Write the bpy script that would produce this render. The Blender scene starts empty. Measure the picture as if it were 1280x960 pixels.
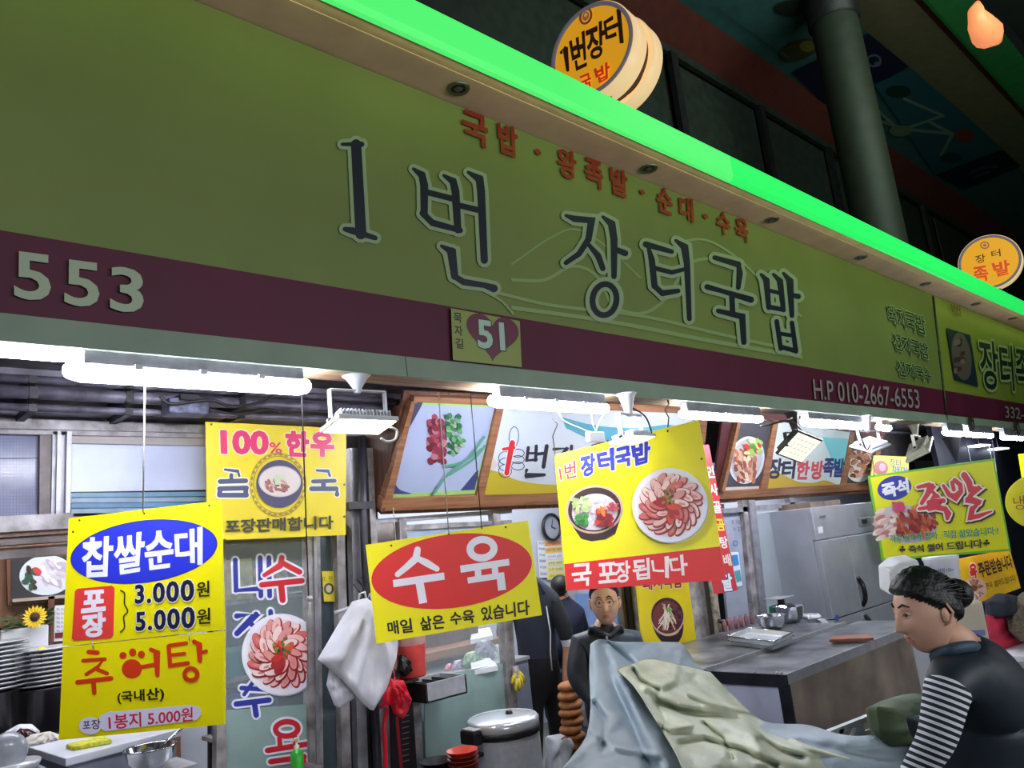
import bpy, bmesh, math, random
from mathutils import Vector, Matrix
random.seed(7)
D_ = bpy.data
COL = bpy.context.scene.collection
# ---------------------------------------------------------------- camera, world, exposure, large lights
FPX = 966.0
CAM = Vector((0.0, -2.6, 1.65))
RX = Vector((0.72951661, 0.06484592, 0.68088217))      # world X in camera (right, down, forward)
RY = Vector((-0.67602988, 0.21954437, 0.70340875))
RZ = Vector((-0.10387066, -0.97344506, 0.20399905))
sc = bpy.context.scene
cd = D_.cameras.new('camera'); cd.sensor_width = 36; cd.lens = FPX/1280*36
cd.clip_start = 0.02; cd.clip_end = 200
cam = D_.objects.new('camera', cd); COL.objects.link(cam)
mw = Matrix(((RX[0], -RX[1], -RX[2], CAM[0]), (RY[0], -RY[1], -RY[2], CAM[1]), (RZ[0], -RZ[1], -RZ[2], CAM[2]), (0, 0, 0, 1)))
cam.matrix_world = mw
sc.camera = cam
sc.view_settings.view_transform = 'Standard'; sc.view_settings.look = 'None'
sc.view_settings.exposure = 0.0; sc.view_settings.gamma = 1.0; sc.view_settings.use_curve_mapping = False
w = D_.worlds.new('night'); sc.world = w; w.use_nodes = True
w.node_tree.nodes['Background'].inputs[0].default_value = (0.35, 0.5, 0.45, 1)
w.node_tree.nodes['Background'].inputs[1].default_value = 0.012

def area(name, loc, target, sx, sy, power, col):
    l = D_.lights.new(name, 'AREA'); l.shape = 'RECTANGLE'; l.size = sx; l.size_y = sy; l.energy = power; l.color = col
    o = D_.objects.new(name, l); COL.objects.link(o); o.location = loc
    o.rotation_euler = (Vector(target)-Vector(loc)).to_track_quat('-Z', 'Y').to_euler()
    return o
# stalls across the lane: a long row of cool white lamps under their own canopy, seen by nobody
area('lane_lamps', (3.0, -5.2, 2.3), (3.0, 0, 1.9), 10, 0.5, 160, (0.93, 0.96, 1.0))
area('arcade_fill', (6.5, -3.0, 6.2), (9, 1.0, 6.5), 4, 1.5, 115, (0.75, 1.0, 0.8))  # unseen fill light, added to brighten the vault and column
# added thin light imitating the light box's green spill onto the signboard tops
area('green_spill_fill', (6.0, -0.385, 3.715), (6.0, -0.12, 3.45), 15, 0.02, 4.5, (0.7, 1.0, 0.14))
# ceiling lamps inside the two shops
area('shop_ceiling_lamp', (4.3, 2.1, 2.52), (4.3, 2.1, 0), 2.4, 1.0, 80, (0.9, 0.95, 1.0))
area('shop_ceiling_lamp', (1.4, 2.1, 2.52), (1.4, 2.1, 0), 1.6, 0.8, 40, (0.95, 0.96, 1.0))
area('shop_ceiling_lamp', (8.6, 2.0, 2.52), (8.6, 2.0, 0), 3.0, 1.0, 95, (0.9, 0.95, 1.0))

# ---------------------------------------------------------------- helpers
def ray(px, py):
    c = Vector((px-640.0, py-480.0, FPX))
    return Vector((RX.dot(c), RY.dot(c), RZ.dot(c)))
class Plane:
    def __init__(s, p, n):
        s.p = Vector(p); s.n = Vector(n).normalized()
        if s.n.dot(CAM-s.p) < 0: s.n = -s.n
    def at(s, px, py, off=0.0):
        d = ray(px, py); t = (s.p-CAM).dot(s.n)/d.dot(s.n)
        return CAM+d*t+s.n*off
def PY(y): return Plane((0, y, 0), (0, -1, 0))
def PZ(z): return Plane((0, 0, z), (0, 0, 1))
def PX(x): return Plane((x, 0, 0), (1, 0, 0))
def yaw_plane(px, py, y, yaw, pitch=0):
    a, b = math.radians(yaw), math.radians(pitch)
    return Plane(PY(y).at(px, py), (math.sin(a)*math.cos(b), -math.cos(a)*math.cos(b), math.sin(b)))
def lin(c):
    return tuple(((x/255)/12.92 if x/255 <= 0.04045 else ((x/255+0.055)/1.055)**2.4) for x in c[:3])
_mats = {}
def mat(name, col, rough=0.5, metal=0.0, var=0.12, scale=8, bump=0.0, bscale=60, emit=None, strength=1.0, trans=0.0, alpha=1.0, dirt=None):
    if name in _mats: return _mats[name]
    m = D_.materials.new(name); m.use_nodes = True; _mats[name] = m
    nt = m.node_tree; N = nt.nodes; L = nt.links; b = N['Principled BSDF']
    b.inputs['Roughness'].default_value = rough; b.inputs['Metallic'].default_value = metal
    c = lin(col)
    tc = N.new('ShaderNodeTexCoord')
    if var > 0:
        nz = N.new('ShaderNodeTexNoise'); nz.inputs['Scale'].default_value = scale; nz.inputs['Detail'].default_value = 6
        L.new(tc.outputs['Object'], nz.inputs['Vector'])
        rp = N.new('ShaderNodeValToRGB'); L.new(nz.outputs['Fac'], rp.inputs[0])
        rp.color_ramp.elements[0].position = 0.3; rp.color_ramp.elements[1].position = 0.7
        d = lin(dirt) if dirt else tuple(x*(1-var*1.6) for x in c)
        rp.color_ramp.elements[0].color = (*d, 1); rp.color_ramp.elements[1].color = (*[min(1, x*(1+var*0.6)) for x in c], 1)
        L.new(rp.outputs[0], b.inputs['Base Color'])
    else: b.inputs['Base Color'].default_value = (*c, 1)
    if bump > 0:
        n2 = N.new('ShaderNodeTexNoise'); n2.inputs['Scale'].default_value = bscale; n2.inputs['Detail'].default_value = 4
        L.new(tc.outputs['Object'], n2.inputs['Vector'])
        bp = N.new('ShaderNodeBump'); bp.inputs['Strength'].default_value = bump; bp.inputs['Distance'].default_value = 0.01
        L.new(n2.outputs['Fac'], bp.inputs['Height']); L.new(bp.outputs[0], b.inputs['Normal'])
    if emit:
        b.inputs['Emission Color'].default_value = (*lin(emit), 1); b.inputs['Emission Strength'].default_value = strength
    if trans: b.inputs['Transmission Weight'].default_value = trans
    if alpha < 1: b.inputs['Alpha'].default_value = alpha
    return m
def wood(name, c1, c2, rough=0.45, axis=0, sc_=14):
    if name in _mats: return _mats[name]
    m = mat(name, c1, rough, var=0)
    nt = m.node_tree; N = nt.nodes; L = nt.links; b = N['Principled BSDF']
    tc = N.new('ShaderNodeTexCoord'); mp = N.new('ShaderNodeMapping'); s = [sc_]*3; s[axis] = 0.8; mp.inputs['Scale'].default_value = s
    nz = N.new('ShaderNodeTexNoise'); nz.inputs['Scale'].default_value = 3; nz.inputs['Detail'].default_value = 8; nz.inputs['Distortion'].default_value = 0.6
    rp = N.new('ShaderNodeValToRGB'); rp.color_ramp.elements[0].position = 0.35; rp.color_ramp.elements[1].position = 0.65
    rp.color_ramp.elements[0].color = (*lin(c2), 1); rp.color_ramp.elements[1].color = (*lin(c1), 1)
    L.new(tc.outputs['Object'], mp.inputs[0]); L.new(mp.outputs[0], nz.inputs['Vector']); L.new(nz.outputs['Fac'], rp.inputs[0]); L.new(rp.outputs[0], b.inputs['Base Color'])
    return m
def print_mat(name='print_ink', rough=0.42, emit=0.0):
    if name in _mats: return _mats[name]
    m = D_.materials.new(name); m.use_nodes = True; _mats[name] = m
    nt = m.node_tree; N = nt.nodes; L = nt.links; b = N['Principled BSDF']; b.inputs['Roughness'].default_value = rough
    a = N.new('ShaderNodeAttribute'); a.attribute_name = 'ink'
    L.new(a.outputs['Color'], b.inputs['Base Color'])
    if emit:
        L.new(a.outputs['Color'], b.inputs['Emission Color']); b.inputs['Emission Strength'].default_value = emit
    return m

class MB:
    """collects shapes, then links them as one mesh object"""
    def __init__(s): s.v = []; s.f = []; s.fm = []; s.mats = []; s.sm = []
    def _m(s, m):
        if m not in s.mats: s.mats.append(m)
        return s.mats.index(m)
    def raw(s, vs, fs, m, smooth=False):
        n = len(s.v); s.v += [Vector(x) for x in vs]; i = s._m(m)
        for f in fs: s.f.append([n+k for k in f]); s.fm.append(i); s.sm.append(smooth)
        return s
    def box(s, a, b, m):
        x0, y0, z0 = [min(p, q) for p, q in zip(a, b)]; x1, y1, z1 = [max(p, q) for p, q in zip(a, b)]
        return s.raw([(x0,y0,z0),(x1,y0,z0),(x1,y1,z0),(x0,y1,z0),(x0,y0,z1),(x1,y0,z1),(x1,y1,z1),(x0,y1,z1)],
              [(0,3,2,1),(4,5,6,7),(0,1,5,4),(1,2,6,5),(2,3,7,6),(3,0,4,7)], m)
    def hexa(s, P, m):   # P: 4 front + 4 back
        return s.raw(P, [(0,1,2,3),(7,6,5,4),(0,4,5,1),(1,5,6,2),(2,6,7,3),(3,7,4,0)], m)
    def slab(s, pts, n, th, m):   # polygon with thickness along n
        k = len(pts); n = Vector(n)*th; P = [Vector(p) for p in pts]
        return s.raw(P+[p+n for p in P], [list(range(k)), list(range(2*k-1, k-1, -1))]+[(i, i+k, (i+1) % k+k, (i+1) % k) for i in range(k)], m)
    def ring(s, c, ax, r, n, ux=None):
        ax = Vector(ax).normalized(); u = ux or ax.orthogonal().normalized(); w_ = ax.cross(u)
        return [Vector(c)+(u*math.cos(2*math.pi*i/n)+w_*math.sin(2*math.pi*i/n))*r for i in range(n)]
    def tube(s, pts, r, m, n=8, cap=True, smooth=True):
        pts = [Vector(p) for p in pts]; R = r if isinstance(r, (list, tuple)) else [r]*len(pts)
        V = []; u = None
        for i, p in enumerate(pts):
            a = (pts[min(i+1, len(pts)-1)]-pts[max(i-1, 0)]).normalized()
            if u is None: u = a.orthogonal().normalized()
            else:
                u = (u-a*u.dot(a)); u = u.normalized() if u.length > 1e-6 else a.orthogonal().normalized()
            V += s.ring(p, a, R[i], n, u)
        F = [(i*n+j, i*n+(j+1) % n, (i+1)*n+(j+1) % n, (i+1)*n+j) for i in range(len(pts)-1) for j in range(n)]
        s.raw(V, F, m, smooth)
        if cap:
            k = len(s.v)-len(V); i = s._m(m)
            for f in (list(range(k+n-1, k-1, -1)), list(range(len(s.v)-n, len(s.v)))): s.f.append(f); s.fm.append(i); s.sm.append(False)
        return s
    def lathe(s, c, prof, m, n=28, axis=(0, 0, 1), smooth=True):   # prof: (r, h)
        c = Vector(c); a = Vector(axis).normalized(); u = a.orthogonal().normalized() if abs(a.z) < 0.99 else Vector((1, 0, 0)); w_ = a.cross(u)
        V = []
        for r, h in prof:
            for i in range(n):
                t = 2*math.pi*i/n; V.append(c+a*h+(u*math.cos(t)+w_*math.sin(t))*max(r, 1e-5))
        F = [(i*n+j, i*n+(j+1) % n, (i+1)*n+(j+1) % n, (i+1)*n+j) for i in range(len(prof)-1) for j in range(n)]
        return s.raw(V, F, m, smooth)
    def ball(s, c, r, m, n=14, k=9, smooth=True):
        r = r if isinstance(r, (tuple, list)) else (r, r, r); V = []
        for i in range(k+1):
            ph = math.pi*i/k
            for j in range(n):
                t = 2*math.pi*j/n; V.append(Vector(c)+Vector((math.sin(ph)*math.cos(t)*r[0], math.sin(ph)*math.sin(t)*r[1], math.cos(ph)*r[2])))
        return s.raw(V, [(i*n+j, (i+1)*n+j, (i+1)*n+(j+1) % n, i*n+(j+1) % n) for i in range(k) for j in range(n)], m, smooth)
    def extrude_x(s, prof, x0, x1, m, closed=True):   # prof: list of (y, z)
        k = len(prof); V = [(x0, y, z) for y, z in prof]+[(x1, y, z) for y, z in prof]
        F = [(i, (i+1) % k, (i+1) % k+k, i+k) for i in range(k if closed else k-1)]
        if closed: F += [list(range(k-1, -1, -1)), list(range(k, 2*k))]
        return s.raw(V, F, m)
    def build(s, name, parent=None, bevel=0.0, recalc=True, origin=None):
        me = D_.meshes.new(name); o = D_.objects.new(name, me)
        org = Vector(origin) if origin is not None else Vector((0, 0, 0))
        if origin is None and parent is None and s.v:
            lo = Vector([min(v[i] for v in s.v) for i in range(3)]); hi = Vector([max(v[i] for v in s.v) for i in range(3)])
            org = Vector(((lo.x+hi.x)/2, (lo.y+hi.y)/2, lo.z))
        if parent is not None: org = WORLD(parent)
        me.from_pydata([v-org for v in s.v], [], s.f)
        for m in s.mats: me.materials.append(m)
        me.polygons.foreach_set('material_index', s.fm); me.polygons.foreach_set('use_smooth', s.sm)
        if recalc:
            bm = bmesh.new(); bm.from_mesh(me); bmesh.ops.recalc_face_normals(bm, faces=bm.faces); bm.to_mesh(me); bm.free()
        COL.objects.link(o); 
        if parent is None: o.location = org
        else: o.parent = parent
        o['_w'] = list(org)
        if bevel:
            b = o.modifiers.new('bevel', 'BEVEL'); b.width = bevel; b.segments = 2; b.limit_method = 'ANGLE'
        return o
def WORLD(o):   # origin of a thing or part; children are linked without their own offset
    return Vector(o['_w']) if '_w' in o.keys() else Vector(o.location)
def tag(o, label=None, cat=None, group=None, kind=None):
    if label: o['label'] = label
    if cat: o['category'] = cat
    if group: o['group'] = group
    if kind: o['kind'] = kind
    return o
def thing(name, loc, label, cat, group=None):
    o = D_.objects.new(name, None); COL.objects.link(o); o.location = Vector(loc); o['_w'] = list(loc); o.empty_display_size = 0.05
    return tag(o, label, cat, group)
def clone(root, delta, label=None, group=None, deep=True):
    r = root.copy(); COL.objects.link(r); r.location = Vector(root.location)+Vector(delta)
    if label: r['label'] = label
    if group: r['group'] = group
    if deep:
        for ch in list(root.children):
            c = ch.copy(); COL.objects.link(c); c.parent = r
            for g in list(ch.children):
                d = g.copy(); COL.objects.link(d); d.parent = c
    return r

ORD = ('topmost', 'second from the top', 'third from the top', 'fourth from the top', 'fifth from the top', 'sixth from the top', 'seventh from the top', 'eighth from the top', 'ninth from the top', 'tenth from the top', 'eleventh from the top')
# ---------------------------------------------------------------- flat print on a plane, laid out at its real place
def homog(q):
    # unit square (0,0)=BL (1,0)=BR (1,1)=TR (0,1)=TL  -> quad given TL,TR,BR,BL
    TL, TR, BR, BL = [Vector(p) for p in q]
    x0, y0 = BL; x1, y1 = BR; x2, y2 = TR; x3, y3 = TL
    dx1, dx2, dx3 = x1-x2, x3-x2, x0-x1+x2-x3; dy1, dy2, dy3 = y1-y2, y3-y2, y0-y1+y2-y3
    if abs(dx3) < 1e-9 and abs(dy3) < 1e-9: g = h = 0
    else:
        dt = dx1*dy2-dx2*dy1; g = (dx3*dy2-dx2*dy3)/dt; h = (dx1*dy3-dx3*dy1)/dt
    a, b, c = x1-x0+g*x1, x3-x0+h*x3, x0; d, e, f = y1-y0+g*y1, y3-y0+h*y3, y0
    return lambda u, v: ((a*u+b*v+c)/(g*u+h*v+1), (d*u+e*v+f)/(g*u+h*v+1))
_glyph = {}
def glyphs(s, off, spacing=1.0):
    k = (s, off, spacing)
    if k in _glyph: return _glyph[k]
    c = D_.curves.new('t', 'FONT'); c.body = s; c.size = 1; c.offset = off; c.resolution_u = 3; c.space_character = spacing
    o = D_.objects.new('t', c); COL.objects.link(o)
    me = D_.meshes.new_from_object(o.evaluated_get(bpy.context.evaluated_depsgraph_get()))
    V = [(v.co.x, v.co.y) for v in me.vertices]; F = [list(p.vertices) for p in me.polygons]
    D_.objects.remove(o); D_.curves.remove(c); D_.meshes.remove(me)
    _glyph[k] = (V, F); return V, F
class Print:
    def __init__(s, plane, base=0.0004, step=0.00012):
        s.pl = plane; s.off = base; s.step = step; s.v = []; s.f = []; s.c = []; s.cut = []
    def _add(s, pts, faces, col, per=0):
        s.off += s.step; n = len(s.v)
        s.v += [s.pl.at(x, y, s.off+(i//per*7e-6 if per else 0)) for i, (x, y) in enumerate(pts)]; s.f += [[n+k for k in f] for f in faces]
        cc = (*lin(col), 1.0); s.c += [cc]*len(pts)
    def poly(s, pts, col): s._add(pts, [list(range(len(pts)))], col); return s
    def ell(s, cx, cy, rx, ry, col, rot=0, n=36, a0=0, a1=360):
        r = math.radians(rot); P = []
        for i in range(n):
            t = math.radians(a0+(a1-a0)*i/(n if a1-a0 == 360 else n-1)); x, y = rx*math.cos(t), ry*math.sin(t)
            P.append((cx+x*math.cos(r)-y*math.sin(r), cy+x*math.sin(r)+y*math.cos(r)))
        return s.poly(P, col)
    def stroke(s, pts, w, col):
        """polyline with round joins; w: width or list of widths"""
        n = len(pts); W = w if isinstance(w, (list, tuple)) else [w]*n
        P = [Vector(p) for p in pts]; Lf, Rt = [], []
        for i in range(n):
            d = (P[min(i+1, n-1)]-P[max(i-1, 0)]); d = d.normalized() if d.length > 0 else Vector((1, 0)); nn = Vector((-d.y, d.x))
            if 0 < i < n-1:
                d0 = (P[i]-P[i-1]).normalized(); k = 1/max(0.55, abs(nn.dot(Vector((-d0.y, d0.x)))))
            else: k = 1
            Lf.append(P[i]+nn*W[i]/2*k); Rt.append(P[i]-nn*W[i]/2*k)
        for i in range(n-1): s.off -= s.step*0.9; s.poly([tuple(Lf[i]), tuple(Lf[i+1]), tuple(Rt[i+1]), tuple(Rt[i])], col)
        for i in range(n): s.off -= s.step*0.95; s.ell(P[i].x, P[i].y, W[i]/2, W[i]/2, col, n=10)
        s.off += s.step*0.3
        return s
    def strokes(s, lst, col, out=None, ow=4):
        if out:
            for pts, w in lst: s.stroke(pts, [x+ow for x in w] if isinstance(w, (list, tuple)) else w+ow, out)
            s.off += s.step
        for pts, w in lst: s.stroke(pts, w, col)
        return s
    def loop(s, cx, cy, rx, ry, w, col, rot=0, n=28):
        r = math.radians(rot); A, B = [], []
        for i in range(n):
            t = 2*math.pi*i/n
            for L_, k in ((A, w/2), (B, -w/2)):
                x, y = (rx+k)*math.cos(t), (ry+k)*math.sin(t); L_.append((cx+x*math.cos(r)-y*math.sin(r), cy+x*math.sin(r)+y*math.cos(r)))
        s._add(A+B, [(i, (i+1) % n, (i+1) % n+n, i+n) for i in range(n)], col); return s
    def text(s, t, q, col, bold=0.0, out=None, ow=0.06, sp=1.0, shadow=None):
        """q: TL,TR,BR,BL of the line's ink box"""
        s.cut.append((len(s.v), len(s.f)))
        V0, _ = glyphs(t, 0.0, sp); xs = [v[0] for v in V0]; ys = [v[1] for v in V0]
        x0, x1, y0, y1 = min(xs), max(xs), min(ys), max(ys); H = homog(q)
        asp = (x1-x0)/(y1-y0)
        def put(off, c, dx=0, dy=0):
            o = min(off, .018); V, F = glyphs(t, o, sp); P = []; G = []; r = off-o
            n = 0 if r < .004 else (6 if len(t) > 4 else 10)
            for k in [None]+list(range(n)):
                sx, sy = (0, 0) if k is None else (r*math.cos(2*math.pi*k/n), r*math.sin(2*math.pi*k/n)); m0 = len(P)
                for x, y in V:
                    p = H((x+sx-x0)/(x1-x0), (y+sy-y0)/(y1-y0)); P.append((p[0]+dx, p[1]+dy))
                G += [[m0+i for i in f] for f in F]
            s._add(P, G, c, len(V))
        if shadow: put(bold+ow, shadow[0], shadow[1], shadow[2])
        if out: put(bold+ow, out)
        put(bold, col)
        return s
    def flush(s, name, parent=None, m=None, kind=None):
        if name == 'lettering' and len(s.cut) > 1 and parent is not None:     # every word or big character is a part of its own
            V, F, C = s.v, s.f, s.c; cuts = ([(0, 0)] if s.cut[0][0] > 0 else [])+s.cut+[(len(V), len(F))]
            for (v0, f0), (v1, f1) in zip(cuts, cuts[1:]):
                s.v, s.c, s.f = V[v0:v1], C[v0:v1], [[i-v0 for i in f] for f in F[f0:f1]]; s.cut = []; s.flush(name, parent, m, kind)
            return
        me = D_.meshes.new(name)
        org = WORLD(parent) if parent is not None else s.v[0].copy()
        me.from_pydata([v-org for v in s.v], [], s.f)
        a = me.color_attributes.new('ink', 'FLOAT_COLOR', 'POINT')
        a.data.foreach_set('color', [x for c in s.c for x in c])
        me.materials.append(m or print_mat())
        o = D_.objects.new(name, me); COL.objects.link(o); o['_w'] = list(org)
        if parent is not None: o.parent = parent
        else: o.location = org
        if kind: o['kind'] = kind
        s.v, s.f, s.c, s.cut = [], [], [], []
        return o
def quadbox(cx, cy, w_, h, slope=0.0, lean=0.0):
    """ink box centred at cx,cy; slope = dy/dx of its baseline, lean = dx/dy of its stems"""
    ux, uy = w_/2, w_/2*slope; vx, vy = h/2*lean, h/2
    return [(cx-ux-vx, cy-uy-vy), (cx+ux-vx, cy+uy-vy), (cx+ux+vx, cy+uy+vy), (cx-ux+vx, cy-uy+vy)]
def board(name, pl, q, th, m, parent, off=0.0):
    P = [pl.at(x, y, off) for x, y in q]
    return MB().slab(P, -pl.n, th, m).build(name, parent)

def plate_of_meat(pr, cx, cy, rx, ry, rot=0, seed=1, dense=1.0):
    """printed photograph: white plate, rings of pink sliced pork with dark red rims, garnish in the middle"""
    rnd = random.Random(seed)
    pr.ell(cx+1, cy+1.5, rx, ry, (170, 170, 190), rot); pr.ell(cx, cy, rx, ry, (236, 234, 246), rot); pr.ell(cx, cy, rx*.86, ry*.86, (232, 222, 228), rot)
    rr = math.radians(rot)
    for ring, (k, n, sz) in enumerate(((.67, 20, .155), (.49, 13, .16), (.31, 8, .15))):
        for i in range(n):
            t = 2*math.pi*(i+0.5*ring)/n+rnd.uniform(-.06, .06); x, y = rx*k*math.cos(t), ry*k*math.sin(t)
            X, Y = cx+x*math.cos(rr)-y*math.sin(rr), cy+x*math.sin(rr)+y*math.cos(rr)
            a = math.degrees(t)+rot+rnd.uniform(-20, 20)+35; s_ = rx*sz*rnd.uniform(.9, 1.25)
            pr.ell(X, Y, s_*1.35, s_*.72, (150+rnd.randint(-15, 25), 42, 46), a, 14)
            pr.ell(X-s_*.10, Y-s_*.12, s_*1.2, s_*.55, rnd.choice([(238, 190, 188), (244, 214, 210), (226, 150, 146), (214, 110, 104)]), a, 14)
            if rnd.random() < .6: pr.ell(X, Y, s_*.6, s_*.2, (222, 140, 136), a, 8)
    for i in range(9):
        a = rnd.uniform(0, 360); t = math.radians(a); k = rnd.uniform(.1, .3)
        pr.ell(cx+rx*k*math.cos(t), cy+ry*k*math.sin(t)+ry*.05, rx*.2, rx*.09, rnd.choice([(196, 44, 40), (216, 78, 60), (170, 40, 44)]), a, 12)
    for i in range(16):
        a = rnd.uniform(0, 6.28); k = rnd.uniform(0, .22)
        pr.ell(cx+rx*k*math.cos(a)-rx*.02, cy+ry*k*math.sin(a)-ry*.18, rx*.055, rx*.035, rnd.choice([(88, 112, 40), (150, 150, 50), (50, 62, 34), (206, 56, 40)]), a*57, 8)
def soup_bowl(pr, cx, cy, rx, ry, depth, outer, rim, soup, bits, rot=0, seed=3):
    """printed photograph: dark earthen pot seen from above with soup and toppings"""
    rnd = random.Random(seed); rr = math.radians(rot)
    def T(x, y): return (cx+x*math.cos(rr)-y*math.sin(rr), cy+x*math.sin(rr)+y*math.cos(rr))
    P = [T(-rx, 0), T(-rx*.9, depth*.6), T(-rx*.6, depth+ry*.45), T(-rx*.25, depth+ry*.62), T(rx*.25, depth+ry*.62), T(rx*.6, depth+ry*.45), T(rx*.9, depth*.6), T(rx, 0)]
    pr.poly(P, outer); pr.ell(cx, cy, rx, ry, rim, rot); pr.ell(cx, cy, rx*.92, ry*.92, outer, rot)
    sx, sy = T(0, ry*.1); pr.ell(sx, sy, rx*.8, ry*.76, soup, rot)
    for c, ox, oy, sp, n, sz in bits:
        for i in range(n):
            x, y = rx*(ox+rnd.uniform(-sp, sp)), ry*(oy+rnd.uniform(-sp, sp)); X, Y = T(x, y)
            k = rnd.uniform(.75, 1.15); cc = tuple(max(0, min(255, int(v*k))) for v in c)
            pr.ell(X, Y, rx*sz*rnd.uniform(.7, 1.4), rx*sz*rnd.uniform(.35, .7), cc, rnd.uniform(0, 180), 9)
# ---------------------------------------------------------------- shared materials
M_alu = mat('aluminium', (150, 150, 158), 0.42, 0.45, var=.2, scale=14, bump=.15)
M_alud = mat('old_aluminium', (158, 154, 156), 0.5, 0.2, var=.35, scale=10, bump=.2, dirt=(92, 86, 84))
M_beige = mat('soffit_board', (224, 188, 156), 0.6, var=.10, scale=5)
M_trim = mat('grey_green_trim', (146, 164, 148), 0.45, var=.08, scale=4)
M_black = mat('black_plastic', (22, 22, 26), 0.4, var=.1)
M_white = mat('white_plastic', (222, 224, 232), 0.4, var=.05)
M_steel = mat('stainless_steel', (190, 192, 198), 0.3, 0.45, var=.12, scale=20)
M_dark = mat('dark_metal', (40, 38, 42), 0.5, 0.3, var=.3, bump=.2)
M_conc = mat('concrete', (92, 90, 88), 0.85, var=.25, scale=3, bump=.4)
def tube_mat(n, col, s): return mat(n, (255, 255, 255), .5, var=0, emit=col, strength=s)
M_tube = tube_mat("lit_tube", (236, 240, 255), 90.0)
M_led = tube_mat('lit_led_chips', (255, 250, 225), 8.0)
M_cable = mat('black_cable', (24, 22, 26), .5, var=.2)
M_wcable = mat('white_cable', (214, 214, 216), .5, var=.05)
M_string = mat('pale_string', (190, 186, 176), .8, var=.2, scale=200)

# ---------------------------------------------------------------- canopy, fascia, market hall
XL, XR = -1.6, 22.0
ZB = 2.395; ZM = 2.48
SIGN = Plane((0, 0, 2.53), (0, -1, -0.1))
def ysign(z): return -0.1*(z-2.53)
ZT = 3.725; YE = -0.40; ZE = 3.915
fl = MB().box((-6, -8, -0.05), (26, 8, 0), M_conc).build('floor'); tag(fl, kind='structure')
MB().box((XL, 0.16, 2.60), (XR, 1.3, 2.66), mat('canopy_underside', (96, 92, 98), .7, var=.4, dirt=(50, 46, 52))).build('ceiling')['kind'] = 'structure'
# front edge of the canopy: underside board, lip, backing
cb = MB(); cb.box((XL, -0.314, ZT+0.004), (XR, 0.10, ZT+0.03), M_beige); cb.box((XL, YE+0.012, ZT+0.008), (XR, -0.318, ZT+0.034), M_beige)
cb.build('trim_1')['kind'] = 'structure'
MB().box((XL, YE+0.05, ZT+0.03), (XR, 1.6, ZE-0.01), mat('canopy_top', (46, 50, 50), .8, var=.3)).build('roof')['kind'] = 'structure'
# bottom trim of the fascia and the pale strip of boards under it
for x0, x1 in ((XL, 1.902), (1.906, 8.40), (8.43, XR)):
    pass
bt = MB(); bt.extrude_x([(0.0, ZM+0.004), (-0.006, ZB), (0.012, ZB), (0.02, ZM+0.004)], XL, 1.902, M_trim)
bt.extrude_x([(0.0, ZM+0.004), (-0.006, ZB), (0.012, ZB), (0.02, ZM+0.004)], 1.906, XR, M_trim)
bt.build('trim_2')['kind'] = 'structure'
M_pale = wood('bare_timber', (196, 166, 134), (150, 120, 92), .6)
us = MB(); us.box((XL, 0.012, ZB+0.002), (1.15, 0.16, ZB+0.03), mat('pale_underboard', (178, 166, 164), .6, var=.2)); us.box((1.15, 0.012, ZB+0.002), (3.2, 0.16, ZB+0.03), M_pale)
us.box((3.2, 0.012, ZB+0.004), (XR, 0.16, ZB+0.03), mat('weathered_board', (140, 118, 92), .7, var=.4, scale=6)); us.build('trim_3')['kind'] = 'structure'

# lit green edge panels
M_green = mat('lit_green_panel', (60, 200, 90), .35, var=0, emit=(84, 238, 112), strength=.86)
M_green2 = mat('lit_green_panel_far', (40, 200, 80), .35, var=0, emit=(40, 236, 100), strength=.86)
gp = [(YE+0.02, ZT+0.004), (YE-0.004, ZT+0.006), (YE-0.022, ZT+0.03), (YE-0.022, ZE-0.02), (YE-0.004, ZE), (YE+0.05, ZE)]
gb = thing('edge_light_box', (3, YE, ZT), 'glowing green light box running along the canopy edge above the signboards', 'light box')
j1 = PY(YE-.022).at(915, 210).x; j2 = PY(YE-.022).at(1218, 345).x
ends = [XL, j1, j2, XR]
for i in range(3):
    MB().extrude_x(gp, ends[i]+.004, ends[i+1]-.004, (M_green, M_green2, M_green2)[i]).build('light_panel', gb)
MB().box((XL, YE+0.02, ZT+.01), (XR, YE+0.045, ZE-.01), M_dark).build('backing', gb)

# downlights, switched off
M_chrome = mat('dull_chrome', (120, 116, 112), .3, .8, var=.1); M_dlh = mat('dark_socket', (20, 19, 18), .5, var=.1)
dls = [(573, 111), (811, 211), (965, 275), (1076, 322), (1157, 355), (1220, 380), (1266, 398)]
d0 = None
for i, (px, py) in enumerate(dls):
    c = PZ(ZT).at(px, py)
    if i == 0:
        d0 = thing('downlight', c, 'unlit downlight in the soffit directly above the start of the small red title', 'downlight', 'downlights in the soffit'); P0 = c
        MB().lathe(c, [(.030, .002), (.038, -.004), (.050, -.006), (.054, 0), (.054, .004)], M_chrome).build('trim_ring', d0)
        MB().lathe(c, [(.0, -.001), (.036, -.001), (.036, .0)], M_dlh).build('socket', d0)
        MB().lathe(c, [(.0, -.007), (.016, -.007), (.02, -.002)], M_chrome).build('bulb', d0)
    else: clone(d0, c-P0, ['', 'unlit downlight in the soffit above the middle of the red small title', 'unlit downlight in the soffit just right of the red small title', 'unlit downlight in the soffit right above the blank green part of the sign',
               'unlit downlight in the soffit above the joint of the two signboards', 'unlit downlight in the soffit, first one right of the signboard joint', 'unlit downlight in the soffit, last before the photo edge'][i])

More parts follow.
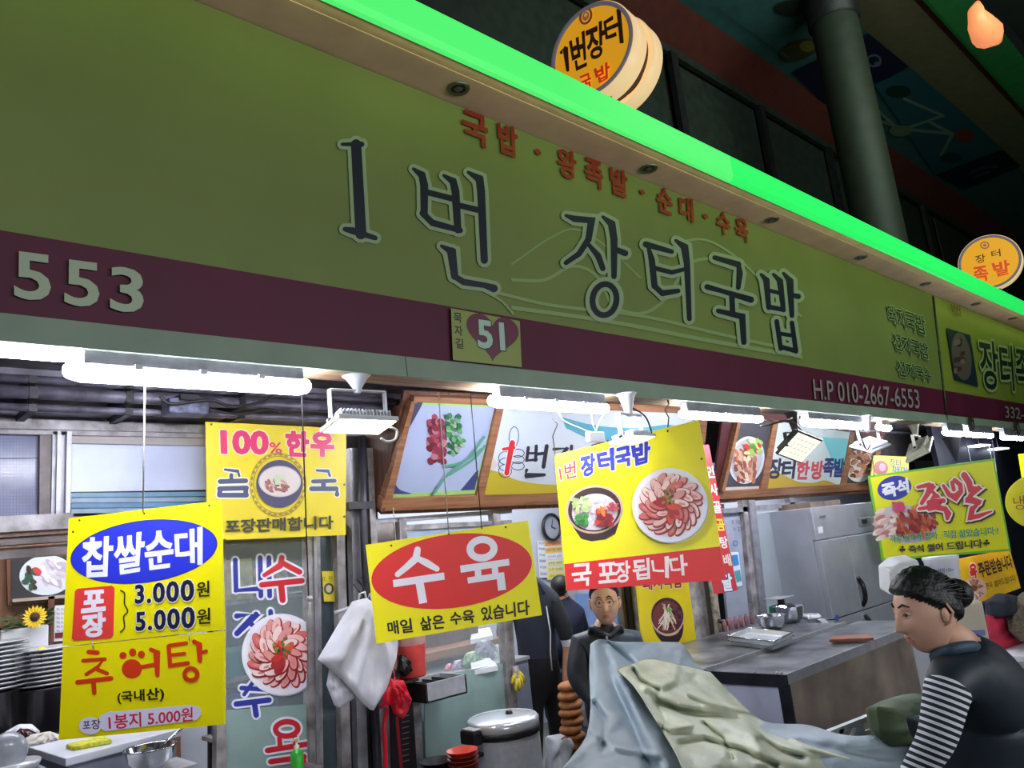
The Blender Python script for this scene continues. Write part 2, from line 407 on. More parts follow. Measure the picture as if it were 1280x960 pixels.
# ---------------------------------------------------------------- signboards
LIME = (118, 134, 66); MAR = (88, 8, 48)
def x_at(px, py): return SIGN.at(px, py).x
XJ = x_at(1171, 420)
def sign_slab(name, parent, x0, x1, z0, z1, m, front=0.0):
    pr = [(ysign(z0)-front, z0), (ysign(z1)-front, z1), (ysign(z1)+.05, z1), (ysign(z0)+.05, z0)]
    return MB().extrude_x(pr, x0, x1, m).build(name, parent)
M_lime = mat('lime_vinyl', LIME, .55, var=.10, scale=1.3); M_mar = mat('maroon_vinyl', MAR, .6, var=.12, scale=2)
M_lime2 = mat('lime_vinyl_right', (136, 150, 56), .38, var=.10, scale=1.3)
sb = thing('signboard', (2.5, 0, ZM), 'long lime green shop signboard with big dark letters and maroon band', 'signboard')
ZMT = 2.737
sign_slab('panel', sb, XL, XJ-.012, ZMT, ZT, M_lime); sign_slab('number_band', sb, XL, XJ-.012, ZM, ZMT, M_mar)
P = Print(SIGN, base=.001)
# pale swooshes behind the name
SW = (140, 166, 104)
def curve(pts, n=10):
    out = []; p = [Vector(a) for a in pts]; p = [p[0]*2-p[1]]+p+[p[-1]*2-p[-2]]
    for i in range(1, len(p)-2):
        for k in range(n):
            t = k/n; a, b, c, d = p[i-1], p[i], p[i+1], p[i+2]
            out.append(tuple(0.5*((2*b)+(c-a)*t+(2*a-5*b+4*c-d)*t*t+(3*b-a-3*c+d)*t**3)))
    return out+[tuple(p[-2])]
for pts, w_ in ((((640, 330), (690, 296), (722, 287), (760, 310), (800, 347)), 2), (((640, 350), (680, 350), (715, 333), (745, 345), (765, 385)), 4), (((765, 385), (800, 392), (830, 375), (862, 330), (900, 322)), 4),
                (((840, 305), (880, 300), (920, 322), (960, 360), (1000, 395)), 3), (((620, 366), (690, 382), (800, 395), (900, 418), (1000, 440)), 4), (((640, 385), (760, 402), (880, 425), (1000, 446)), 5),
                (((600, 362), (625, 376), (640, 392)), 3)):
    P.stroke(curve(pts), w_, SW); P.off += .0001; P.flush('swoosh', sb)
B1 = [([(426.6, 181), (451, 181)], [4, 7]), ([(444, 181), (450, 293)], [13, 14]), ([(430, 287), (440, 289), (468, 298)], [6, 9, 6])]
B2 = [([(515.6, 211.8), (526, 219), (529, 232), (529, 268)], [4, 9, 10, 9]), ([(527, 267), (539, 279), (574, 288.5)], [8, 8, 7]), ([(553.5, 220), (565, 227), (568, 240), (571, 288)], [4, 9, 10, 9]), ([(533, 241), (568, 250)], 7.5),
      ([(571, 257), (596, 263)], 7.5), ([(584, 216), (598, 224), (600, 240), (604, 326)], [4, 10, 10, 9]), ([(550.5, 308), (563, 314), (567, 346), (578, 353), (604, 357), (616, 361)], [4, 9, 9, 8, 7, 10])]
B3 = [([(706, 270), (716, 274), (738, 276), (734, 300), (722, 318), (706, 329)], [4, 8, 8, 8, 7, 6]), ([(734, 306), (746, 320), (752, 336)], [5, 8, 7]), ([(752, 271.6), (763, 280), (766, 300), (766, 346)], [4, 9, 9, 7]), ([(767, 312), (780, 317)], [7, 8])]
B4 = [([(805.6, 306), (838, 315)], [8, 6]), ([(808, 307), (813, 325), (816.5, 358), (826, 367), (846, 364)], [4, 8, 8, 7, 6]), ([(814, 335), (838, 341), (854, 337)], [6, 6, 5]), ([(843, 301), (854, 309), (857, 330), (860, 399)], [4, 9, 8, 6])]
B5 = [([(891.5, 322.5), (921, 331), (923, 342), (921, 360)], [6, 8, 8, 6]), ([(882, 359), (900, 364), (937, 375)], [7, 6, 8]), ([(913, 369), (914, 392)], 7), ([(896, 389), (926, 396), (928, 428)], [6, 8, 7])]
B6 = [([(949.5, 343.5), (956, 350), (959, 385)], [4, 7, 6]), ([(959, 384), (977.5, 387.5)], 6), ([(965, 343.5), (973, 351), (977.5, 388)], [4, 7, 6]), ([(957, 363), (974, 367)], 5), ([(977.5, 342), (985.5, 351), (988, 395)], [4, 8, 6]), ([(987, 369), (996, 371)], [5, 7]),
      ([(969, 402), (974, 436)], 6), ([(988, 404), (993, 439.5)], 6), ([(971, 417), (990, 420)], 5), ([(974, 434), (993, 439)], 6)]
INK = (22, 28, 44); HALO = (150, 172, 130)
for k in (B1, B2, B3, B4, B5, B6):
    P.strokes(k, INK, HALO, 9)
    if k is B3: P.loop(754, 375, 15.5, 20, 17, HALO, 8); P.loop(754, 375, 15, 19.5, 7.5, INK, 8)
    P.flush('lettering', sb)
RED = (134, 18, 14)
for t, cx, cy, w_, h in (('국', 592, 162, 30, 38), ('밥', 633, 176, 23, 36), ('·', 670.5, 191, 5, 5), ('왕', 707, 206, 22, 34), ('족', 740.5, 218, 21, 33), ('발', 772, 229, 20, 32), ('·', 801, 241, 4, 4), ('순', 829, 252, 18, 30), ('대', 856, 262, 16, 28), ('·', 880, 271, 4, 4), ('수', 902.5, 280, 16, 27), ('육', 925.5, 288, 15, 27)):
    P.text(t, quadbox(cx, cy, w_, h, .36 if cx < 850 else .33, .06), RED, .035)
P.flush('lettering', sb)
for t, cx, cy, w_, h in (('5', 39.5, 347, 42, 56), ('5', 101, 356, 40, 54), ('3', 157, 363.5, 38, 53)):
    P.text(t, quadbox(cx, cy, w_, h, .13, -.01), (170, 186, 158), .02)
P.flush('lettering', sb)
P.text('H.P 010-2667-6553', [(1014, 474), (1146, 487.5), (1148, 511), (1016, 499)], (150, 146, 140), .006); P.flush('lettering', sb)
for t, q in (('돼지국밥', [(1106, 380), (1153, 396), (1156, 420), (1110, 403)]), ('선지국밥', [(1112, 415), (1157, 430), (1160, 450), (1116, 437)]), ('선지국수', [(1117, 450), (1160, 461), (1164, 478), (1121, 470)])):
    P.text(t, q, (26, 44, 30), .016, out=(160, 186, 128), ow=.035)
P.flush('lettering', sb)
# number badge with a heart
bq = [(561, 386), (647, 402), (649.5, 459.5), (563.5, 450.5)]
P.poly(bq, (140, 156, 74)); 
hp = []
for i in range(48):
    t = 2*math.pi*i/48; hx = 16*math.sin(t)**3; hy = -(13*math.cos(t)-5*math.cos(2*t)-2*math.cos(3*t)-math.cos(4*t))
    x = 613+hx*2.05; hp.append((x, 419+hy*2.0+(x-613)*.16))
P.poly(hp, (104, 34, 60)); P.flush('number_badge', sb)
P.text('51', [(594.5, 401), (626, 405.5), (628, 438), (596, 434)], (176, 204, 184), .03, out=(40, 40, 60), ow=.03)
for t, cx, cy in (('묵', 569.5, 398), ('자', 570.5, 414), ('길', 571.5, 430)): P.text(t, quadbox(cx, cy, 9.5, 12, .12, .04), (34, 42, 30), .02)
P.flush('lettering', sb)

s2 = thing('signboard', (XJ+3, 0, ZM), 'next shop signboard in yellow green with a dark food photo, right of the joint', 'signboard')
sign_slab('panel', s2, XJ+.012, XR, ZMT, ZT, M_lime2); sign_slab('number_band', s2, XJ+.012, XR, ZM, ZMT, M_mar)
P.poly([(1181, 410), (1211, 419), (1221, 484), (1198, 477), (1191, 474)], (26, 42, 56)); P.ell(1200, 446, 12, 30, (92, 84, 76), -8)
for i in range(14): P.ell(1200+random.uniform(-8, 8), 446+random.uniform(-22, 24), 3, 4, random.choice([(74, 46, 40), (120, 106, 92), (60, 40, 34)]), 30, 8)
P.flush('food_photo', s2)
P.text('장터족', [(1221, 424), (1283, 438), (1286, 489), (1226, 486)], (24, 40, 30), .02, out=(156, 180, 120), ow=.05); P.flush('lettering', s2)
P.text('1번', [(1186, 379), (1198, 383), (1199, 396), (1188, 391)], (110, 50, 30), .02); P.text('332-65', [(1254, 508), (1290, 512), (1291, 526), (1255, 522)], (150, 150, 130), .01); P.flush('lettering', s2)
tag(MB().tube([(XJ, ysign(z)-.01, z) for z in (ZM-.05, 2.8, 3.1, 3.4, ZT-.02)], .008, mat('worn_joint_strip', (60, 80, 56), .5, var=.5, scale=30), 6).build('joint_strip'), 'thin worn strip covering the joint between the two signboards', 'strip')

# ---------------------------------------------------------------- round lit signs on the canopy
M_rim = mat('lit_cream_rim', (226, 200, 160), .4, var=0, emit=(255, 214, 156), strength=.62)
M_ringg = mat('grey_ring', (120, 112, 120), .5, 0, var=.05, emit=(110, 104, 116), strength=.5)  # glow put into the grey so the ring does not turn black
M_disc = mat('lit_amber_disc', (226, 160, 40), .4, var=.0, emit=(240, 168, 34), strength=.62)
M_inkl = print_mat('lit_print', .4, .55)
def round_sign(c_px, l_px, r_px, Y, label, texts, th=8, twin=True):
    a = math.radians(th); n = Vector((-math.cos(a), -math.sin(a), 0)); pc = PY(Y).at(*c_px); pl = Plane(pc, n)
    L_, R_ = pl.at(*l_px), pl.at(*r_px); C = (L_+R_)/2; r = (L_-R_).length/2; ax = -pl.n
    t = thing('round_sign', (C.x, C.y, ZE), label, 'round sign', 'round lit signs on the canopy')
    MB().lathe(C, [(r*.97, 0), (r, .004), (r, .15), (r*.96, .16)], M_rim, 64, ax).build('drum', t)
    MB().lathe(C, [(r*.89, .012), (r*.90, -.006), (r*.975, -.006), (r*.98, .01)], M_ringg, 64, ax).build('front_ring', t)
    MB().lathe(C, [(0, .004), (r*.9, .004)], M_disc, 64, ax).build('face', t)
    P = Print(pl, base=.003); texts(P); P.flush('lettering', t, M_inkl)
    if twin:
        MB().lathe(C, [(r*.7, .14), (r*.9, .15), (r*.9, .22), (r*.7, .23)], M_dark, 48, ax).build('core', t)
        MB().lathe(C, [(r*1.0, .215), (r*1.04, .22), (r*1.03, .26), (r*1.03, .33), (r*.98, .335), (r*.6, .335)], M_rim, 64, ax).build('rear_drum', t)
    MB().tube([(C.x+.1, C.y, ZE-.01), (C.x+.1, C.y, C.z-r*.8)], .03, M_dark).build('foot', t)
def tx1(P):
    P.loop(732.5, 20.5, 6.5, 9.5, 3, (120, 70, 40), 18); P.ell(732.5, 20.5, 4, 6, (150, 100, 60), 18); P.ell(732.5, 19, 1.8, 2.8, (220, 160, 90), 18)
    P.strokes([([(702, 66), (707, 60), (710, 88)], 4)], (46, 26, 16))
    P.text('번', [(712, 50), (731, 40), (733.5, 82), (718.5, 89)], (46, 26, 16), .03)
    P.text('장', [(732, 37), (756, 26), (756, 69), (737, 76)], (46, 26, 16), .03)
    P.text('터', [(755, 25), (775, 11), (779, 53), (759, 56)], (46, 26, 16), .03)
    P.text('국', [(724, 97), (738, 91), (740, 107), (728, 113)], (206, 60, 30), .03)
    P.text('밥', [(743, 86), (762, 77.5), (762, 97), (748, 105)], (206, 60, 30), .03)
round_sign((741, 62), (689, 89), (792, 33), -.12, 'round amber lit sign with dark lettering, standing above the green edge near the photo top', tx1)
def tx2(P):
    P.loop(1231, 306.5, 5, 4, 1.6, (150, 100, 80)); P.ell(1231, 306.5, 2.2, 2, (160, 110, 90))
    P.text('장', [(1218.5, 320), (1231, 317), (1232, 327), (1221, 329.5)], (70, 56, 30), .01)
    P.text('터', [(1239, 314), (1250, 311), (1251, 320), (1240, 322)], (70, 56, 30), .01)
    P.text('족', [(1216, 335), (1233, 332), (1236, 350), (1220, 352)], (214, 84, 40), .03)
    P.text('발', [(1240, 329), (1261, 325), (1262, 342), (1246, 346)], (214, 84, 40), .03)
round_sign((1237, 328), (1199, 341), (1276, 313), -.12, 'round amber lit sign with red lettering at the right end of the green edge', tx2, twin=False)

# ---------------------------------------------------------------- market hall above: wall, painted vault, column
def band(name, lo, hi, m, kind='structure', th=.06, x0=2.0, x1=26.0):
    (y0, z0), (y1, z1) = lo, hi
    o = MB().extrude_x([(y0, z0), (y1, z1), (y1+.02, z1+th), (y0+.04, z0+th*.2)], x0, x1, m).build(name)
    tag(o, kind=kind); return o
M_wallh = mat('upper_wall_metal', (40, 47, 42), .6, .1, var=.25); M_redb = mat('vault_red', (84, 28, 22), .7, var=.15); M_teal = mat('vault_teal', (44, 84, 84), .7, var=.15)
M_beigev = mat('vault_beige', (122, 116, 88), .7, var=.1); M_greenv = mat('vault_green', (44, 130, 66), .6, var=.1)
A = (1.6, 6.93); B = (1.0, 6.98+.2); 
def zl(px, py, y): return PY(y).at(px, py).z
A = (1.6, zl(960, 145, 1.6)); B = (1.15, zl(960, 78, 1.15)); Cc = (.15, zl(1110, 63, .15)); Dd = (-.5, zl(1200, 62, -.5)); E1 = (-.62, zl(1215, 62, -.62)); F1 = (-1.0, zl(1270, 60, -1.0))
band('wall_upper', (1.6, 3.8), A, M_wallh); band('ceiling_1', A, B, M_redb)
vault = band('ceiling_2', B, Cc, M_teal); band('ceiling_3', Cc, Dd, M_beigev); band('ceiling_4', Dd, E1, M_redb); band('ceiling_5', E1, F1, M_greenv)
MB().box((2, F1[0]-3.5, F1[1]+.3), (26, F1[0], F1[1]+.4), mat('hall_roof_dark', (26, 28, 26), .8, var=.2)).build('ceiling_6')['kind'] = 'structure'
# panelled rail on the upper wall: rails and posts
up = thing('upper_balustrade', (9, 1.5, 4), 'dark panelled metal balustrade on the upper wall above the canopy', 'balustrade')
for py, r_ in ((145, .05), (232, .04), (262, .035)):
    z = zl(1000, py+20, 1.55); MB().box((2, 1.50, z-r_), (26, 1.56, z+r_), M_wallh).build('rail', up)
z1_, z0_ = zl(1000, 168, 1.55), zl(1000, 285, 1.55)
for px in (868, 970, 1047, 1150, 1210): 
    x = PY(1.5).at(px, 240).x; MB().box((x-.06, 1.47, z0_-.6), (x+.06, 1.54, z1_), M_dark).build('post', up)
for i, px in enumerate((919, 1008, 1098, 1180)):
    x = PY(1.5).at(px, 240).x; MB().box((x-.9, 1.52, z0_), (x+.9, 1.545, z1_-.1), M_wallh).build('panel', up)
# paintings on the vault
VP_ = Plane((0, B[0], B[1]), (0, -(Cc[1]-B[1]), (Cc[0]-B[0])))
P = Print(VP_, base=.02)
P.poly([(990, 88), (1085, 40), (1136, 82), (1090, 106), (1030, 128)], (16, 20, 46)); P.poly([(1170, 218), (1258, 184), (1280, 205), (1205, 236)], (16, 18, 42))
P.poly([(1092, 104), (1138, 84), (1256, 184), (1168, 217)], (36, 76, 88))
for pts in (((1100, 150), (1130, 160), (1190, 166)), ((1130, 122), (1178, 143), (1130, 160)), ((1160, 150), (1190, 166), (1175, 195)), ((1095, 135), (1120, 158))): P.stroke(list(pts), 4, (96, 118, 104)); P.off += .0002
P.ell(1205, 168, 12, 8, (110, 40, 34), -10); P.ell(1122, 113, 16, 8, (24, 44, 40)); P.ell(1125, 162, 14, 7, (92, 110, 84)); P.ell(1188, 196, 14, 6, (24, 52, 48))
P.ell(998, 61, 25, 12, (52, 52, 26), -18); P.ell(1009, 56, 10, 7, (96, 96, 40)); P.ell(992, 8, 24, 10, (30, 36, 30)); P.stroke([(900, 10), (950, 45), (985, 70)], 2, (50, 80, 76))
P.loop(1092, 74, 8, 7, 2.5, (80, 92, 116)); P.ell(1096, 78, 4, 3, (80, 92, 116)); P.stroke([(1031, 84), (1029, 92), (1036, 102)], 2, (96, 106, 130)); P.stroke([(1212, 215), (1228, 208), (1246, 207)], 3, (60, 60, 84)); P.stroke([(1218, 220), (1236, 213)], 2.4, (60, 60, 84))
P.flush('ceiling_painting', vault)
# big round column
cx_, cy_ = PY(.1).at(1077, 187).x, .1
rc = 29/966*(PY(.1).at(1075, 200)-CAM).dot(Vector((RX[2], RY[2], RZ[2])))
col = MB(); M_colm = mat('column_paint', (42, 49, 37), .6, var=.15)
col.lathe((cx_, cy_, 3.9), [(rc, 0), (rc, 3.9)], M_colm, 32).build('column')['kind'] = 'structure'
MB().lathe((cx_, cy_, 6.84), [(rc*1.02, 0), (rc*1.12, .02), (rc*1.12, .9), (rc, .92)], M_dark, 32).build('column_collar')['kind'] = 'structure'
# glowing pepper-shaped lamp far up
pts = [PY(-1.2).at(x, y) for x, y in ((1222, 4), (1220, 14), (1225, 28), (1234, 42), (1246, 50))]
lt = thing('hanging_lamp', pts[0], 'orange glowing pepper shaped lamp hanging high at the top right', 'lamp')
MB().tube(pts, [.025, .07, .11, .14, .05], mat('lit_orange', (230, 130, 80), .4, var=0, emit=(250, 150, 100), strength=.8), 12).build('shade', lt)
MB().tube([pts[0], pts[0]+Vector((0, 0, .5))], .012, M_black).build('cord', lt)
# ---------------------------------------------------------------- tube lights under the fascia
def tube_light(x0px, x1px, ypx0, ypx1, Y, label, fat=.036, group='lit tube lamps under the signboard', drop=.055):
    a = PY(Y).at(x0px, ypx0); b = PY(Y).at(x1px, ypx1); z = (a.z+b.z)/2
    t = thing('tube_lamp', ((a.x+b.x)/2, Y, z), label, 'lamp', group)
    k = min(.05, (b.x-a.x)*.1)
    MB().tube([(a.x, Y, z), (a.x+k*.25, Y, z), (a.x+k, Y, z), (b.x-k, Y, z), (b.x-k*.25, Y, z), (b.x, Y, z)], [fat*.35, fat*.75, fat, fat, fat*.75, fat*.35], M_tube, 14).build('diffuser', t)
    MB().box((a.x+.05, Y-fat*.9, z+fat*.45), (b.x-.04, Y+fat*.9, ZB+.004), M_alu).build('housing', t, bevel=.004)
    for i in range(3):
        x = a.x+(b.x-a.x)*(i+1)/4; MB().box((x-.012, Y-fat-.004, z+fat*.2), (x+.012, Y-fat*.5, z+fat*.7), M_white).build('clip', t)
    return t
tube_light(79, 387, 466, 480, .045, 'long thick lit tube lamp above the rice cake price sign')
tube_light(-150, 95, 432, 446, .10, 'thin lit tube lamp running out of the photo at the left edge', .014)
tube_light(611, 759, 501, 510, .045, 'lit tube lamp between the two floodlights, above the red oval sign', .032)
tube_light(850, 952, 518, 523, .045, 'lit tube lamp right of the small black hook above the red banner', .028)
tube_light(1003, 1078, 527, 532, .045, 'lit tube lamp above the square floodlight and the framed banner', .036)
tube_light(1097, 1112, 534, 535, .12, 'short visible piece of lit tube lamp beside the tilted white floodlight', .03)
for i, (a, b, y, Y) in enumerate(((1180, 1203, 541, .0), (1207, 1240, 543, .0), (1252, 1290, 547, .0))):
    tube_light(a, b, y, y+1, Y, ['lit tube lamp under the neighbouring signboard, first past the joint', 'lit tube lamp under the neighbouring signboard, middle of three', 'lit tube lamp under the neighbouring signboard at the photo edge'][i], .03)

# ---------------------------------------------------------------- floodlights
def floodlight(topc, bodyc, w_, d_, h_, yaw, pitch, roll, label, bm=M_white, ledon=True, hoist=.14, lm=M_led, chips=False):
    """body box with cooling fins, glowing face below, U bracket up to the fixing plate"""
    t = thing('floodlight', bodyc, label, 'floodlight', 'floodlights hanging under the signboard')
    C = Vector(bodyc); R = Matrix.Rotation(math.radians(yaw), 3, 'Z') @ Matrix.Rotation(math.radians(roll), 3, 'Y') @ Matrix.Rotation(math.radians(pitch), 3, 'X')
    def put(mb):
        mb.v = [C+R @ v for v in mb.v]; return mb
    put(MB().box((-w_/2, -d_/2, -h_*.5), (w_/2, d_/2, -h_*.12), bm)).build('housing', t, bevel=.004)
    f = MB()
    for i in range(15):
        x = -w_*.40+w_*.80*i/14; f.box((x-.0022, -d_*.40, -h_*.12), (x+.0022, d_*.40, h_*.5), bm)
    f.box((-w_*.41, -d_*.3, -h_*.12), (w_*.41, d_*.3, h_*.1), bm)
    o = put(f).build('cooling_fins', t); o['kind'] = 'stuff'
    if ledon:
        put(MB().box((-w_*.46, -d_*.44, -h_*.56), (w_*.46, d_*.44, -h_*.49), lm)).build('lit_face', t)
    if chips:
        cm = MB()
        for i in range(1, 6): cm.box((-w_*.46+w_*.92*i/6-.0015, -d_*.44, -h_*.575), (-w_*.46+w_*.92*i/6+.0015, d_*.44, -h_*.56), M_alu)
        for i in range(1, 5): cm.box((-w_*.46, -d_*.44+d_*.88*i/5-.0015, -h_*.575), (w_*.46, -d_*.44+d_*.88*i/5+.0015, -h_*.56), M_alu)
        put(cm).build('chip_grid', t)
    zt = h_*.5+hoist
    br = MB(); 
    for s_ in (-1, 1): br.box((s_*w_*.46-.002*s_, -.014, -h_*.2), (s_*w_*.46+.003*s_, .014, zt), bm)
    br.box((-w_*.46, -.014, zt-.003), (w_*.46, .014, zt+.003), bm)
    rb = Matrix.Rotation(math.radians(yaw), 3, 'Z'); br.v = [C+rb @ v for v in br.v]; br.build('bracket', t)
    kn = MB(); 
    for s_ in (-1, 1): kn.lathe(C+rb @ Vector((s_*w_*.47, 0, 0)), [(0, s_*.008), (.011, s_*.006), (.012, 0)], M_dark, 12, rb @ Vector((1, 0, 0)))
    kn.build('pivot_bolt', t)
    top = Vector(topc)
    MB().lathe(C+Vector((0, 0, zt)), [(.012, -.012), (.02, 0), (.02, .012), (.045, top.z-C.z-zt-.012), (.06, top.z-C.z-zt)], bm, 16).build('ceiling_plate', t)
    return t
def fl_at(px, py, Y, **k): return PY(Y).at(px, py)
b = fl_at(449, 526, .06); floodlight((b.x, .08, ZB+.002), b, .27, .17, .05, -4, -10, 1, 'white floodlight on a bracket beside the beef soup sign', hoist=.10)
b = fl_at(790, 546, -.03); floodlight((b.x, .08, ZB+.002), b, .215, .17, .04, 3, -8, 0, 'white floodlight hanging over the top of the soup and meat sign', hoist=.105)
b = fl_at(997, 556, .08); floodlight((b.x, .1, ZB+.002), b, .30, .24, .06, -6, -38, 14, 'dark square floodlight with bright chips facing the street, before the framed banner', mat('dark_cast_metal', (62, 64, 62), .5, .4, var=.2), hoist=.06, lm=tube_mat('lit_led_panel', (255, 250, 214), .98), chips=True)
b = fl_at(1088, 555, .0); floodlight((b.x, .06, ZB+.002), b, .30, .2, .04, -10, 25, -12, 'bluish white floodlight tipped away, right of the dark square floodlight', ledon=False, hoist=.09)
b = fl_at(1148, 560, .15); floodlight((b.x, .15, ZB+.002), b, .42, .24, .06, 10, -20, -22, 'cream floodlight tilted steeply above the instant trotter sign', mat('cream_metal', (196, 192, 176), .45, .2, var=.2), hoist=.09, lm=tube_mat('lit_led_dim', (255, 252, 225), 1.2))

# white cable loops with a connector
def cable(name, label, pts, r, m, Y=None, cat='cable', group=None):
    q = [Vector(p) if len(p) == 3 else PY(Y).at(*p) for p in pts]
    P_ = [Vector(p) for p in curve3(q)]
    return tag(MB().tube(P_, r, m, 6).build(name), label, cat, group)
def curve3(p, n=6):
    p = [p[0]*2-p[1]]+p+[p[-1]*2-p[-2]]; out = []
    for i in range(1, len(p)-2):
        for k in range(n):
            t = k/n; a, b, c, d = p[i-1], p[i], p[i+1], p[i+2]
            out.append(0.5*((2*b)+(c-a)*t+(2*a-5*b+4*c-d)*t*t+(3*b-a-3*c+d)*t**3))
    return out+[p[-2]]
cable('lamp_cable', 'white lamp cable looping down below the tube lamp over the oval sign', [(697, 513), (705, 526), (722, 534), (742, 541), (748, 530), (758, 512)], .003, M_wcable, .05)
cable('lamp_cable', 'thin white wire dropping straight to the cable connector', [(739, 514), (741, 530), (746, 541)], .002, M_wcable, .055)
tag(MB().box(PY(.04).at(738, 552), PY(.07).at(750, 541), M_white).build('cable_connector', bevel=.003), 'white plastic connector block dangling left of the small floodlight', 'connector')
cable('flood_cable', 'white cord curled under the floodlight beside the beef soup sign', [(476, 548), (484, 552), (494, 549), (496, 538), (488, 534)], .005, M_wcable, .0)
cable('flood_cable', 'black cord arching over the small white floodlight', [(776, 508), (790, 510), (806, 520), (813, 535), (815, 545)], .005, M_cable, .0)
cable('flood_cable', 'black cord sweeping to the dark square floodlight', [(950, 533), (962, 531), (985, 526), (1000, 536), (1006, 548)], .006, M_cable, .03)
cable('flood_cable', 'black cord dangling in the bracket of the bluish floodlight', [(1072, 534), (1076, 545), (1083, 562), (1088, 556)], .006, M_cable, -.05)
cable('flood_cable', 'black cord down the side of the first white floodlight', [(487, 518), (494, 530), (498, 546), (490, 553)], .004, M_cable, .02)
cable('lamp_cable', 'pale cord crossing the weathered board between two tube lamps', [(952, 525), (975, 528), (990, 522)], .006, mat('tan_cable', (170, 140, 120), .6, var=.1), .04)

# ---------------------------------------------------------------- hanging signs
YEL = (255, 240, 8); YED = (222, 196, 20)
M_yel = mat('yellow_board', YEL, .4, var=.03, scale=3)
M_edge = mat('board_edge_white', (225, 222, 200), .5, var=.05)
def dots(P, pts, col=(70, 60, 30), r=1.4):
    for x, y in pts: P.ell(x, y, r, r, col, n=10)
def string_to(name, label, pl, px, py, top_px, top_py, Ytop, m=M_string, r=.0028):
    a = pl.at(px, py, .006); b = PY(Ytop).at(top_px, top_py)
    return tag(MB().tube([b, (a+b)/2, a], r, m, 6).build(name), label, 'string', 'strings holding the hanging signs')
# price sign
pl = yaw_plane(180, 718, .30, -44, 4)
s = thing('hanging_sign', pl.at(180, 787), 'yellow price sign with a blue oval on top, hanging at the left', 'sign')
q = [(86, 648), (276, 625.5), (280, 787), (78, 808)]
board('board', pl, q, .012, M_yel, s)
P = Print(pl); P.ell(180, 689.5, 92.5, 39, (34, 40, 150), -7.5, 56); P.ell(180, 689.5, 91, 37.5, (40, 52, 200), -7.5, 56); P.flush('blue_oval', s)
P.text('찹', [(104, 674), (141, 671), (139, 719), (104, 721)], (236, 236, 252), .03)
P.text('쌀', [(142, 671), (181, 666), (177, 713), (146, 718)], (236, 236, 252), .03)
P.text('순', [(180, 667), (217, 663), (215, 708), (184, 712)], (236, 236, 252), .03)
P.text('대', [(219, 664), (252, 660), (252, 705), (221, 704)], (236, 236, 252), .03); P.flush('lettering', s)
P.poly([(94, 739), (97, 736), (140, 732), (143.5, 735), (142, 794), (139, 798), (93, 801), (90, 798)], (234, 66, 60)); P.flush('red_label', s)
P.text('포', [(105, 740), (131, 738), (131, 762), (103, 765)], (245, 240, 250), .05); P.text('장', [(104, 769), (131, 766), (131, 794), (105, 796)], (245, 240, 250), .05)
P.strokes([(curve([(151, 738), (156, 742), (156, 755), (160, 764), (155, 771), (156, 784), (151, 790)]), 1.6)], (30, 30, 30))
for t, x0, x1, dy in (('3.000', 170, 242, 0), ('5.000', 171, 243, 34)):
    P.text(t, [(x0, 732+dy), (x1, 725+dy), (x1, 750+dy), (x0, 754+dy)], (26, 28, 60), .035, out=(238, 238, 236), ow=.035, sp=1.12)
    P.text('원', [(246+dy*.03, 728+dy), (262+dy*.03, 726+dy), (262+dy*.03, 745+dy), (247, 746+dy)], (36, 34, 24), .02)
P.flush('lettering', s); dots(P, [(100, 650.5), (262, 632), (92, 665), (181, 642), (249, 737)]); P.flush('screw_holes', s)
SIGN1 = pl
string_to('hanging_string', 'pale string holding the yellow price sign from the long lamp', pl, 180, 641, 181, 478, .12)
string_to('hanging_string', 'dark cord dropping past the beef soup sign to the door', Plane(PY(.75).at(385, 690), (0, -1, 0)), 385, 746, 377, 488, .16, M_cable, .003)
tag(MB().ball(PY(.74).at(387, 748), .014, M_steel).tube([PY(.74).at(387, 748), PY(.74).at(388, 775)], .003, M_string).build('cord_weight'), 'small round metal weight at the end of the dark cord', 'weight')
# loach soup sign hooked under it
pl = SIGN1
s = thing('hanging_sign', pl.at(180, 915), 'lower yellow sign with red lettering and a paw print, hooked under the price sign', 'sign')
q = [(78.5, 809), (280, 788.5), (280.3, 905.4), (73.7, 925.2)]
board('board', pl, q, .012, M_yel, s)
P = Print(pl); RD = (224, 62, 20)
P.strokes([([(111, 815), (122, 816)], 6), ([(104, 826), (131, 824), (122, 834), (108, 843)], 5), ([(120, 836), (134, 842)], 5), ([(97, 853), (139, 848)], 6), ([(117, 852), (118, 866)], 6)], RD)
P.ell(165, 836, 12.5, 12, RD); P.ell(154, 819.5, 4.5, 4.5, RD); P.ell(166, 815.5, 4.5, 5, RD); P.ell(177, 818, 4.5, 4.5, RD)
P.strokes([([(176, 834), (192, 831)], 5), ([(189, 812), (196, 815), (197, 844)], 5.5), ([(212, 807), (233, 804)], 5), ([(211, 808), (213, 832), (235, 829)], 5.5), ([(213, 819), (231, 817)], 4.5), ([(243, 802), (249, 805), (250, 826)], 5.5), ([(251, 816), (258, 814)], 4.5)], RD)
P.loop(239, 843, 8, 7.5, 5.5, RD); P.flush('lettering', s)
P.text('(국내산)', [(147, 865), (205, 859), (205, 876), (148, 880)], (40, 36, 24), .03, sp=1.05)
P.ell(113, 907, 14, 11, (232, 226, 250)); P.poly([(134, 890), (240, 881), (250, 884), (252, 892), (247, 899), (238, 901), (132, 914), (124, 909), (124, 896)], (232, 226, 250))
P.text('포장', [(104, 901), (126, 898.5), (126, 911), (104, 912)], (40, 36, 40), .01)
P.text('1봉지 5.000원', [(136, 894), (241, 884), (241, 901), (137, 912)], (212, 40, 70), .02); P.flush('lettering', s)
hk = [PY(.40).at(118, 802), PY(.40).at(238, 791)]
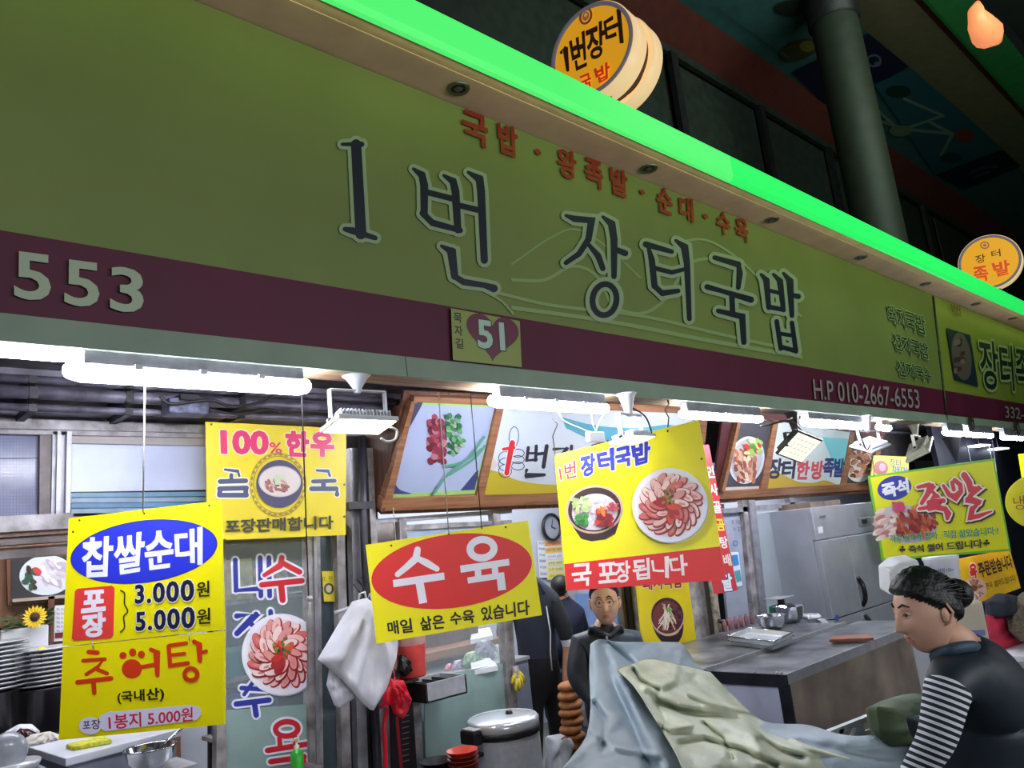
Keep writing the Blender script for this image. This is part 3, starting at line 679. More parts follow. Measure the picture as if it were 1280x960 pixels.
for i, (x, y) in enumerate(((118, 801), (238, 791))):
    o = MB().tube([SIGN1.at(x, y, .008), SIGN1.at(x+1, y+5, .016), SIGN1.at(x, y+10, .008)], .0018, M_steel, 6).build('wire_hook'); tag(o, ['small wire hook joining the two yellow signs, near the red label', 'small wire hook joining the two yellow signs, below the lower price'][i], 'hook', 'wire hooks between the yellow signs')
# oval boiled-pork sign
pl = yaw_plane(567, 727, .28, -32, 0)
s = thing('hanging_sign', pl.at(570, 787), 'yellow sign with a big red oval and two white characters', 'sign')
board('board', pl, [(457, 681), (660, 650.6), (677.5, 768.8), (470.6, 804.7)], .012, M_yel, s)
P = Print(pl); P.ell(564.5, 714, 101, 46, (226, 46, 44), -7.5, 60); P.flush('red_oval', s)
WH = (240, 236, 246)
P.strokes([([(522, 687), (520, 698), (508, 709), (497, 718)], [8, 9, 8, 7]), ([(522, 698), (534, 704), (546, 711)], [7, 9, 7])], WH)
P.poly([(491, 725), (555, 715.5), (556, 724.5), (492, 734)], WH); P.poly([(519, 727), (529, 725), (534, 753), (524, 755)], WH)
P.loop(602.5, 686, 15, 11.5, 9, WH, -6); P.poly([(575, 707), (636, 698.5), (637, 706.5), (576, 716)], WH); P.poly([(593, 710), (601, 709), (602, 722), (594, 723)], WH); P.poly([(614, 706), (622, 705), (623.5, 719), (615.5, 720)], WH)
P.poly([(584, 722), (630, 715), (632.5, 737), (622.5, 738.5), (621, 724), (585, 729.5)], WH); P.flush('lettering', s)
P.text('매일', [(484, 777.5), (514, 773), (516, 790), (486, 793)], (34, 34, 24), .025); P.text('삶은', [(524, 772), (554, 768), (556, 785), (527, 788)], (34, 34, 24), .025)
P.text('수육', [(562, 766), (592, 762), (593, 778), (564, 781)], (34, 34, 24), .025); P.text('있습니다', [(601, 759), (661, 750), (662, 768), (603, 776)], (34, 34, 24), .025); P.flush('lettering', s)
dots(P, [(489, 682), (561, 668), (632, 659)]); P.flush('screw_holes', s)
string_to('hanging_string', 'pale string holding the oval sign, left of the two', pl, 561, 669, 548, 490, .12)
string_to('hanging_string', 'dark string behind the oval sign, right of the two', pl, 602, 661, 588, 490, .13, M_cable)
tag(MB().tube([PY(1.0).at(491, 628), PY(.98).at(495, 680)], .003, M_string).build('pull_cord'), 'short pale cord below the framed banner corner, above the oval sign', 'cord')
# soup and meat sign
pl = yaw_plane(795, 632, .15, -40, 3)
s = thing('hanging_sign', pl.at(800, 732), 'large yellow sign with soup bowl and meat plate photos and a red band', 'sign')
board('board', pl, [(693, 568.5), (874, 524.7), (907.8, 724.7), (708, 738.4)], .014, M_yel, s)
P = Print(pl); P.poly([(705.5, 705), (900.5, 683), (907.8, 724.7), (708, 738.4)], (232, 44, 48)); P.flush('red_band', s)
for t, q in (('국', [(715, 706), (739, 704), (738, 731), (716, 734)]), ('포', [(747, 705), (770, 703), (771, 727), (749, 729)]), ('장', [(768, 703), (787, 701), (788, 726), (770, 729)]), ('됩', [(790, 700), (811, 698), (812, 723), (793, 725)]), ('니', [(814, 699), (835, 696), (835, 722), (817, 718)]), ('다', [(836, 697), (858, 693), (859, 719), (840, 718)])):
    P.text(t, q, (250, 236, 236), .027)
P.flush('lettering', s)
P.text('1번', [(698, 583), (719, 576), (720, 596), (701, 601)], (200, 40, 60), .02, out=(244, 220, 150), ow=.06)
for t, q in (('장', [(726, 571), (743, 567), (743, 591), (728, 597)]), ('터', [(746, 566), (766, 561), (767, 587), (750, 588)]), ('국', [(769, 562), (788, 557), (789, 581), (771, 584)]), ('밥', [(790, 556), (812, 553), (811, 577), (793, 582)])):
    P.text(t, q, (38, 48, 168), .05, out=(240, 236, 200), ow=.06)
P.flush('lettering', s)
soup_bowl(P, 743, 637, 36, 30, 20, (56, 34, 34), (206, 170, 150), (216, 200, 208),
    [((226, 216, 226), 0, .1, .5, 60, .1), ((60, 140, 60), -.5, .35, .22, 34, .09), ((190, 220, 140), -.45, -.25, .28, 30, .10), ((200, 60, 50), .25, .4, .25, 26, .12), ((140, 30, 44), .3, .5, .22, 16, .12), ((206, 80, 90), .62, -.05, .14, 10, .1), ((214, 120, 60), .25, .12, .14, 8, .1)], -8)
P.flush('soup_photo', s)
plate_of_meat(P, 836, 632, 47, 46, -5, 4); P.flush('meat_photo', s)
dots(P, [(874.5, 575), (758, 553), (760, 556)]); P.flush('screw_holes', s)
tag(MB().tube([PY(.02).at(833, 495), PY(.02).at(836, 505), PY(.02).at(831, 512), PY(.06).at(836, 522), pl.at(834, 540, .01)], .004, M_cable, 6).build('sign_hook'), 'black wire hook holding the big photo sign at its upper right', 'hook')
tag(MB().tube([PY(.10).at(690, 522), PY(.10).at(697, 530), PY(.10).at(691, 545), pl.at(694, 571, .01)], .0025, M_cable, 6).build('sign_hook'), 'thin wire hook at the left corner of the big photo sign', 'hook')
# red vertical banner behind it
pl = yaw_plane(895, 650, .40, -40, 3)
s = thing('hanging_banner', pl.at(905, 740), 'narrow red vertical banner behind the right edge of the big photo sign', 'banner')
M_redv = mat('red_banner', (206, 42, 54), .45, var=.08, scale=3)
board('panel', pl, [(858, 556), (886, 556), (922, 738), (893, 743)], .01, M_redv, s)
P = Print(pl)
for i, t in enumerate(('인', '사', '골', '곰', '탕', '배')): P.text(t, quadbox(888+i*4.2, 590+i*22, 9, 14, -.05, .18), (235, 210, 210) if i != 3 else (226, 200, 40), .03)
P.text('달', quadbox(909, 728, 12, 20, -.1, .15), (236, 232, 244), .04, out=(50, 50, 130), ow=.05); P.flush('lettering', s)
# instant trotter sign
pl = yaw_plane(1173, 637, -.05, -46, -3)
s = thing('hanging_sign', pl.at(1180, 695), 'yellow sign with green edge, blue oval and big red brush characters', 'sign')
board('board', pl, [(1085, 595), (1242.5, 573), (1263.7, 688.7), (1102.5, 701)], .02, mat('green_edge_board', (120, 190, 50), .4, var=.1), s)
P = Print(pl); P.poly([(1088, 597), (1241, 576), (1261, 686), (1105, 698)], (226, 224, 20)); P.flush('yellow_face', s)
P.ell(1118, 610, 21.5, 15, (48, 56, 160), -12); P.text('즉석', [(1101, 606), (1134, 598), (1136, 615), (1106, 623)], (236, 236, 244), .05); P.flush('oval_label', s)
P.ell(1132, 655, 40, 24, (200, 190, 196), 6)
rr = random.Random(5)
for i in range(46):
    x, y = rr.uniform(-36, -4), rr.uniform(-16, 18)
    P.ell(1132+x, 655+y, 7, 3, rr.choice([(232, 206, 196), (214, 176, 170), (240, 222, 214), (190, 120, 116)]), -25, 9)
for i in range(60):
    x, y = rr.uniform(-10, 36), rr.uniform(-18, 16)
    P.ell(1132+x, 653+y, 6, 2.6, rr.choice([(170, 60, 44), (196, 92, 62), (140, 40, 36), (222, 130, 90)]), 55+rr.uniform(-25, 25), 9)
for i in range(12): P.ell(1122+rr.uniform(-8, 8), 632+rr.uniform(-3, 6), 4, 2.5, (214, 70, 120), rr.uniform(0, 90), 8)
P.flush('food_photo', s)
BR = [([(1146, 609), (1160, 606), (1164, 607), (1158, 618), (1151, 629)], [4, 6, 6, 6, 5]), ([(1165, 615), (1170, 620), (1160, 628), (1178, 626), (1172, 632), (1148, 636)], [4, 6, 6, 6, 6, 4]), ([(1160, 637), (1168, 634), (1180, 636), (1184, 642), (1183, 648)], [4, 6, 7, 8, 5]),
      ([(1178, 607), (1185, 618), (1193, 622), (1200, 614), (1199, 606), (1192, 600)], [4, 6, 8, 6, 6, 5]), ([(1189, 603), (1191, 612)], 5), ([(1204, 594), (1210, 603), (1212, 612), (1222, 610), (1212, 619), (1208, 624), (1222, 628), (1214, 636), (1212, 647), (1222, 645), (1238, 639)], [8, 8, 7, 6, 6, 6, 7, 7, 7, 6, 2])]
P.strokes([([(a+2, b+1.5) for a, b in p], [x+5 for x in w] if isinstance(w, list) else w+5) for p, w in BR], (60, 40, 44))
P.strokes(BR, (218, 60, 80), (246, 232, 216), 4); P.flush('brush_lettering', s)
P.text('각종 한약재 첨가 . 직접 삶았습니다 !', [(1111, 669), (1246, 658), (1247, 668), (1112, 678)], (20, 130, 120), .02, out=(210, 230, 150), ow=.02)
P.text('즉석 썰어 드립니다', [(1135, 682), (1226, 674), (1227, 684), (1136, 691)], (46, 42, 60), .03)
P.flush('lettering', s)
for cx in (1127, 1232):
    y = 686 if cx < 1200 else 678
    for a, b in ((0, -2.2), (-2, 1), (2, 1)): P.ell(cx+a, y+b, 1.7, 1.7, (30, 30, 40), n=10)
    P.stroke([(cx, y), (cx, y+4)], 1.2, (30, 30, 40)); P.flush('club_mark', s)
string_to('hanging_string', 'pale string down to the instant trotter sign at its right corner', pl, 1240, 577, 1236, 556, .0)
string_to('hanging_string', 'pale string down to the instant trotter sign near its left corner', pl, 1093, 596, 1090, 566, .0)
# order sign lower right
pl = yaw_plane(1234, 725, .35, -46, 0)
s = thing('hanging_sign', pl.at(1245, 750), 'yellow to orange order sign tucked under the instant trotter sign', 'sign')
board('board', pl, [(1186, 701), (1262, 686), (1276, 735), (1214, 757)], .012, mat('amber_board', (226, 178, 24), .4, var=.15, scale=4), s)
P = Print(pl); P.ell(1217, 737, 17, 15, (214, 176, 160), -20)
for i in range(26): 
    a = rr.uniform(0, 6.28); P.ell(1217+12*math.cos(a)*rr.uniform(.3, 1), 737+10*math.sin(a), 4, 1.6, rr.choice([(236, 214, 200), (190, 120, 110), (150, 90, 80)]), math.degrees(a), 8)
P.ell(1217, 735, 5, 4, (110, 70, 50)); P.flush('food_photo', s)
P.text('육', [(1211, 706), (1220, 705), (1221, 722), (1213, 723)], (200, 40, 40), .06, out=(240, 230, 230), ow=.05)
P.text('주문받습니다', [(1221, 704), (1262, 693), (1266, 709), (1226, 722)], (60, 40, 20), .03); P.text('편육 썰어드립니다', [(1231, 729), (1268, 718), (1270, 726), (1233, 737)], (80, 60, 20), .0); P.flush('lettering', s)
# round-cornered sign at the right edge
pl = yaw_plane(1276, 628, .0, -46, 0)
s = thing('hanging_sign', pl.at(1280, 660), 'yellow oval sign cut off by the right photo edge', 'sign')
mb = MB(); pts = [pl.at(1301+44*math.cos(t*math.pi/18), 627+35*math.sin(t*math.pi/18)) for t in range(36)]
mb.slab(pts, -pl.n, .012, mat('yellow_board_dull', (206, 196, 40), .45, var=.1)).build('board', s)
P = Print(pl); P.text('냉', [(1266, 621), (1280, 619), (1281, 637), (1268, 637)], (150, 60, 50), .0); P.text('면', [(1284, 619), (1296, 618), (1297, 635), (1285, 636)], (150, 60, 50), .0); P.flush('lettering', s)
pl = yaw_plane(1280, 580, .1, -46, 0)
o = board('hanging_sign', pl, [(1273, 568), (1310, 562), (1314, 604), (1279, 606)], .012, M_yel, None); tag(o, 'corner of a plain yellow sign above the oval one at the photo edge', 'sign')

string_to('hanging_string', 'short dark string at the top of the narrow red banner', yaw_plane(895, 650, .40, -40, 3), 872, 560, 868, 524, .14, M_cable)
tag(MB().tube([PY(.0).at(1301, 593), PY(.0).at(1296, 556)], .003, M_string).build('hanging_string'), 'string of the oval sign beyond the right photo edge', 'string', 'strings holding the hanging signs')
# ---------------------------------------------------------------- shop fronts
def fb(name, px0, py0, px1, py1, Y, d, m, parent=None, mb=None, bevel=0):
    """axis-aligned box whose front, at depth Y, spans the given outline"""
    p = PY(Y); ym, xm = (py0+py1)/2, (px0+px1)/2
    a = (p.at(px0, ym).x, Y, p.at(xm, py1).z); b = (p.at(px1, ym).x, Y+d, p.at(xm, py0).z)
    if mb is not None: mb.box(a, b, m); return a, b
    return MB().box(a, b, m).build(name, parent, bevel)
def xz(Y, px, py): v = PY(Y).at(px, py); return v.x, v.z
M_glass = mat('clear_glass', (200, 215, 222), .05, var=0, alpha=.16)
M_glassd = mat('tinted_glass', (90, 104, 112), .08, var=0, alpha=.55)
M_frost = mat('frosted_film', (150, 176, 172), .5, var=.12, scale=5, alpha=.9)
M_wire = mat('wired_glass', (120, 124, 156), .18, var=.2, scale=9, alpha=.9)
M_wallg = mat('stained_grey_wall', (140, 136, 150), .7, var=.4, scale=4, dirt=(74, 68, 74))
M_int = mat('interior_wall', (176, 180, 192), .7, var=.1, scale=2)
M_woodf = wood('varnished_wood', (158, 112, 80), (124, 82, 56), .4)
M_wooddk = wood('dark_wood', (112, 70, 50), (72, 44, 34), .5, 2)
M_panelw = wood('interior_wood_panel', (138, 96, 70), (104, 70, 50), .5, 2)
FY = 1.1
# rooms: side walls, back walls, inner ceiling
MB().box((-6, 3.0, 0), (6.05, 3.1, 2.9), M_int).build('wall_back')['kind'] = 'structure'
MB().box((6.15, 3.0, 0), (16, 3.1, 2.9), M_int).build('wall_back_right')['kind'] = 'structure'
MB().box((6.05, 1.3, 0), (6.15, 3.1, 2.9), M_int).build('wall_between')['kind'] = 'structure'
MB().box((-6, 1.3, 2.56), (16, 3.1, 2.62), mat('inner_ceiling', (170, 172, 184), .8, var=.1)).build('ceiling_inner')['kind'] = 'structure'
MB().box((-3, 2.9, 0), (2.0, 2.98, 2.56), M_panelw).build('wall_panelled')['kind'] = 'structure'
# grey wall strip above the window with conduits
x0, _ = xz(FY, -60, 600); x1, _ = xz(FY, 440, 600)
_, zr = xz(FY, 100, 529); 
MB().box((x0, FY, zr), (x1+.4, FY+.1, 2.60), M_wallg).build('wall_front')['kind'] = 'structure'
MB().box((x1+.4, FY+.15, 2.2), (16, FY+.2, 2.56), mat('dark_header', (70, 64, 66), .7, var=.3)).build('wall_header')['kind'] = 'structure'
for i, (py, r_, lab) in enumerate(((478, .017, 'upper grey conduit along the wall behind the long tube lamp'), (494, .026, 'thick grey conduit along the wall behind the long tube lamp'), (512, .015, 'lower thin conduit along the wall above the window frame'))):
    z = xz(.86, 100, py)[1]
    c = thing('conduit', (1, .86, z), lab, 'pipe', 'conduits behind the tube lamp')
    MB().tube([(x0, .86, z), (x1+.15, .86, z)], r_, mat('grey_conduit', (112, 108, 122), .45, .3, var=.4, scale=12, dirt=(54, 50, 58)), 12).build('pipe', c)
    for px in (40, 160, 300): x = PY(.86).at(px, py).x; MB().box((x-.015, .86-r_-.003, z-r_-.002), (x+.015, FY, z+r_*.8), M_dark).build('clamp', c)
jb = thing('junction_box', PY(.7).at(245, 515), 'grimy cluster of switch boxes and wires under the long tube lamp', 'junction box')
fb('housing', 212, 497, 262, 517, .74, .1, mat('grimy_box', (96, 96, 120), .4, .2, var=.5, scale=40), jb, bevel=.008); fb('breaker', 226, 492, 250, 500, .72, .08, M_dark, jb, bevel=.004)
MB().tube(curve3([PY(.7).at(*p) for p in ((200, 495), (215, 505), (262, 500), (290, 508), (330, 502), (344, 490))]), .007, M_cable, 6).build('wire', jb)
MB().tube(curve3([PY(.72).at(*p) for p in ((262, 512), (300, 518), (330, 512), (350, 515))]), .006, M_cable, 6).build('wire', jb)
# sliding window, upper left
def frame_part(name, pts, Y, d, m, parent):   # polygon outline given in place on the plane Y
    p = PY(Y); return MB().slab([p.at(*q) for q in pts], (0, 1, 0), d, m).build(name, parent)
wn = thing('window_1', PY(FY).at(120, 655), '', ''); wn['kind'] = 'structure'
frame_part('head_rail', [(-60, 520), (259, 531), (259, 541), (-60, 534)], FY-.03, .1, M_alud, wn)
frame_part('head_rail', [(-60, 534), (259, 541), (259, 547), (-60, 541)], FY-.01, .08, M_alud, wn)
frame_part('sill_rail', [(-60, 648), (92, 641), (92, 660), (-60, 669)], FY-.04, .12, M_alud, wn)
frame_part('sill_rail', [(-60, 669), (92, 660), (92, 666), (-60, 676)], FY-.02, .1, M_wooddk, wn)
frame_part('lower_rail', [(-60, 678), (92, 668), (92, 676), (-60, 686)], FY, .08, mat('grimy_rail', (104, 94, 92), .5, .2, var=.4, dirt=(50, 42, 40)), wn)
frame_part('lower_rail', [(-60, 690), (92, 679), (92, 692), (-60, 704)], FY+.04, .08, mat('grimy_rail', (104, 94, 92)), wn)
frame_part('pane', [(-60, 541), (50, 542), (49, 645), (-60, 648)], FY+.03, .006, M_wire, wn)
P = Print(PY(FY+.03), base=.001)
for x in range(-8, 50, 4): P.poly([(x, 542), (x+.7, 542), (x+.7, 645), (x, 645)], (84, 86, 118))
for y in range(544, 645, 4): P.poly([(-8, y), (50, y), (50, y+.7), (-8, y+.7)], (84, 86, 118))
P.poly([(-8, 573), (49, 572), (49, 573.5), (-8, 574.5)], (50, 50, 66)); o = P.flush('wire_mesh', wn); o['kind'] = 'stuff'
frame_part('stile', [(50, 542), (66, 542), (65, 644), (49, 645)], FY, .05, mat('grimy_rail', (104, 94, 92)), wn)
for i, (a, b, y) in enumerate(((66, 72, .0), (72, 77, -.02), (77, 84, -.0), (84, 90, -.03))): frame_part('stile', [(a, 539), (b, 539), (b-2, 642), (a-2, 642)], FY+y-.01, .06, M_alu, wn)
frame_part('top_strip', [(90, 541), (262, 545), (262, 557), (90, 554)], FY+.01, .04, mat('beige_strip', (156, 148, 146), .5, var=.1), wn)
frame_part('blind_panel', [(90, 554), (262, 557), (262, 612), (89, 615)], FY+.03, .02, mat('white_blind', (178, 186, 214), .35, var=.06, scale=6), wn)
for i in range(4):
    y0 = 616+i*6.6; frame_part('louver_slat', [(89, y0), (262, y0-1.5), (262, y0+4.2), (89, y0+5.8)], FY+.02+.004*(i % 2), .015, mat('blue_slat', ((92, 132, 160), (116, 140, 160))[i % 2], .4, var=.2) if i == 0 else mat('blue_slat%d' % (i % 2), ((70, 118, 156), (120, 144, 166))[i % 2], .4, var=.2), wn)
MB().slab([PY(FY+.06).at(*q) for q in ((89, 612), (300, 606), (300, 645), (89, 645))], (0, 1, 0), .02, M_dark).build('backing', wn)
# beef soup sign on the wall
pl = Plane(PY(.92).at(345, 600), (-math.sin(math.radians(4)), -1, -.03))
s = thing('wall_sign', pl.at(345, 672), 'yellow beef soup sign with pink title and a dark bowl in a ring ornament', 'sign')
board('board', pl, [(257, 527), (433, 535.7), (432, 668.6), (259.4, 676)], .012, mat('yellow_board_old', (222, 200, 30), .42, var=.08, scale=3), s)
P = Print(pl); PK = (204, 36, 96)
P.text('100', [(277, 539), (334, 540), (334, 567), (278, 566)], PK, .045, out=(230, 200, 160), ow=.04); P.text('%', [(337, 553), (352, 553.5), (352, 567), (337, 566)], PK, .02)
P.text('한', [(358, 540), (385, 541), (384, 570), (359, 569)], PK, .055, out=(230, 200, 160), ow=.04); P.text('우', [(389, 541), (416, 542), (416, 570), (390, 569)], PK, .055, out=(230, 200, 160), ow=.04); P.flush('lettering', s)
BLU = (66, 72, 104)
P.strokes([([(281, 587), (297, 589), (299, 595)], [3, 4, 3]), ([(289, 594), (289, 600)], 5), ([(275, 602), (307, 601)], 6), ([(274, 611), (308, 610)], 6), ([(275, 613), (274, 618)], 6), ([(307, 612), (307, 618)], 6), ([(274, 619), (308, 619)], 6)], BLU, (214, 214, 190), 3)
P.strokes([([(396, 588), (410, 589), (412, 595)], [3, 4, 3]), ([(391, 602), (418, 601)], 5), ([(404, 603), (404, 609)], 6), ([(389, 611), (420, 611), (421, 618)], [6, 6, 6])], BLU, (214, 214, 190), 3); P.flush('lettering', s)
for i in range(30):
    a = 2*math.pi*i/30; P.ell(347+33*math.cos(a), 606+37.5*math.sin(a), 2.6, 1.1, (150, 120, 50), math.degrees(a)+90, 8)
P.loop(347, 606, 35, 39.5, .9, (150, 120, 50)); P.loop(347, 606, 31, 35.5, .9, (150, 120, 50)); P.flush('ring_ornament', s)
P.ell(348.5, 605, 29, 30, (66, 62, 92)); P.ell(349, 602, 26.5, 19.5, (186, 170, 170)); P.ell(349, 602, 25, 18, (206, 194, 188))
for i in range(26): P.ell(344+rr.uniform(-12, 14), 608+rr.uniform(-7, 6), 3.6, 2, rr.choice([(150, 92, 84), (190, 140, 130), (120, 70, 66)]), rr.uniform(0, 90), 8)
for i in range(14): P.ell(349+rr.uniform(-6, 7), 600+rr.uniform(-5, 5), 2.4, 1.8, (186, 206, 160), 0, 8)
P.flush('bowl_photo', s)
P.text('포장판매합니다', [(281, 650), (415, 645), (415, 661), (281, 666)], (48, 50, 30), .03); P.flush('lettering', s); dots(P, [(429, 606), (429, 646), (263, 531), (280, 675)]); P.flush('screw_holes', s)

# left entrance door with stickers
def stile(parent, x0, x1, xb0, xb1, Y, d, m, y0=530, y1=1000, name='stile'):
    return frame_part(name, [(x0, y0), (x1, y0), (xb1, y1), (xb0, y1)], Y, d, m, parent)
dn = thing('door_1', PY(FY).at(330, 960), '', ''); 
dn['kind'] = 'structure'
frame_part('pane', [(283, 672), (384, 668), (388, 880), (283, 888)], FY, .006, M_glass, dn)
frame_part('frosted_pane', [(283, 888), (388, 880), (391, 1010), (283, 1010)], FY, .008, M_frost, dn)
stile(dn, 274, 283, 270, 283, FY-.02, .05, M_alud, 660, 1010)
stile(dn, 384, 400, 388, 405, FY-.03, .06, M_alud, 655, 1010); stile(dn, 392, 396, 397, 401, FY-.04, .01, M_alu, 655, 1010)
frame_part('narrow_pane', [(401, 668), (421, 668), (428, 1010), (406, 1010)], FY+.02, .006, M_glassd, dn)
frame_part('top_rail', [(270, 664), (440, 655), (440, 668), (270, 677)], FY-.01, .05, M_alud, dn)
sp = PY(FY-.003); P = Print(sp)
P.poly([(402, 714), (417, 714), (420, 752), (405, 752)], (206, 190, 40)); P.text('0, 판', [(403, 720), (416, 720), (416, 727), (403, 727)], (90, 60, 20), .0); P.loop(411, 736, 5, 6, 2.5, (60, 60, 80)); P.ell(411, 736, 3, 4, (190, 186, 170)); o = P.flush('yellow_sticker', dn)
d2 = thing('door_sticker', sp.at(330, 860), 'red and blue cut-out lettering stuck on the left glass door', 'sticker')
P = Print(sp); WB = (226, 226, 240); DB = (34, 46, 150); DR = (200, 24, 44)
P.strokes([([(294, 700), (295, 738), (322, 736)], 6), ([(325, 697), (326, 745)], 6), ([(336, 697), (337, 745)], 6), ([(325, 720), (336, 720)], 5)], DB, WB, 5)
P.flush('blue_lettering', d2)
P.strokes([([(296, 770), (320, 768), (296, 792)], 7), ([(312, 778), (322, 788)], 6), ([(338, 764), (340, 790)], 6)], DB, WB, 5)
P.flush('blue_lettering', d2)
P.strokes([([(302, 860), (335, 862)], 6), ([(295, 880), (336, 875)], 7), ([(318, 880), (320, 894)], 7), ([(318, 850), (305, 868)], 5)], DB, WB, 5); P.flush('blue_lettering', d2)
P.strokes([([(352, 697), (350, 707), (330, 719)], [7, 7, 5]), ([(353, 704), (374, 715)], 7), ([(327, 731), (377, 726)], 7), ([(351, 730), (353, 750)], 8)], DR, WB, 5)
P.flush('red_lettering', d2)
P.loop(358, 911, 14, 9, 13, WB, -4); P.strokes([([(334, 938), (384, 930)], 7), ([(349, 922), (350, 936)], 6), ([(368, 920), (369, 932)], 6), ([(338, 952), (380, 946), (382, 966)], 7)], DR, WB, 5); P.loop(358, 911, 14, 9, 7, DR, -4); P.flush('red_lettering', d2)
fp = Print(PY(FY+.010)); fp.strokes([([(310, 905), (330, 915)], 9), ([(305, 935), (335, 930)], 9), ([(318, 930), (320, 958)], 9)], (96, 130, 160)); o = fp.flush('door_sticker'); tag(o, 'blurred blue character behind the frosted lower door pane', 'sticker')
d3 = thing('door_sticker', sp.at(352, 865), 'round cut-out photo of a plate of sliced meat on the left glass door', 'sticker')
P = Print(PY(FY-.006)); plate_of_meat(P, 352, 818, 50, 51, -8, 11); P.flush('plate_photo', d3)
M_dkg = mat('dark_green_plastic', (40, 84, 90), .5, var=.2)
# post bundle between the two doors
pb = thing('post_bundle', PY(FY).at(452, 960), 'row of worn aluminium posts and a pipe between the left door and the main door', 'post')
for i, (a, b, c, d, Y, m) in enumerate(((421, 431, 429, 441, 1.06, M_alud), (431, 437, 441, 449, 1.1, M_dark), (437, 447, 449, 462, 1.04, M_alu), (447, 450, 462, 466, 1.08, M_dark), (459, 466, 478, 487, 1.05, M_alud))):
    frame_part('post', [(a, 560 if i > 1 else 668), (b, 560 if i > 1 else 668), (d, 1010), (c, 1010)], Y, .05, m, pb)
MB().tube([PY(1.0).at(x, y) for x, y in ((453, 545), (454, 640), (456, 700), (464, 800), (474, 1000))], .022, mat('dark_pipe', (66, 64, 74), .4, .4, var=.3), 12).build('drain_pipe', pb)
fb('clamp', 436, 627, 466, 636, .97, .1, M_dark, pb)
MB().slab([PY(1.16).at(*q) for q in ((432, 545), (468, 545), (488, 1010), (436, 1010))], (0, 1, 0), .05, mat('dark_header', (70, 64, 66))).build('backing', pb)

# framed banner boxes over the doors
def tilted(p0, p1):    # plane through the bottom edge point p0, tipped so that its upper edge passes p1 (same X)
    a = PY(1.02).at(*p0); b = PX(a.x).at(*p1)
    return Plane(a, Vector((1, 0, 0)).cross(b-a)), a, b
BP, a_, b_ = tilted((477, 636), (508, 522))
bx = thing('banner_box', a_, 'wood-framed leaning banner with a soup photo and hand-lettered title, above the main door', 'banner', 'wood framed banners above the doors')
def bq(name, pl, q, th, m, par, off=0): return MB().slab([pl.at(x, y, off) for x, y in q], -pl.n, th, m).build(name, par)
xr = 874
bq('backboard', BP, [(508, 490), (884, 506), (872, 622), (478, 632)], .02, M_wooddk, bx, -.02)
bq('bottom_rail', BP, [(476, 622), (880, 608), (878, 621), (474, 637)], .05, M_woodf, bx, .02)
bq('bottom_rail', BP, [(475, 637), (878, 621), (877, 628), (476, 643)], .05, M_wooddk, bx, .0)
bq('stile', BP, [(512, 500), (517, 500), (488, 622), (478, 623)], .05, M_woodf, bx, .02)
bq('stile', BP, [(619, 505), (628, 505), (603, 618), (593, 618)], .05, M_woodf, bx, .02)
bq('stile', BP, [(872, 506), (884, 506), (872, 610), (861, 610)], .05, M_woodf, bx, .02)
bq('top_rail', BP, [(516, 494), (884, 508), (884, 517), (514, 501)], .05, M_woodf, bx, .02)
MB().slab([PX(a_.x-.01).at(477, 640), PX(a_.x-.01).at(512, 500), PX(a_.x-.01).at(447, 530)+Vector((0, 0, 0)), PX(a_.x-.01).at(450, 640)], (1, 0, 0), .02, M_wooddk).build('side_board', bx)
P = Print(BP, base=.002)
P.poly([(514, 501), (621, 507), (595, 617), (487, 622)], (150, 190, 110)); P.poly([(512, 506), (618, 509), (593, 612), (490, 617)], (158, 168, 196))
P.poly(curve([(492, 602), (500, 612), (514, 617), (492, 617.3), (490, 617)]), (60, 66, 110)); P.poly([(575, 613), (594, 590), (598, 588), (593, 612)], (60, 66, 110)); P.poly([(512, 506), (530, 500), (524, 512), (514, 530), (505, 545), (503, 540)], (60, 64, 90))
for i in range(60): P.ell(545+rr.uniform(-9, 9), 549+rr.uniform(-28, 30), 5, 4, rr.choice([(120, 44, 60), (150, 66, 84), (96, 34, 46), (170, 110, 120)]), rr.uniform(0, 90), 8)
for i in range(46): P.ell(567+rr.uniform(-10, 12), 540+rr.uniform(-22, 26), 4, 2.4, rr.choice([(60, 120, 70), (96, 150, 100), (150, 160, 140), (40, 90, 60)]), rr.uniform(0, 90), 8)
for pts in (((540, 616), (560, 590), (600, 560)), ((560, 592), (590, 572), (604, 556)), ((553, 582), (580, 574), (603, 545))): P.stroke(curve(list(pts)), 3.2, (84, 140, 120)); P.off += .0002
P.flush('soup_photo', bx)
P.poly([(626, 507), (874, 516), (862, 612), (601, 617)], (196, 204, 220)); P.poly(curve([(606, 584), (625, 590), (650, 600), (700, 605), (760, 600), (862, 606)])+[(862, 612), (601, 617)], (188, 170, 46)); P.poly(curve([(608, 566), (614, 570), (620, 580), (612, 586), (606, 584)]), (200, 190, 180))
P.poly(curve([(700, 520), (740, 530), (790, 534), (838, 530), (850, 545), (800, 552), (740, 548), (705, 534)]), (90, 160, 184)); P.flush('banner_print', bx)
RDX = (206, 44, 56)
P.loop(640, 545, 6, 13, 1, (50, 50, 60), 4); 
for y in (565, 573, 581): P.loop(645, y, 8, 5, 1, (50, 50, 60)); P.loop(629, y+6, 8, 8, 1, (50, 50, 60))
P.strokes([([(638, 552), (631, 590)], [7, 6]), ([(627, 560), (640, 558)], 4)], RDX, (220, 220, 230), 2); P.flush('thumb_drawing', bx)
KK = (44, 46, 60)
P.strokes([([(658, 558), (656, 574), (668, 573)], 4), ([(668, 556), (667, 574)], 4), ([(658, 565), (668, 565)], 3), ([(670, 566), (678, 565)], 4), ([(681, 556), (677, 582)], 5), ([(656, 586), (655, 593), (678, 592)], 4)], KK)
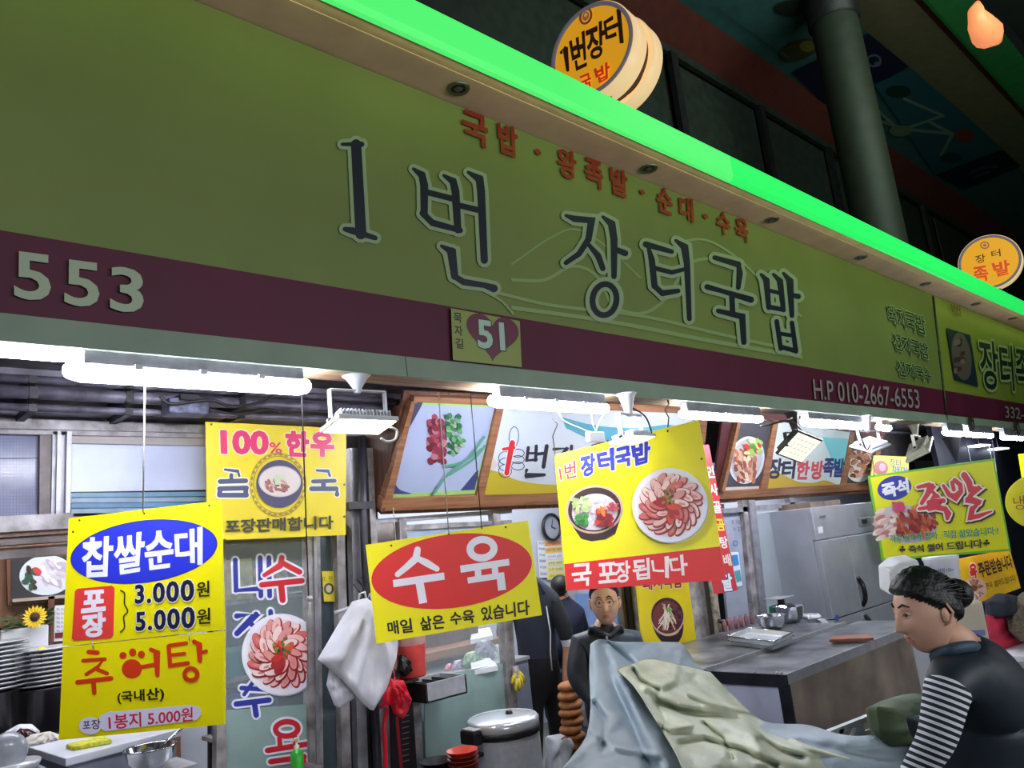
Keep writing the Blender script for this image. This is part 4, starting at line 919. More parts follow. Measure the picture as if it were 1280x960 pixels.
P.strokes([([(690, 560), (706, 559), (694, 576)], 4), ([(712, 556), (711, 580)], 4), ([(738, 556), (752, 553)], 4), ([(812, 546), (834, 542), (828, 560)], 4)], KK); P.flush('brush_lettering', bx)

BP2, a2, b2 = tilted((893, 612), (919, 524))
b2x = thing('banner_box', a2, 'wood-framed leaning banner with noodle plate and trotter photos, above the right shop window', 'banner', 'wood framed banners above the doors')
bq('backboard', BP2, [(908, 508), (1112, 530), (1092, 606), (893, 620)], .02, mat('maroon_board', (84, 34, 36), .5, var=.2), b2x, -.02)
bq('bottom_rail', BP2, [(902, 613), (1092, 602), (1090, 611), (899, 623)], .06, M_woodf, b2x, .02); bq('bottom_rail', BP2, [(899, 623), (1090, 611), (1088, 616), (900, 629)], .06, M_wooddk, b2x, 0)
bq('stile', BP2, [(921, 522), (925, 522), (904, 612), (900, 613)], .05, M_woodf, b2x, .02)
bq('stile', BP2, [(965, 525), (971, 525), (957, 611), (948, 612)], .05, M_woodf, b2x, .02)
bq('stile', BP2, [(1061, 540), (1066, 540), (1056, 606), (1048, 607)], .05, M_woodf, b2x, .02)
bq('stile', BP2, [(1096, 545), (1101, 545), (1094, 604), (1086, 604)], .05, M_woodf, b2x, .02)
P = Print(BP2, base=.002)
P.poly([(922, 524), (966, 526), (950, 612), (904, 613)], (70, 68, 74)); P.poly([(905, 609), (951, 607.5), (950, 612), (904, 613)], (190, 190, 180)); P.ell(933, 575, 22, 30, (196, 200, 210), 12); P.ell(933, 575, 19, 27, (170, 170, 170), 12)
for i in range(70): P.ell(932+rr.uniform(-14, 12), 580+rr.uniform(-16, 20), 5, 2.2, rr.choice([(200, 160, 130), (176, 110, 80), (226, 200, 180), (150, 80, 66)]), rr.uniform(40, 110), 8)
for i in range(26): P.ell(940+rr.uniform(-10, 10), 558+rr.uniform(-8, 10), 4, 2.4, rr.choice([(150, 180, 96), (90, 140, 60), (200, 206, 150), (214, 60, 50)]), rr.uniform(0, 90), 8)
P.flush('noodle_photo', b2x)
P.poly([(970, 526), (1062, 540), (1050, 607), (956, 612)], (196, 206, 204)); P.poly([(1026, 545), (1062, 548), (1052, 600), (1040, 580)], (120, 196, 200)); P.poly(curve([(961, 590), (975, 592), (995, 601), (1015, 603), (1030, 600), (1050, 607)])+[(956, 612)], (190, 160, 50)); P.flush('banner_print', b2x)
for t, cx, cy, w_, h, c in (('장', 967, 585, 17, 24, KK), ('터', 984, 586, 15, 22, KK), ('한', 1002, 587, 15, 22, (206, 80, 90)), ('방', 1020, 587, 14, 22, (206, 80, 90)), ('족', 1034, 584, 12, 22, (50, 60, 120)), ('발', 1047, 584, 12, 22, (50, 60, 120))):
    P.text(t, quadbox(cx, cy, w_, h, .0, -.12), c, .04)
P.flush('lettering', b2x)
P.poly([(1065, 545), (1097, 546), (1088, 606), (1055, 608)], (60, 54, 50)); P.ell(1072, 582, 18, 20, (210, 206, 200)); 
for i in range(60): P.ell(1073+rr.uniform(-14, 14), 578+rr.uniform(-16, 16), 4, 2.4, rr.choice([(130, 80, 60), (170, 120, 90), (100, 56, 46), (196, 150, 120)]), rr.uniform(0, 180), 8)
P.flush('trotter_photo', b2x)
# small yellow banner beyond
pl = yaw_plane(1115, 590, .8, -10); s = thing('hanging_banner', pl.at(1110, 600), 'small yellow banner with blue lettering behind the top of the trotter sign', 'banner')
board('panel', pl, [(1092, 569), (1136, 571), (1136, 600), (1088, 598)], .01, mat('yellow_banner', (206, 196, 70), .5, var=.1), s)
P = Print(pl); P.ell(1101, 585, 9, 9, (170, 90, 80)); P.ell(1103, 584, 4, 5, (200, 140, 160)); P.text('장터', [(1112, 573), (1126, 574), (1126, 584), (1112, 583)], (40, 60, 110), .0, sp=1); P.text('매머', [(1116, 582), (1134, 584), (1134, 594), (1116, 592)], (60, 110, 170), .02); P.flush('lettering', s)

# main door: transom and leaves
d4 = thing('door_2', PY(FY).at(540, 960), '', '')
d4['kind'] = 'structure'
frame_part('top_rail', [(466, 649), (640, 636), (640, 641), (466, 655)], FY, .06, M_alu, d4)
frame_part('mid_rail', [(505, 656), (640, 650), (640, 655), (505, 663)], FY, .05, M_alud, d4)
stile(d4, 466, 472, 466, 472, FY-.01, .05, M_alud, 650, 720); stile(d4, 499, 508, 502, 512, FY-.01, .05, M_alud, 648, 720); stile(d4, 616, 625, 622, 631, FY-.01, .05, M_alud, 640, 700)
frame_part('pane', [(472, 654), (500, 652), (501, 720), (472, 720)], FY+.02, .006, mat('mirror_glass', (96, 84, 80), .1, .3, var=.3, alpha=.9), d4); frame_part('pane', [(508, 661), (618, 654), (622, 720), (508, 720)], FY+.02, .006, mat('pale_glass', (156, 176, 198), .15, var=.1, alpha=.85), d4)
stile(d4, 629, 640, 643, 655, FY-.02, .06, M_alud, 760, 1010)
frame_part('frosted_pane', [(530, 848), (636, 828), (646, 1010), (534, 1010)], FY+.01, .008, M_frost, d4)
stile(d4, 515, 525, 520, 532, FY, .05, M_alud, 850, 1010)
frame_part('lower_pane', [(505, 790), (632, 772), (636, 828), (512, 846)], FY+.02, .006, M_glass, d4)
stile(d4, 470, 478, 482, 491, FY-.02, .06, M_alud, 800, 1010)
# posts right of the opening
pr_ = thing('post_bundle', PY(FY).at(890, 850), 'row of worn grey posts between the main door and the right shop', 'post')
for i, (a, b, c, d, Y, m) in enumerate(((856, 866, 876, 888, 1.0, M_alud), (866, 872, 888, 893, 1.03, M_dark), (872, 882, 893, 901, .98, mat('brown_post', (92, 82, 74), .6, var=.3)), (884, 893, 901, 908, 1.05, M_dark))):
    frame_part('post', [(a, 620), (b, 620), (d+40, 1120), (c+40, 1120)], Y, .06, m, pr_)
stile(pr_, 790, 795, 822, 830, 1.08, .05, M_alud, 700, 980, 'post'); stile(pr_, 781, 788, 812, 820, 1.12, .05, M_dark, 700, 980, 'post'); stile(pr_, 772, 778, 802, 810, 1.16, .05, mat('brown_post', (92, 82, 74)), 700, 980, 'post')
MB().tube([PY(.93).at(x, y) for x, y in ((886, 700), (893, 750), (899, 800), (903, 850))], .03, mat('peeling_white_pipe', (166, 160, 146), .6, var=.45, scale=22, dirt=(96, 88, 76)), 12).build('pipe', pr_)
MB().tube([PY(.88).at(898, 776), PY(.85).at(911, 780)], .016, M_dark).tube([PY(.86).at(909, 779), PY(.86).at(912, 830)], .013, M_alud).build('clamp_arm', pr_)
MB().slab([PY(1.12).at(*q) for q in ((862, 630), (905, 630), (950, 1100), (905, 1100))], (0, 1, 0), .05, mat('dark_header', (70, 64, 66))).build('backing', pr_)
# yellow pork soup sign on the posts
pl = yaw_plane(835, 770, .95, 3, 0); s = thing('wall_sign', pl.at(838, 830), 'yellow sign with a dark pot of noodle soup, standing behind the grey tarpaulin', 'sign')
board('board', pl, [(793, 700), (856, 696), (872, 812), (806, 830)], .012, mat('yellow_board_old', (222, 200, 30)), s)
P = Print(pl); P.text('돼지국밥', [(803, 719), (852, 716), (853, 734), (804, 738)], (130, 34, 40), .03, out=(240, 220, 170), ow=.04)
P.poly(curve([(815, 782), (822, 796), (832, 806), (842, 808), (852, 796), (854, 780), (846, 792), (832, 795), (820, 788)]), (50, 36, 40)); P.ell(834, 771, 21, 24, (200, 160, 150), -5); P.ell(834, 769.5, 20, 22.5, (60, 36, 40), -5); P.ell(834, 771, 18, 20, (112, 56, 52), -5)
for i in range(40): P.ell(840+rr.uniform(-7, 9), 774+rr.uniform(-14, 12), 2.6, 1.8, rr.choice([(84, 44, 60), (110, 60, 74), (70, 34, 46)]), rr.uniform(0, 90), 8)
for i in range(24): P.stroke([(832+rr.uniform(-6, 6), 766+rr.uniform(-12, 4)), (832+rr.uniform(-12, 12), 778+rr.uniform(-4, 10))], 1.0, rr.choice([(226, 214, 200), (214, 190, 160)])); 
P.off += .001; P.ell(835, 762, 4, 3, (120, 160, 90)); P.flush('pot_photo', s)
P.text('밥', quadbox(860, 813, 11, 12, -.2, .15), (40, 46, 120), .05, out=(230, 230, 230), ow=.05); P.flush('lettering', s)

# right shop front: glazed wall, sliding door
d5 = thing('door_3', PY(.9).at(960, 830), '', '')
d5['kind'] = 'structure'
stile(d5, 928, 934, 949, 956, .86, .05, M_alud, 625, 840); stile(d5, 936, 944, 958, 966, .84, .05, M_alu, 625, 830)
stile(d5, 987, 993, 1010, 1016, .86, .05, M_alu, 622, 830); frame_part('top_rail', [(905, 636), (1010, 626), (1010, 632), (905, 642)], .86, .06, M_alu, d5)
frame_part('pane', [(944, 632), (988, 628), (1012, 820), (966, 826)], .88, .006, M_glass, d5)
frame_part('fixed_panel', [(896, 636), (930, 634), (953, 820), (916, 830)], .9, .02, mat('pale_blue_panel', (150, 156, 172), .5, var=.08), d5)
wp = PY(.895); P = Print(wp)
for t, x, y in (('7 1 0 5', 912, 640), ('0 10 01', 914, 650), ('ㅎ 27 00', 916, 659)): P.text(t, [(x, y), (x+17, y), (x+18, y+5), (x+1, y+5)], (70, 76, 90), .0)
P.loop(919, 679, 2.8, 3, 1.2, (70, 110, 140)); P.flush('wall_lettering', d5)
s = thing('paper_notice', wp.at(925, 735), 'small blue and white leaflet taped to the pale panel beside the red banner', 'leaflet')
board('sheet', Plane(wp.at(920, 710, .01), (0, -1, 0)), [(914, 690), (923, 690), (928, 732), (920, 734)], .002, M_white, s); P = Print(Plane(wp.at(920, 710, .014), (0, -1, 0))); P.poly([(915, 694), (922, 693), (924, 706), (917, 708)], (60, 130, 190)); P.poly([(918, 714), (925, 712), (927, 726), (921, 728)], (80, 150, 160)); P.flush('picture_print', s)
# ---------------------------------------------------------------- more helpers for loose things
from mathutils import noise as NZ_
FWD = Vector((RX[2], RY[2], RZ[2]))
def pf(px, py, fwd): return CAM+ray(px, py)*(fwd/FPX)     # point at a given distance along the view axis
def pillow(outline, Y, th, m, rings=7, wrinkle=.012, seed=1, lean=0.0, n=56):
    """soft bag: closed outline on the plane Y, swelling to both sides, with radial wrinkles"""
    rnd = random.Random(seed); pl = Plane(PY(Y).at(*outline[0]), (0, -1, lean))
    pts = outline+[outline[0]]; L = [0]
    for a, b in zip(pts, pts[1:]): L.append(L[-1]+math.dist(a, b))
    O = []
    for i in range(n):
        d = L[-1]*i/n; k = max(j for j in range(len(L)) if L[j] <= d+1e-9); k = min(k, len(pts)-2); t = (d-L[k])/(L[k+1]-L[k])
        O.append((pts[k][0]+(pts[k+1][0]-pts[k][0])*t, pts[k][1]+(pts[k+1][1]-pts[k][1])*t))
    cx, cy = sum(p[0] for p in O)/n, sum(p[1] for p in O)/n
    ph = [rnd.uniform(0, 6.28) for _ in range(4)]; ay_ = min(p[1] for p in O)-2; ax_ = min(O, key=lambda p: p[1])[0]; sz_ = max(p[1] for p in O)-ay_; rings = rings*2
    V, F = [], []
    for side in (1, -1):
        base = len(V)
        for r in range(rings+1):
            s = 1-r/rings
            for i, (x, y) in enumerate(O):
                a = 2*math.pi*i/n; h = math.sqrt(max(0, 1-s*s))*th*side
                X_, Y_ = cx+(x-cx)*s, cy+(y-cy)*s; an = math.atan2(X_-ax_, Y_-ay_); dd = math.hypot(X_-ax_, Y_-ay_)/sz_
                wv = wrinkle*(2.2*NZ_.noise(Vector((an*4.2, dd*1.6, ph[0])))+1.1*NZ_.noise(Vector((an*9, dd*3, ph[1])))+.8*NZ_.noise(Vector((X_/sz_*5, Y_/sz_*5, ph[2]))))*min(1, (1-s)*3.5+.1)*min(1, dd*3)
                V.append(pl.at(X_, Y_, h+wv))
        for r in range(rings):
            for i in range(n):
                q = (base+r*n+i, base+r*n+(i+1) % n, base+(r+1)*n+(i+1) % n, base+(r+1)*n+i); F.append(q if side == 1 else q[::-1])
    mb = MB(); mb.raw(V, F, m, True); return mb
def sheet(rows, Ys, m, crease=(), nu=10, nv=8, th=.004, noise=.006, seed=2, yx=0.0):
    """cloth through a grid of control points given in place, with creases pressed in"""
    R_, C_ = len(rows), len(rows[0])
    def cr(a, b, c, d, t): return 0.5*((2*b)+(c-a)*t+(2*a-5*b+4*c-d)*t*t+(3*b-a-3*c+d)*t**3)
    def ev(r, c):
        def row(i):
            i = max(0, min(R_-1, i)); j = min(int(c), C_-2); t = c-j; g = lambda q: Vector((*rows[i][max(0, min(C_-1, q))], (Ys[i] if not isinstance(Ys[i], (list, tuple)) else Ys[i][max(0, min(C_-1, q))])+yx*max(0, min(C_-1, q))))
            return cr(g(j-1), g(j), g(j+1), g(j+2), t)
        i = min(int(r), R_-2); t = r-i
        return cr(row(i-1), row(i), row(i+1), row(i+2), t)
    from mathutils import noise as NZ
    V, F = [], []; NU, NV = (R_-1)*nv, (C_-1)*nu
    for a in range(NU+1):
        for b in range(NV+1):
            p = ev(a/nv, b/nu); y = p.z
            for line, amp, wd in crease:
                d = 1e9
                for (x0, y0), (x1, y1) in zip(line, line[1:]):
                    q = Vector((x1-x0, y1-y0)); t = max(0, min(1, ((p.x-x0)*q.x+(p.y-y0)*q.y)/q.length_squared)); d = min(d, math.hypot(p.x-x0-q.x*t, p.y-y0-q.y*t))
                y += amp*math.exp(-(d/wd)**2)
            y += noise*NZ.noise(Vector((p.x*.03, p.y*.03, seed)))+noise*.4*NZ.noise(Vector((p.x*.11, p.y*.11, seed)))
            V.append(PY(y).at(p.x, p.y))
    for a in range(NU):
        for b in range(NV): k = a*(NV+1)+b; F.append((k, k+1, k+NV+2, k+NV+1))
    mb = MB(); mb.raw(V, F, m, True); return mb
def solidify(o, t):
    s = o.modifiers.new('thickness', 'SOLIDIFY'); s.thickness = t; return o
def poly_on_z(name, pts, z, th, m, parent=None, bevel=0, mb=None):
    P_ = [PZ(z).at(*p) for p in pts]; q = (mb or MB()).slab(P_, (0, 0, -1), th, m)
    return q if mb is not None else q.build(name, parent, bevel)

# ---------------------------------------------------------------- left shop corner
ZC = .95
wt = thing('worktop', PZ(ZC).at(90, 940)*1-Vector((0, 0, ZC)), 'white worktop edge below the paw print sign at the lower left', 'counter')
M_wt = mat('white_laminate', (196, 200, 212), .35, var=.08, scale=5)
tp = [PZ(ZC).at(*p) for p in ((27, 931), (82, 948), (226, 911), (150, 897))]
MB().slab(tp, (0, 0, -1), .035, M_wt).build('top', wt, .004)
ins = [p+((tp[0]+tp[2])/2-p)*.06 for p in tp]
MB().slab([p-Vector((0, 0, .037)) for p in ins], (0, 0, -1), ZC-.04, mat('grey_cabinet', (120, 128, 146), .5, var=.1)).build('cabinet', wt)
# back counter along the panelled wall
bc = thing('back_counter', (.2, 2.5, 0), 'grey counter along the wood-panelled wall carrying pots and plates', 'counter')
MB().box((-2.5, 2.30, .89), (1.35, 2.85, .925), M_steel).build('top', bc, .004); MB().box((-2.5, 2.34, 0), (1.33, 2.83, .89), mat('grey_cabinet', (120, 128, 146))).build('cabinet', bc)
MB().box((-2.5, 2.70, 1.26), (1.0, 2.89, 1.29), M_wooddk).build('wall_shelf')['kind'] = 'structure'
M_blackpot = mat('black_enamel', (30, 28, 32), .25, var=.3, scale=8)
def pot(name, c, r, h, label, m, lid=None):
    t = thing(name, c, label, 'pot'); z = Vector(c)
    MB().lathe(z, [(0, 0), (r*.96, 0), (r, .012), (r, h), (r*1.04, h+.004), (r*1.04, h+.012), (r*.95, h+.012), (r*.94, .02), (0, .02)], m, 36).build('body', t)
    for s_ in (-1, 1): MB().tube([z+Vector((s_*r*.98, -.04, h*.75)), z+Vector((s_*(r+.035), -.03, h*.77)), z+Vector((s_*(r+.035), .03, h*.77)), z+Vector((s_*r*.98, .04, h*.75))], .006, m, 8).build('handle', t)
    return t
pB = PY(2.49).at(56, 914); pot('stock_pot', (pB.x, 2.49, .926), .17, .23, 'black pot under the nearer stack of steel plates', M_blackpot)
pA = PY(2.49).at(-14, 905); pot('stock_pot', (pA.x, 2.49, .926), .155, .25, 'black pot at the left photo edge under a stack of steel plates', M_blackpot)
def plate_stack(c, r, n, z0, dz, group, lab):
    t0 = None
    for i in range(n):
        z = z0+i*dz; p = (c[0]+random.uniform(-.006, .006), c[1], z)
        if t0 is None:
            t0 = MB().lathe(p, [(0, .002), (r*.6, .0), (r*.93, .013), (r, .018), (r, .0222), (r*.93, .017), (r*.6, .004), (0, .005)], M_steel, 40).build('steel_plate', origin=p)
            tag(t0, 'steel plate, lowest in '+lab, 'plate', group); p0 = p; 
        else:
            c_ = t0.copy(); COL.objects.link(c_); c_.location = p; c_['_w'] = list(p); c_['label'] = 'steel plate, '+ORD[n-1-i]+' in '+lab
plate_stack((pB.x, 2.49), .18, 9, 1.169, .0225, 'steel plates stacked nearer the price sign', 'the stack beside the price sign')
plate_stack((pA.x, 2.49), .18, 11, 1.19, .0225, 'steel plates stacked at the left photo edge', 'the stack at the left photo edge')
# flower pot
fpz = PY(2.8).at(28, 812); fp_ = thing('flower_planter', (fpz.x, 2.79, 1.292), 'white planter with green leaves and one yellow sunflower', 'planter'); c = Vector((fpz.x, 2.79, 1.292))
M_leaf = mat('leaf_green', (52, 96, 54), .6, var=.3, scale=20); M_petal = mat('sunflower_petal', (236, 196, 30), .6, var=.1); M_seed = mat('seed_brown', (70, 40, 20), .8, var=.3, bump=.6)
hb = PY(2.79).at(28, 784).z-1.292
MB().box(c+Vector((-.12, -.05, 0)), c+Vector((.12, .05, hb)), M_white).build('pot', fp_, .01)
for i in range(70):
    a = random.uniform(0, 6.28); b = c+Vector((random.uniform(-.13, .13), random.uniform(-.05, .05), hb+random.uniform(-.02, .07))); d = Vector((math.cos(a), math.sin(a)*.6, random.uniform(-.2, .7))).normalized()*random.uniform(.05, .09); sd = d.cross(Vector((0, 0, 1))).normalized()*.018
    l = MB().raw([b, b+d*.5+sd, b+d, b+d*.5-sd, b+d*.5+Vector((0, 0, .006))], [(0, 1, 4), (1, 2, 4), (2, 3, 4), (3, 0, 4)], M_leaf).build('leaf', fp_, recalc=False)
fh = PY(2.68).at(43.5, 771)
for i in range(18):
    a = 2*math.pi*i/18; u = Vector((math.cos(a), 0, math.sin(a))); v = Vector((-math.sin(a), 0, math.cos(a)))
    MB().raw([fh+u*.02, fh+u*.045+v*.011-Vector((0, .006, 0)), fh+u*.066+Vector((0, -.002, 0)), fh+u*.045-v*.011-Vector((0, .006, 0))], [(0, 1, 2, 3)], M_petal).build('petal', fp_, recalc=False)
MB().lathe(fh, [(0, .014), (.018, .012), (.026, .0)], M_seed, 20, (0, -1, 0)).build('flower_head', fp_)
MB().tube([fh+Vector((0, .004, 0)), fh+Vector((.0, .02, -.05)), c+Vector((.05, 0, hb))], .005, M_leaf).build('stem', fp_)
f2 = PY(2.6).at(52, 813); o = MB().ball(f2, (.022, .02, .02), M_petal).build('artificial_flower'); tag(o, 'small yellow flower head beside the planter above the steel plates', 'flower')
MB().lathe((f2.x, f2.y, .942), [(.02, 0), (.02, .01), (.004, .02), (.004, f2.z-.95)], M_leaf, 8).build('stem', o)
# picture of food and notice
pw = Plane((0, 2.86, 0), (0, -1, 0))
s = thing('wall_picture', pw.at(50, 752), 'dark framed picture of a white food plate on the wood panelling', 'picture')
board('frame', pw, [(8, 694), (86, 690), (86, 752), (10, 757)], .03, M_wooddk, s); board('ledge', pw, [(14, 749), (86, 743), (86, 747), (14, 753)], .05, mat('pale_ledge', (170, 156, 140), .5), s, .03)
P = Print(pw, base=.004); P.poly([(14, 699), (86, 695), (86, 744), (14, 749)], (44, 42, 46)); P.ell(58, 719, 34, 25, (196, 206, 214), -4); P.ell(60, 718, 30, 21, (206, 204, 216), -4)
for i in range(30): P.ell(68+rr.uniform(-14, 14), 716+rr.uniform(-12, 14), 7, 3, rr.choice([(222, 214, 224), (196, 186, 200), (176, 164, 180)]), rr.uniform(0, 90), 9)
for i in range(14): P.ell(39+rr.uniform(-8, 5), 722+rr.uniform(-14, 12), 5, 3, rr.choice([(40, 80, 60), (56, 60, 40), (60, 30, 30)]), rr.uniform(0, 90), 8)
P.ell(46, 714, 6, 4, (190, 60, 60), 40); P.flush('food_photo', s)
MB().box(pw.at(58, 790)+Vector((0, -.03, -.4)), pw.at(66, 790)+Vector((0, .02, .21)), M_wooddk).build('trim_4')['kind'] = 'structure'
s = thing('paper_notice', pw.at(75, 800), 'white printed notice on the panelling beside the price sign', 'notice'); board('sheet', pw, [(66, 757), (90, 756), (90, 800), (65, 802)], .003, M_white, s, .01)
P = Print(pw, base=.012)
for i in range(6): P.text('메뉴 안내', [(70, 760+i*5.4), (80, 760+i*5.4), (80, 763.5+i*5.4), (70, 763.5+i*5.4)], (60, 60, 80), 0)
P.poly([(68, 791), (84, 790), (84, 797), (68, 798)], (110, 30, 50)); P.flush('lettering', s)
# things on the worktop
zt = ZC+.002
o = pillow([(8, 914), (24, 905), (40, 905), (50, 914), (46, 926), (28, 934), (6, 934), (-6, 924)], PZ(ZC).at(20, 940).y+.35, .06, mat('white_plastic_bag', (206, 208, 216), .35, var=.08), seed=3).build('plastic_bag'); tag(o, 'white plastic bag on the worktop at the lower left edge', 'bag')
cb_ = PY(2.0).at(34, 920); o = pillow([(17, 918), (24, 911), (36, 911), (46, 916), (42, 925), (28, 929), (18, 926)], PZ(ZC).at(20, 940).y+.2, .05, mat('dark_red_bean_bag', (56, 24, 32), .2, var=.4, scale=30), seed=8, wrinkle=.006).build('food_bag'); tag(o, 'shiny dark red bag of food lying on the white plastic bag', 'bag')
o = pillow([(24, 928), (40, 918), (62, 914), (80, 920), (70, 930), (40, 936), (26, 938)], PZ(ZC).at(40, 936).y+.12, .05, mat('cream_cloth', (190, 184, 176), .8, var=.1), seed=5).build('folded_cloth'); tag(o, 'cream folded cloth bundle on the worktop left of the paw print sign', 'cloth')
cc = PY(1.25).at(8, 940); o = MB().ball(cc, .075, mat('clear_dome', (170, 176, 186), .12, var=.2, alpha=.6), 24, 14).build('clear_lid'); tag(o, 'clear plastic dome in the bottom left corner', 'lid')
MB().lathe((cc.x, cc.y, cc.z-.075), [(0, 0), (.11, 0), (.12, .02), (.12, .03), (0, .03)], M_steel, 28).build('tray', o)
tag(MB().box((cc.x-.25, cc.y-.2, 0), (cc.x+.12, cc.y+.2, cc.z-.078), mat('grey_cabinet', (120, 128, 146))).build('low_cabinet'), 'low grey cabinet below the clear dome at the left edge', 'cabinet')
q = [PZ(ZC+.02).at(*p) for p in ((82, 930), (92, 933), (140, 924), (130, 918))]
o = MB().slab(q, (0, 0, -1), .02, mat('yellow_green_sponge', (196, 196, 50), .8, var=.3, scale=60, bump=.5)).build('scouring_sponge', bevel=.006); tag(o, 'yellow green scouring pad on the worktop under the paw print sign', 'sponge')
bw = PZ(.862).at(188, 962); t = thing('mixing_bowl', bw, 'stainless steel mixing bowl with a ladle beside the worktop corner', 'bowl')
rb_ = .104; M_steelb = mat('polished_steel', (200, 202, 208), .14, 1.0, var=.05)
MB().lathe(bw, [(0, 0), (rb_*.5, .004), (rb_*.85, .04), (rb_, .088), (rb_*1.06, .092), (rb_*1.05, .096), (rb_*.97, .092), (rb_*.8, .04), (rb_*.45, .01), (0, .008)], M_steelb, 40).build('bowl', t)
MB().tube([bw+Vector((.0, 0, .03)), bw+Vector((.07, .0, .10)), bw+Vector((.14, -.02, .15))], .006, M_steelb).ball(bw+Vector((0, 0, .04)), (.04, .04, .02), M_steelb).build('ladle', t)
tag(MB().box((bw.x-.16, bw.y-.12, 0), (bw.x+.16, bw.y+.13, bw.z-.001), M_steel).build('side_table'), 'low steel table under the mixing bowl', 'table')

# ---------------------------------------------------------------- bags hanging on the posts
M_bag = mat('thin_white_bag', (212, 212, 224), .38, var=.06, scale=9, bump=.25, bscale=18)
b = thing('plastic_bag', PY(.86).at(450, 890), 'large white plastic bag hanging from a wire hook on the posts', 'bag')
pillow([(440, 752), (458, 747), (470, 756), (482, 778), (499, 800), (496, 822), (484, 860), (466, 890), (452, 878), (430, 852), (397, 824), (408, 806), (424, 778)], .80, .05, M_bag, 9, .02, 4).build('bag_body', b)
pillow([(412, 832), (430, 850), (445, 872), (425, 885), (418, 882), (408, 856)], .86, .02, M_bag, 5, .008, 9).build('bag_tail', b)
MB().tube([PY(.82).at(447, 756), PY(.80).at(450, 742), PY(.80).at(456, 740), PY(.82).at(458, 752)], .006, M_bag).tube([PY(.82).at(458, 752), PY(.80).at(462, 742), PY(.82).at(466, 756)], .005, M_bag).build('handle', b)
hk = thing('wire_hook', PY(.84).at(452, 745), 'tangle of black wire holding the white bag on the posts', 'hook')
MB().tube(curve3([PY(.9).at(446, 724), PY(.84).at(455, 736), PY(.82).at(449, 746), PY(.84).at(460, 748), PY(.85).at(462, 732), PY(.9).at(452, 722)]), .005, M_black, 6).tube(curve3([PY(.86).at(442, 730), PY(.83).at(452, 742), PY(.86).at(466, 744)]), .004, M_black, 6).build('wire', hk)
MB().tube([PY(.84).at(418, 766), PY(.82).at(436, 760), PY(.82).at(448, 757)], .008, M_bag).build('twisted_strap', b)
o = pillow([(488, 848), (504, 850), (515, 874), (510, 890), (504, 899), (492, 892), (489, 880), (476, 886), (480, 862)], .92, .03, mat('red_plastic_bag', (222, 24, 50), .35, var=.08, bump=.2, bscale=20), 7, .02, 12).build('plastic_bag'); tag(o, 'red plastic bag hanging beside the big white bag', 'bag')
MB().tube([PY(.94).at(494, 852), PY(1.0).at(492, 838)], .005, mat('red_plastic_bag', (222, 24, 50))).build('handle', o)
o = MB().tube([PY(.95).at(484, 885), PY(.95).at(480, 910), PY(.96).at(482, 940), PY(.95).at(481, 985)], .012, mat('red_plastic_bag', (222, 24, 50)), 8).build('red_strip'); tag(o, 'long red twisted strip hanging below the red bag', 'strip')
o = pillow([(500, 818), (510, 822), (516, 838), (506, 846), (496, 840)], .95, .03, mat('black_bag', (22, 22, 24), .3, var=.2), 5, .01, 6).build('plastic_bag'); tag(o, 'small black bag between the white bag and the pink tub', 'bag')
# dark poster with red writing in the gap
s = thing('dark_poster', PY(1.05).at(500, 960), 'dark narrow poster with red and white marks below the red bag', 'poster'); ps = PY(1.05)
board('panel', ps, [(486, 848), (514, 846), (524, 1000), (492, 1000)], .01, mat('dark_poster_board', (34, 18, 24), .4, var=.3), s); P = Print(ps)
P.poly([(494, 895), (498, 895), (504, 965), (500, 965)], (150, 24, 40))
for i in range(9): P.stroke([(503, 896+i*7), (511, 894+i*7)], 1.4, (120, 112, 112)); 
P.flush('print', s)
# pink tub on the steel rail
tb = PY(1.0).at(516, 846); t = thing('sauce_tub', tb, 'translucent tub of pink red sauce standing on the steel rail', 'tub'); hgt = PY(1.0).at(516, 780).z-tb.z
MB().lathe(tb, [(0, 0), (.066, 0), (.072, .01), (.082, hgt*.62)], mat('pink_red_sauce', (214, 76, 72), .3, var=.2, scale=12), 28).build('sauce', t)
MB().lathe(tb, [(.082, hgt*.62), (.088, hgt), (.09, hgt+.01), (.084, hgt+.01)], mat('cloudy_pink_plastic', (214, 170, 166), .3, var=.2, alpha=.8), 28).build('upper_wall', t)
# steel condiment rail with dividers
rl = thing('condiment_rail', PY(.9).at(550, 870), 'open steel condiment tray with dividers fixed to the frosted door panel', 'tray')
za = PY(.86).at(562, 848).z; zb_ = PY(.86).at(562, 872).z; xa, xb = PY(.86).at(540, 860).x, PY(.86).at(584, 860).x; xa -= .0
MB().box((xa-.03, .86, zb_), (xb, .872, za), M_steel).box((xa-.03, 1.08, zb_), (xb, 1.092, za), M_steel).box((xa-.03, .86, zb_), (xb, 1.09, zb_+.008), M_steel).box((xa-.04, .86, zb_), (xa-.03, 1.09, za), M_dark).box((xb-.01, .86, zb_), (xb, 1.09, za), M_steel).build('tray', rl)
for i in range(3): x = xa-.03+(xb-xa+.03)*(i+1)/4; MB().box((x-.003, .872, zb_+.01), (x+.003, 1.08, za-.01), M_dark).build('divider', rl)
MB().box((PY(1.0).at(492, 850).x, .92, tb.z-.012), (xa-.035, 1.09, tb.z-.001), M_dark).build('side_shelf', rl)
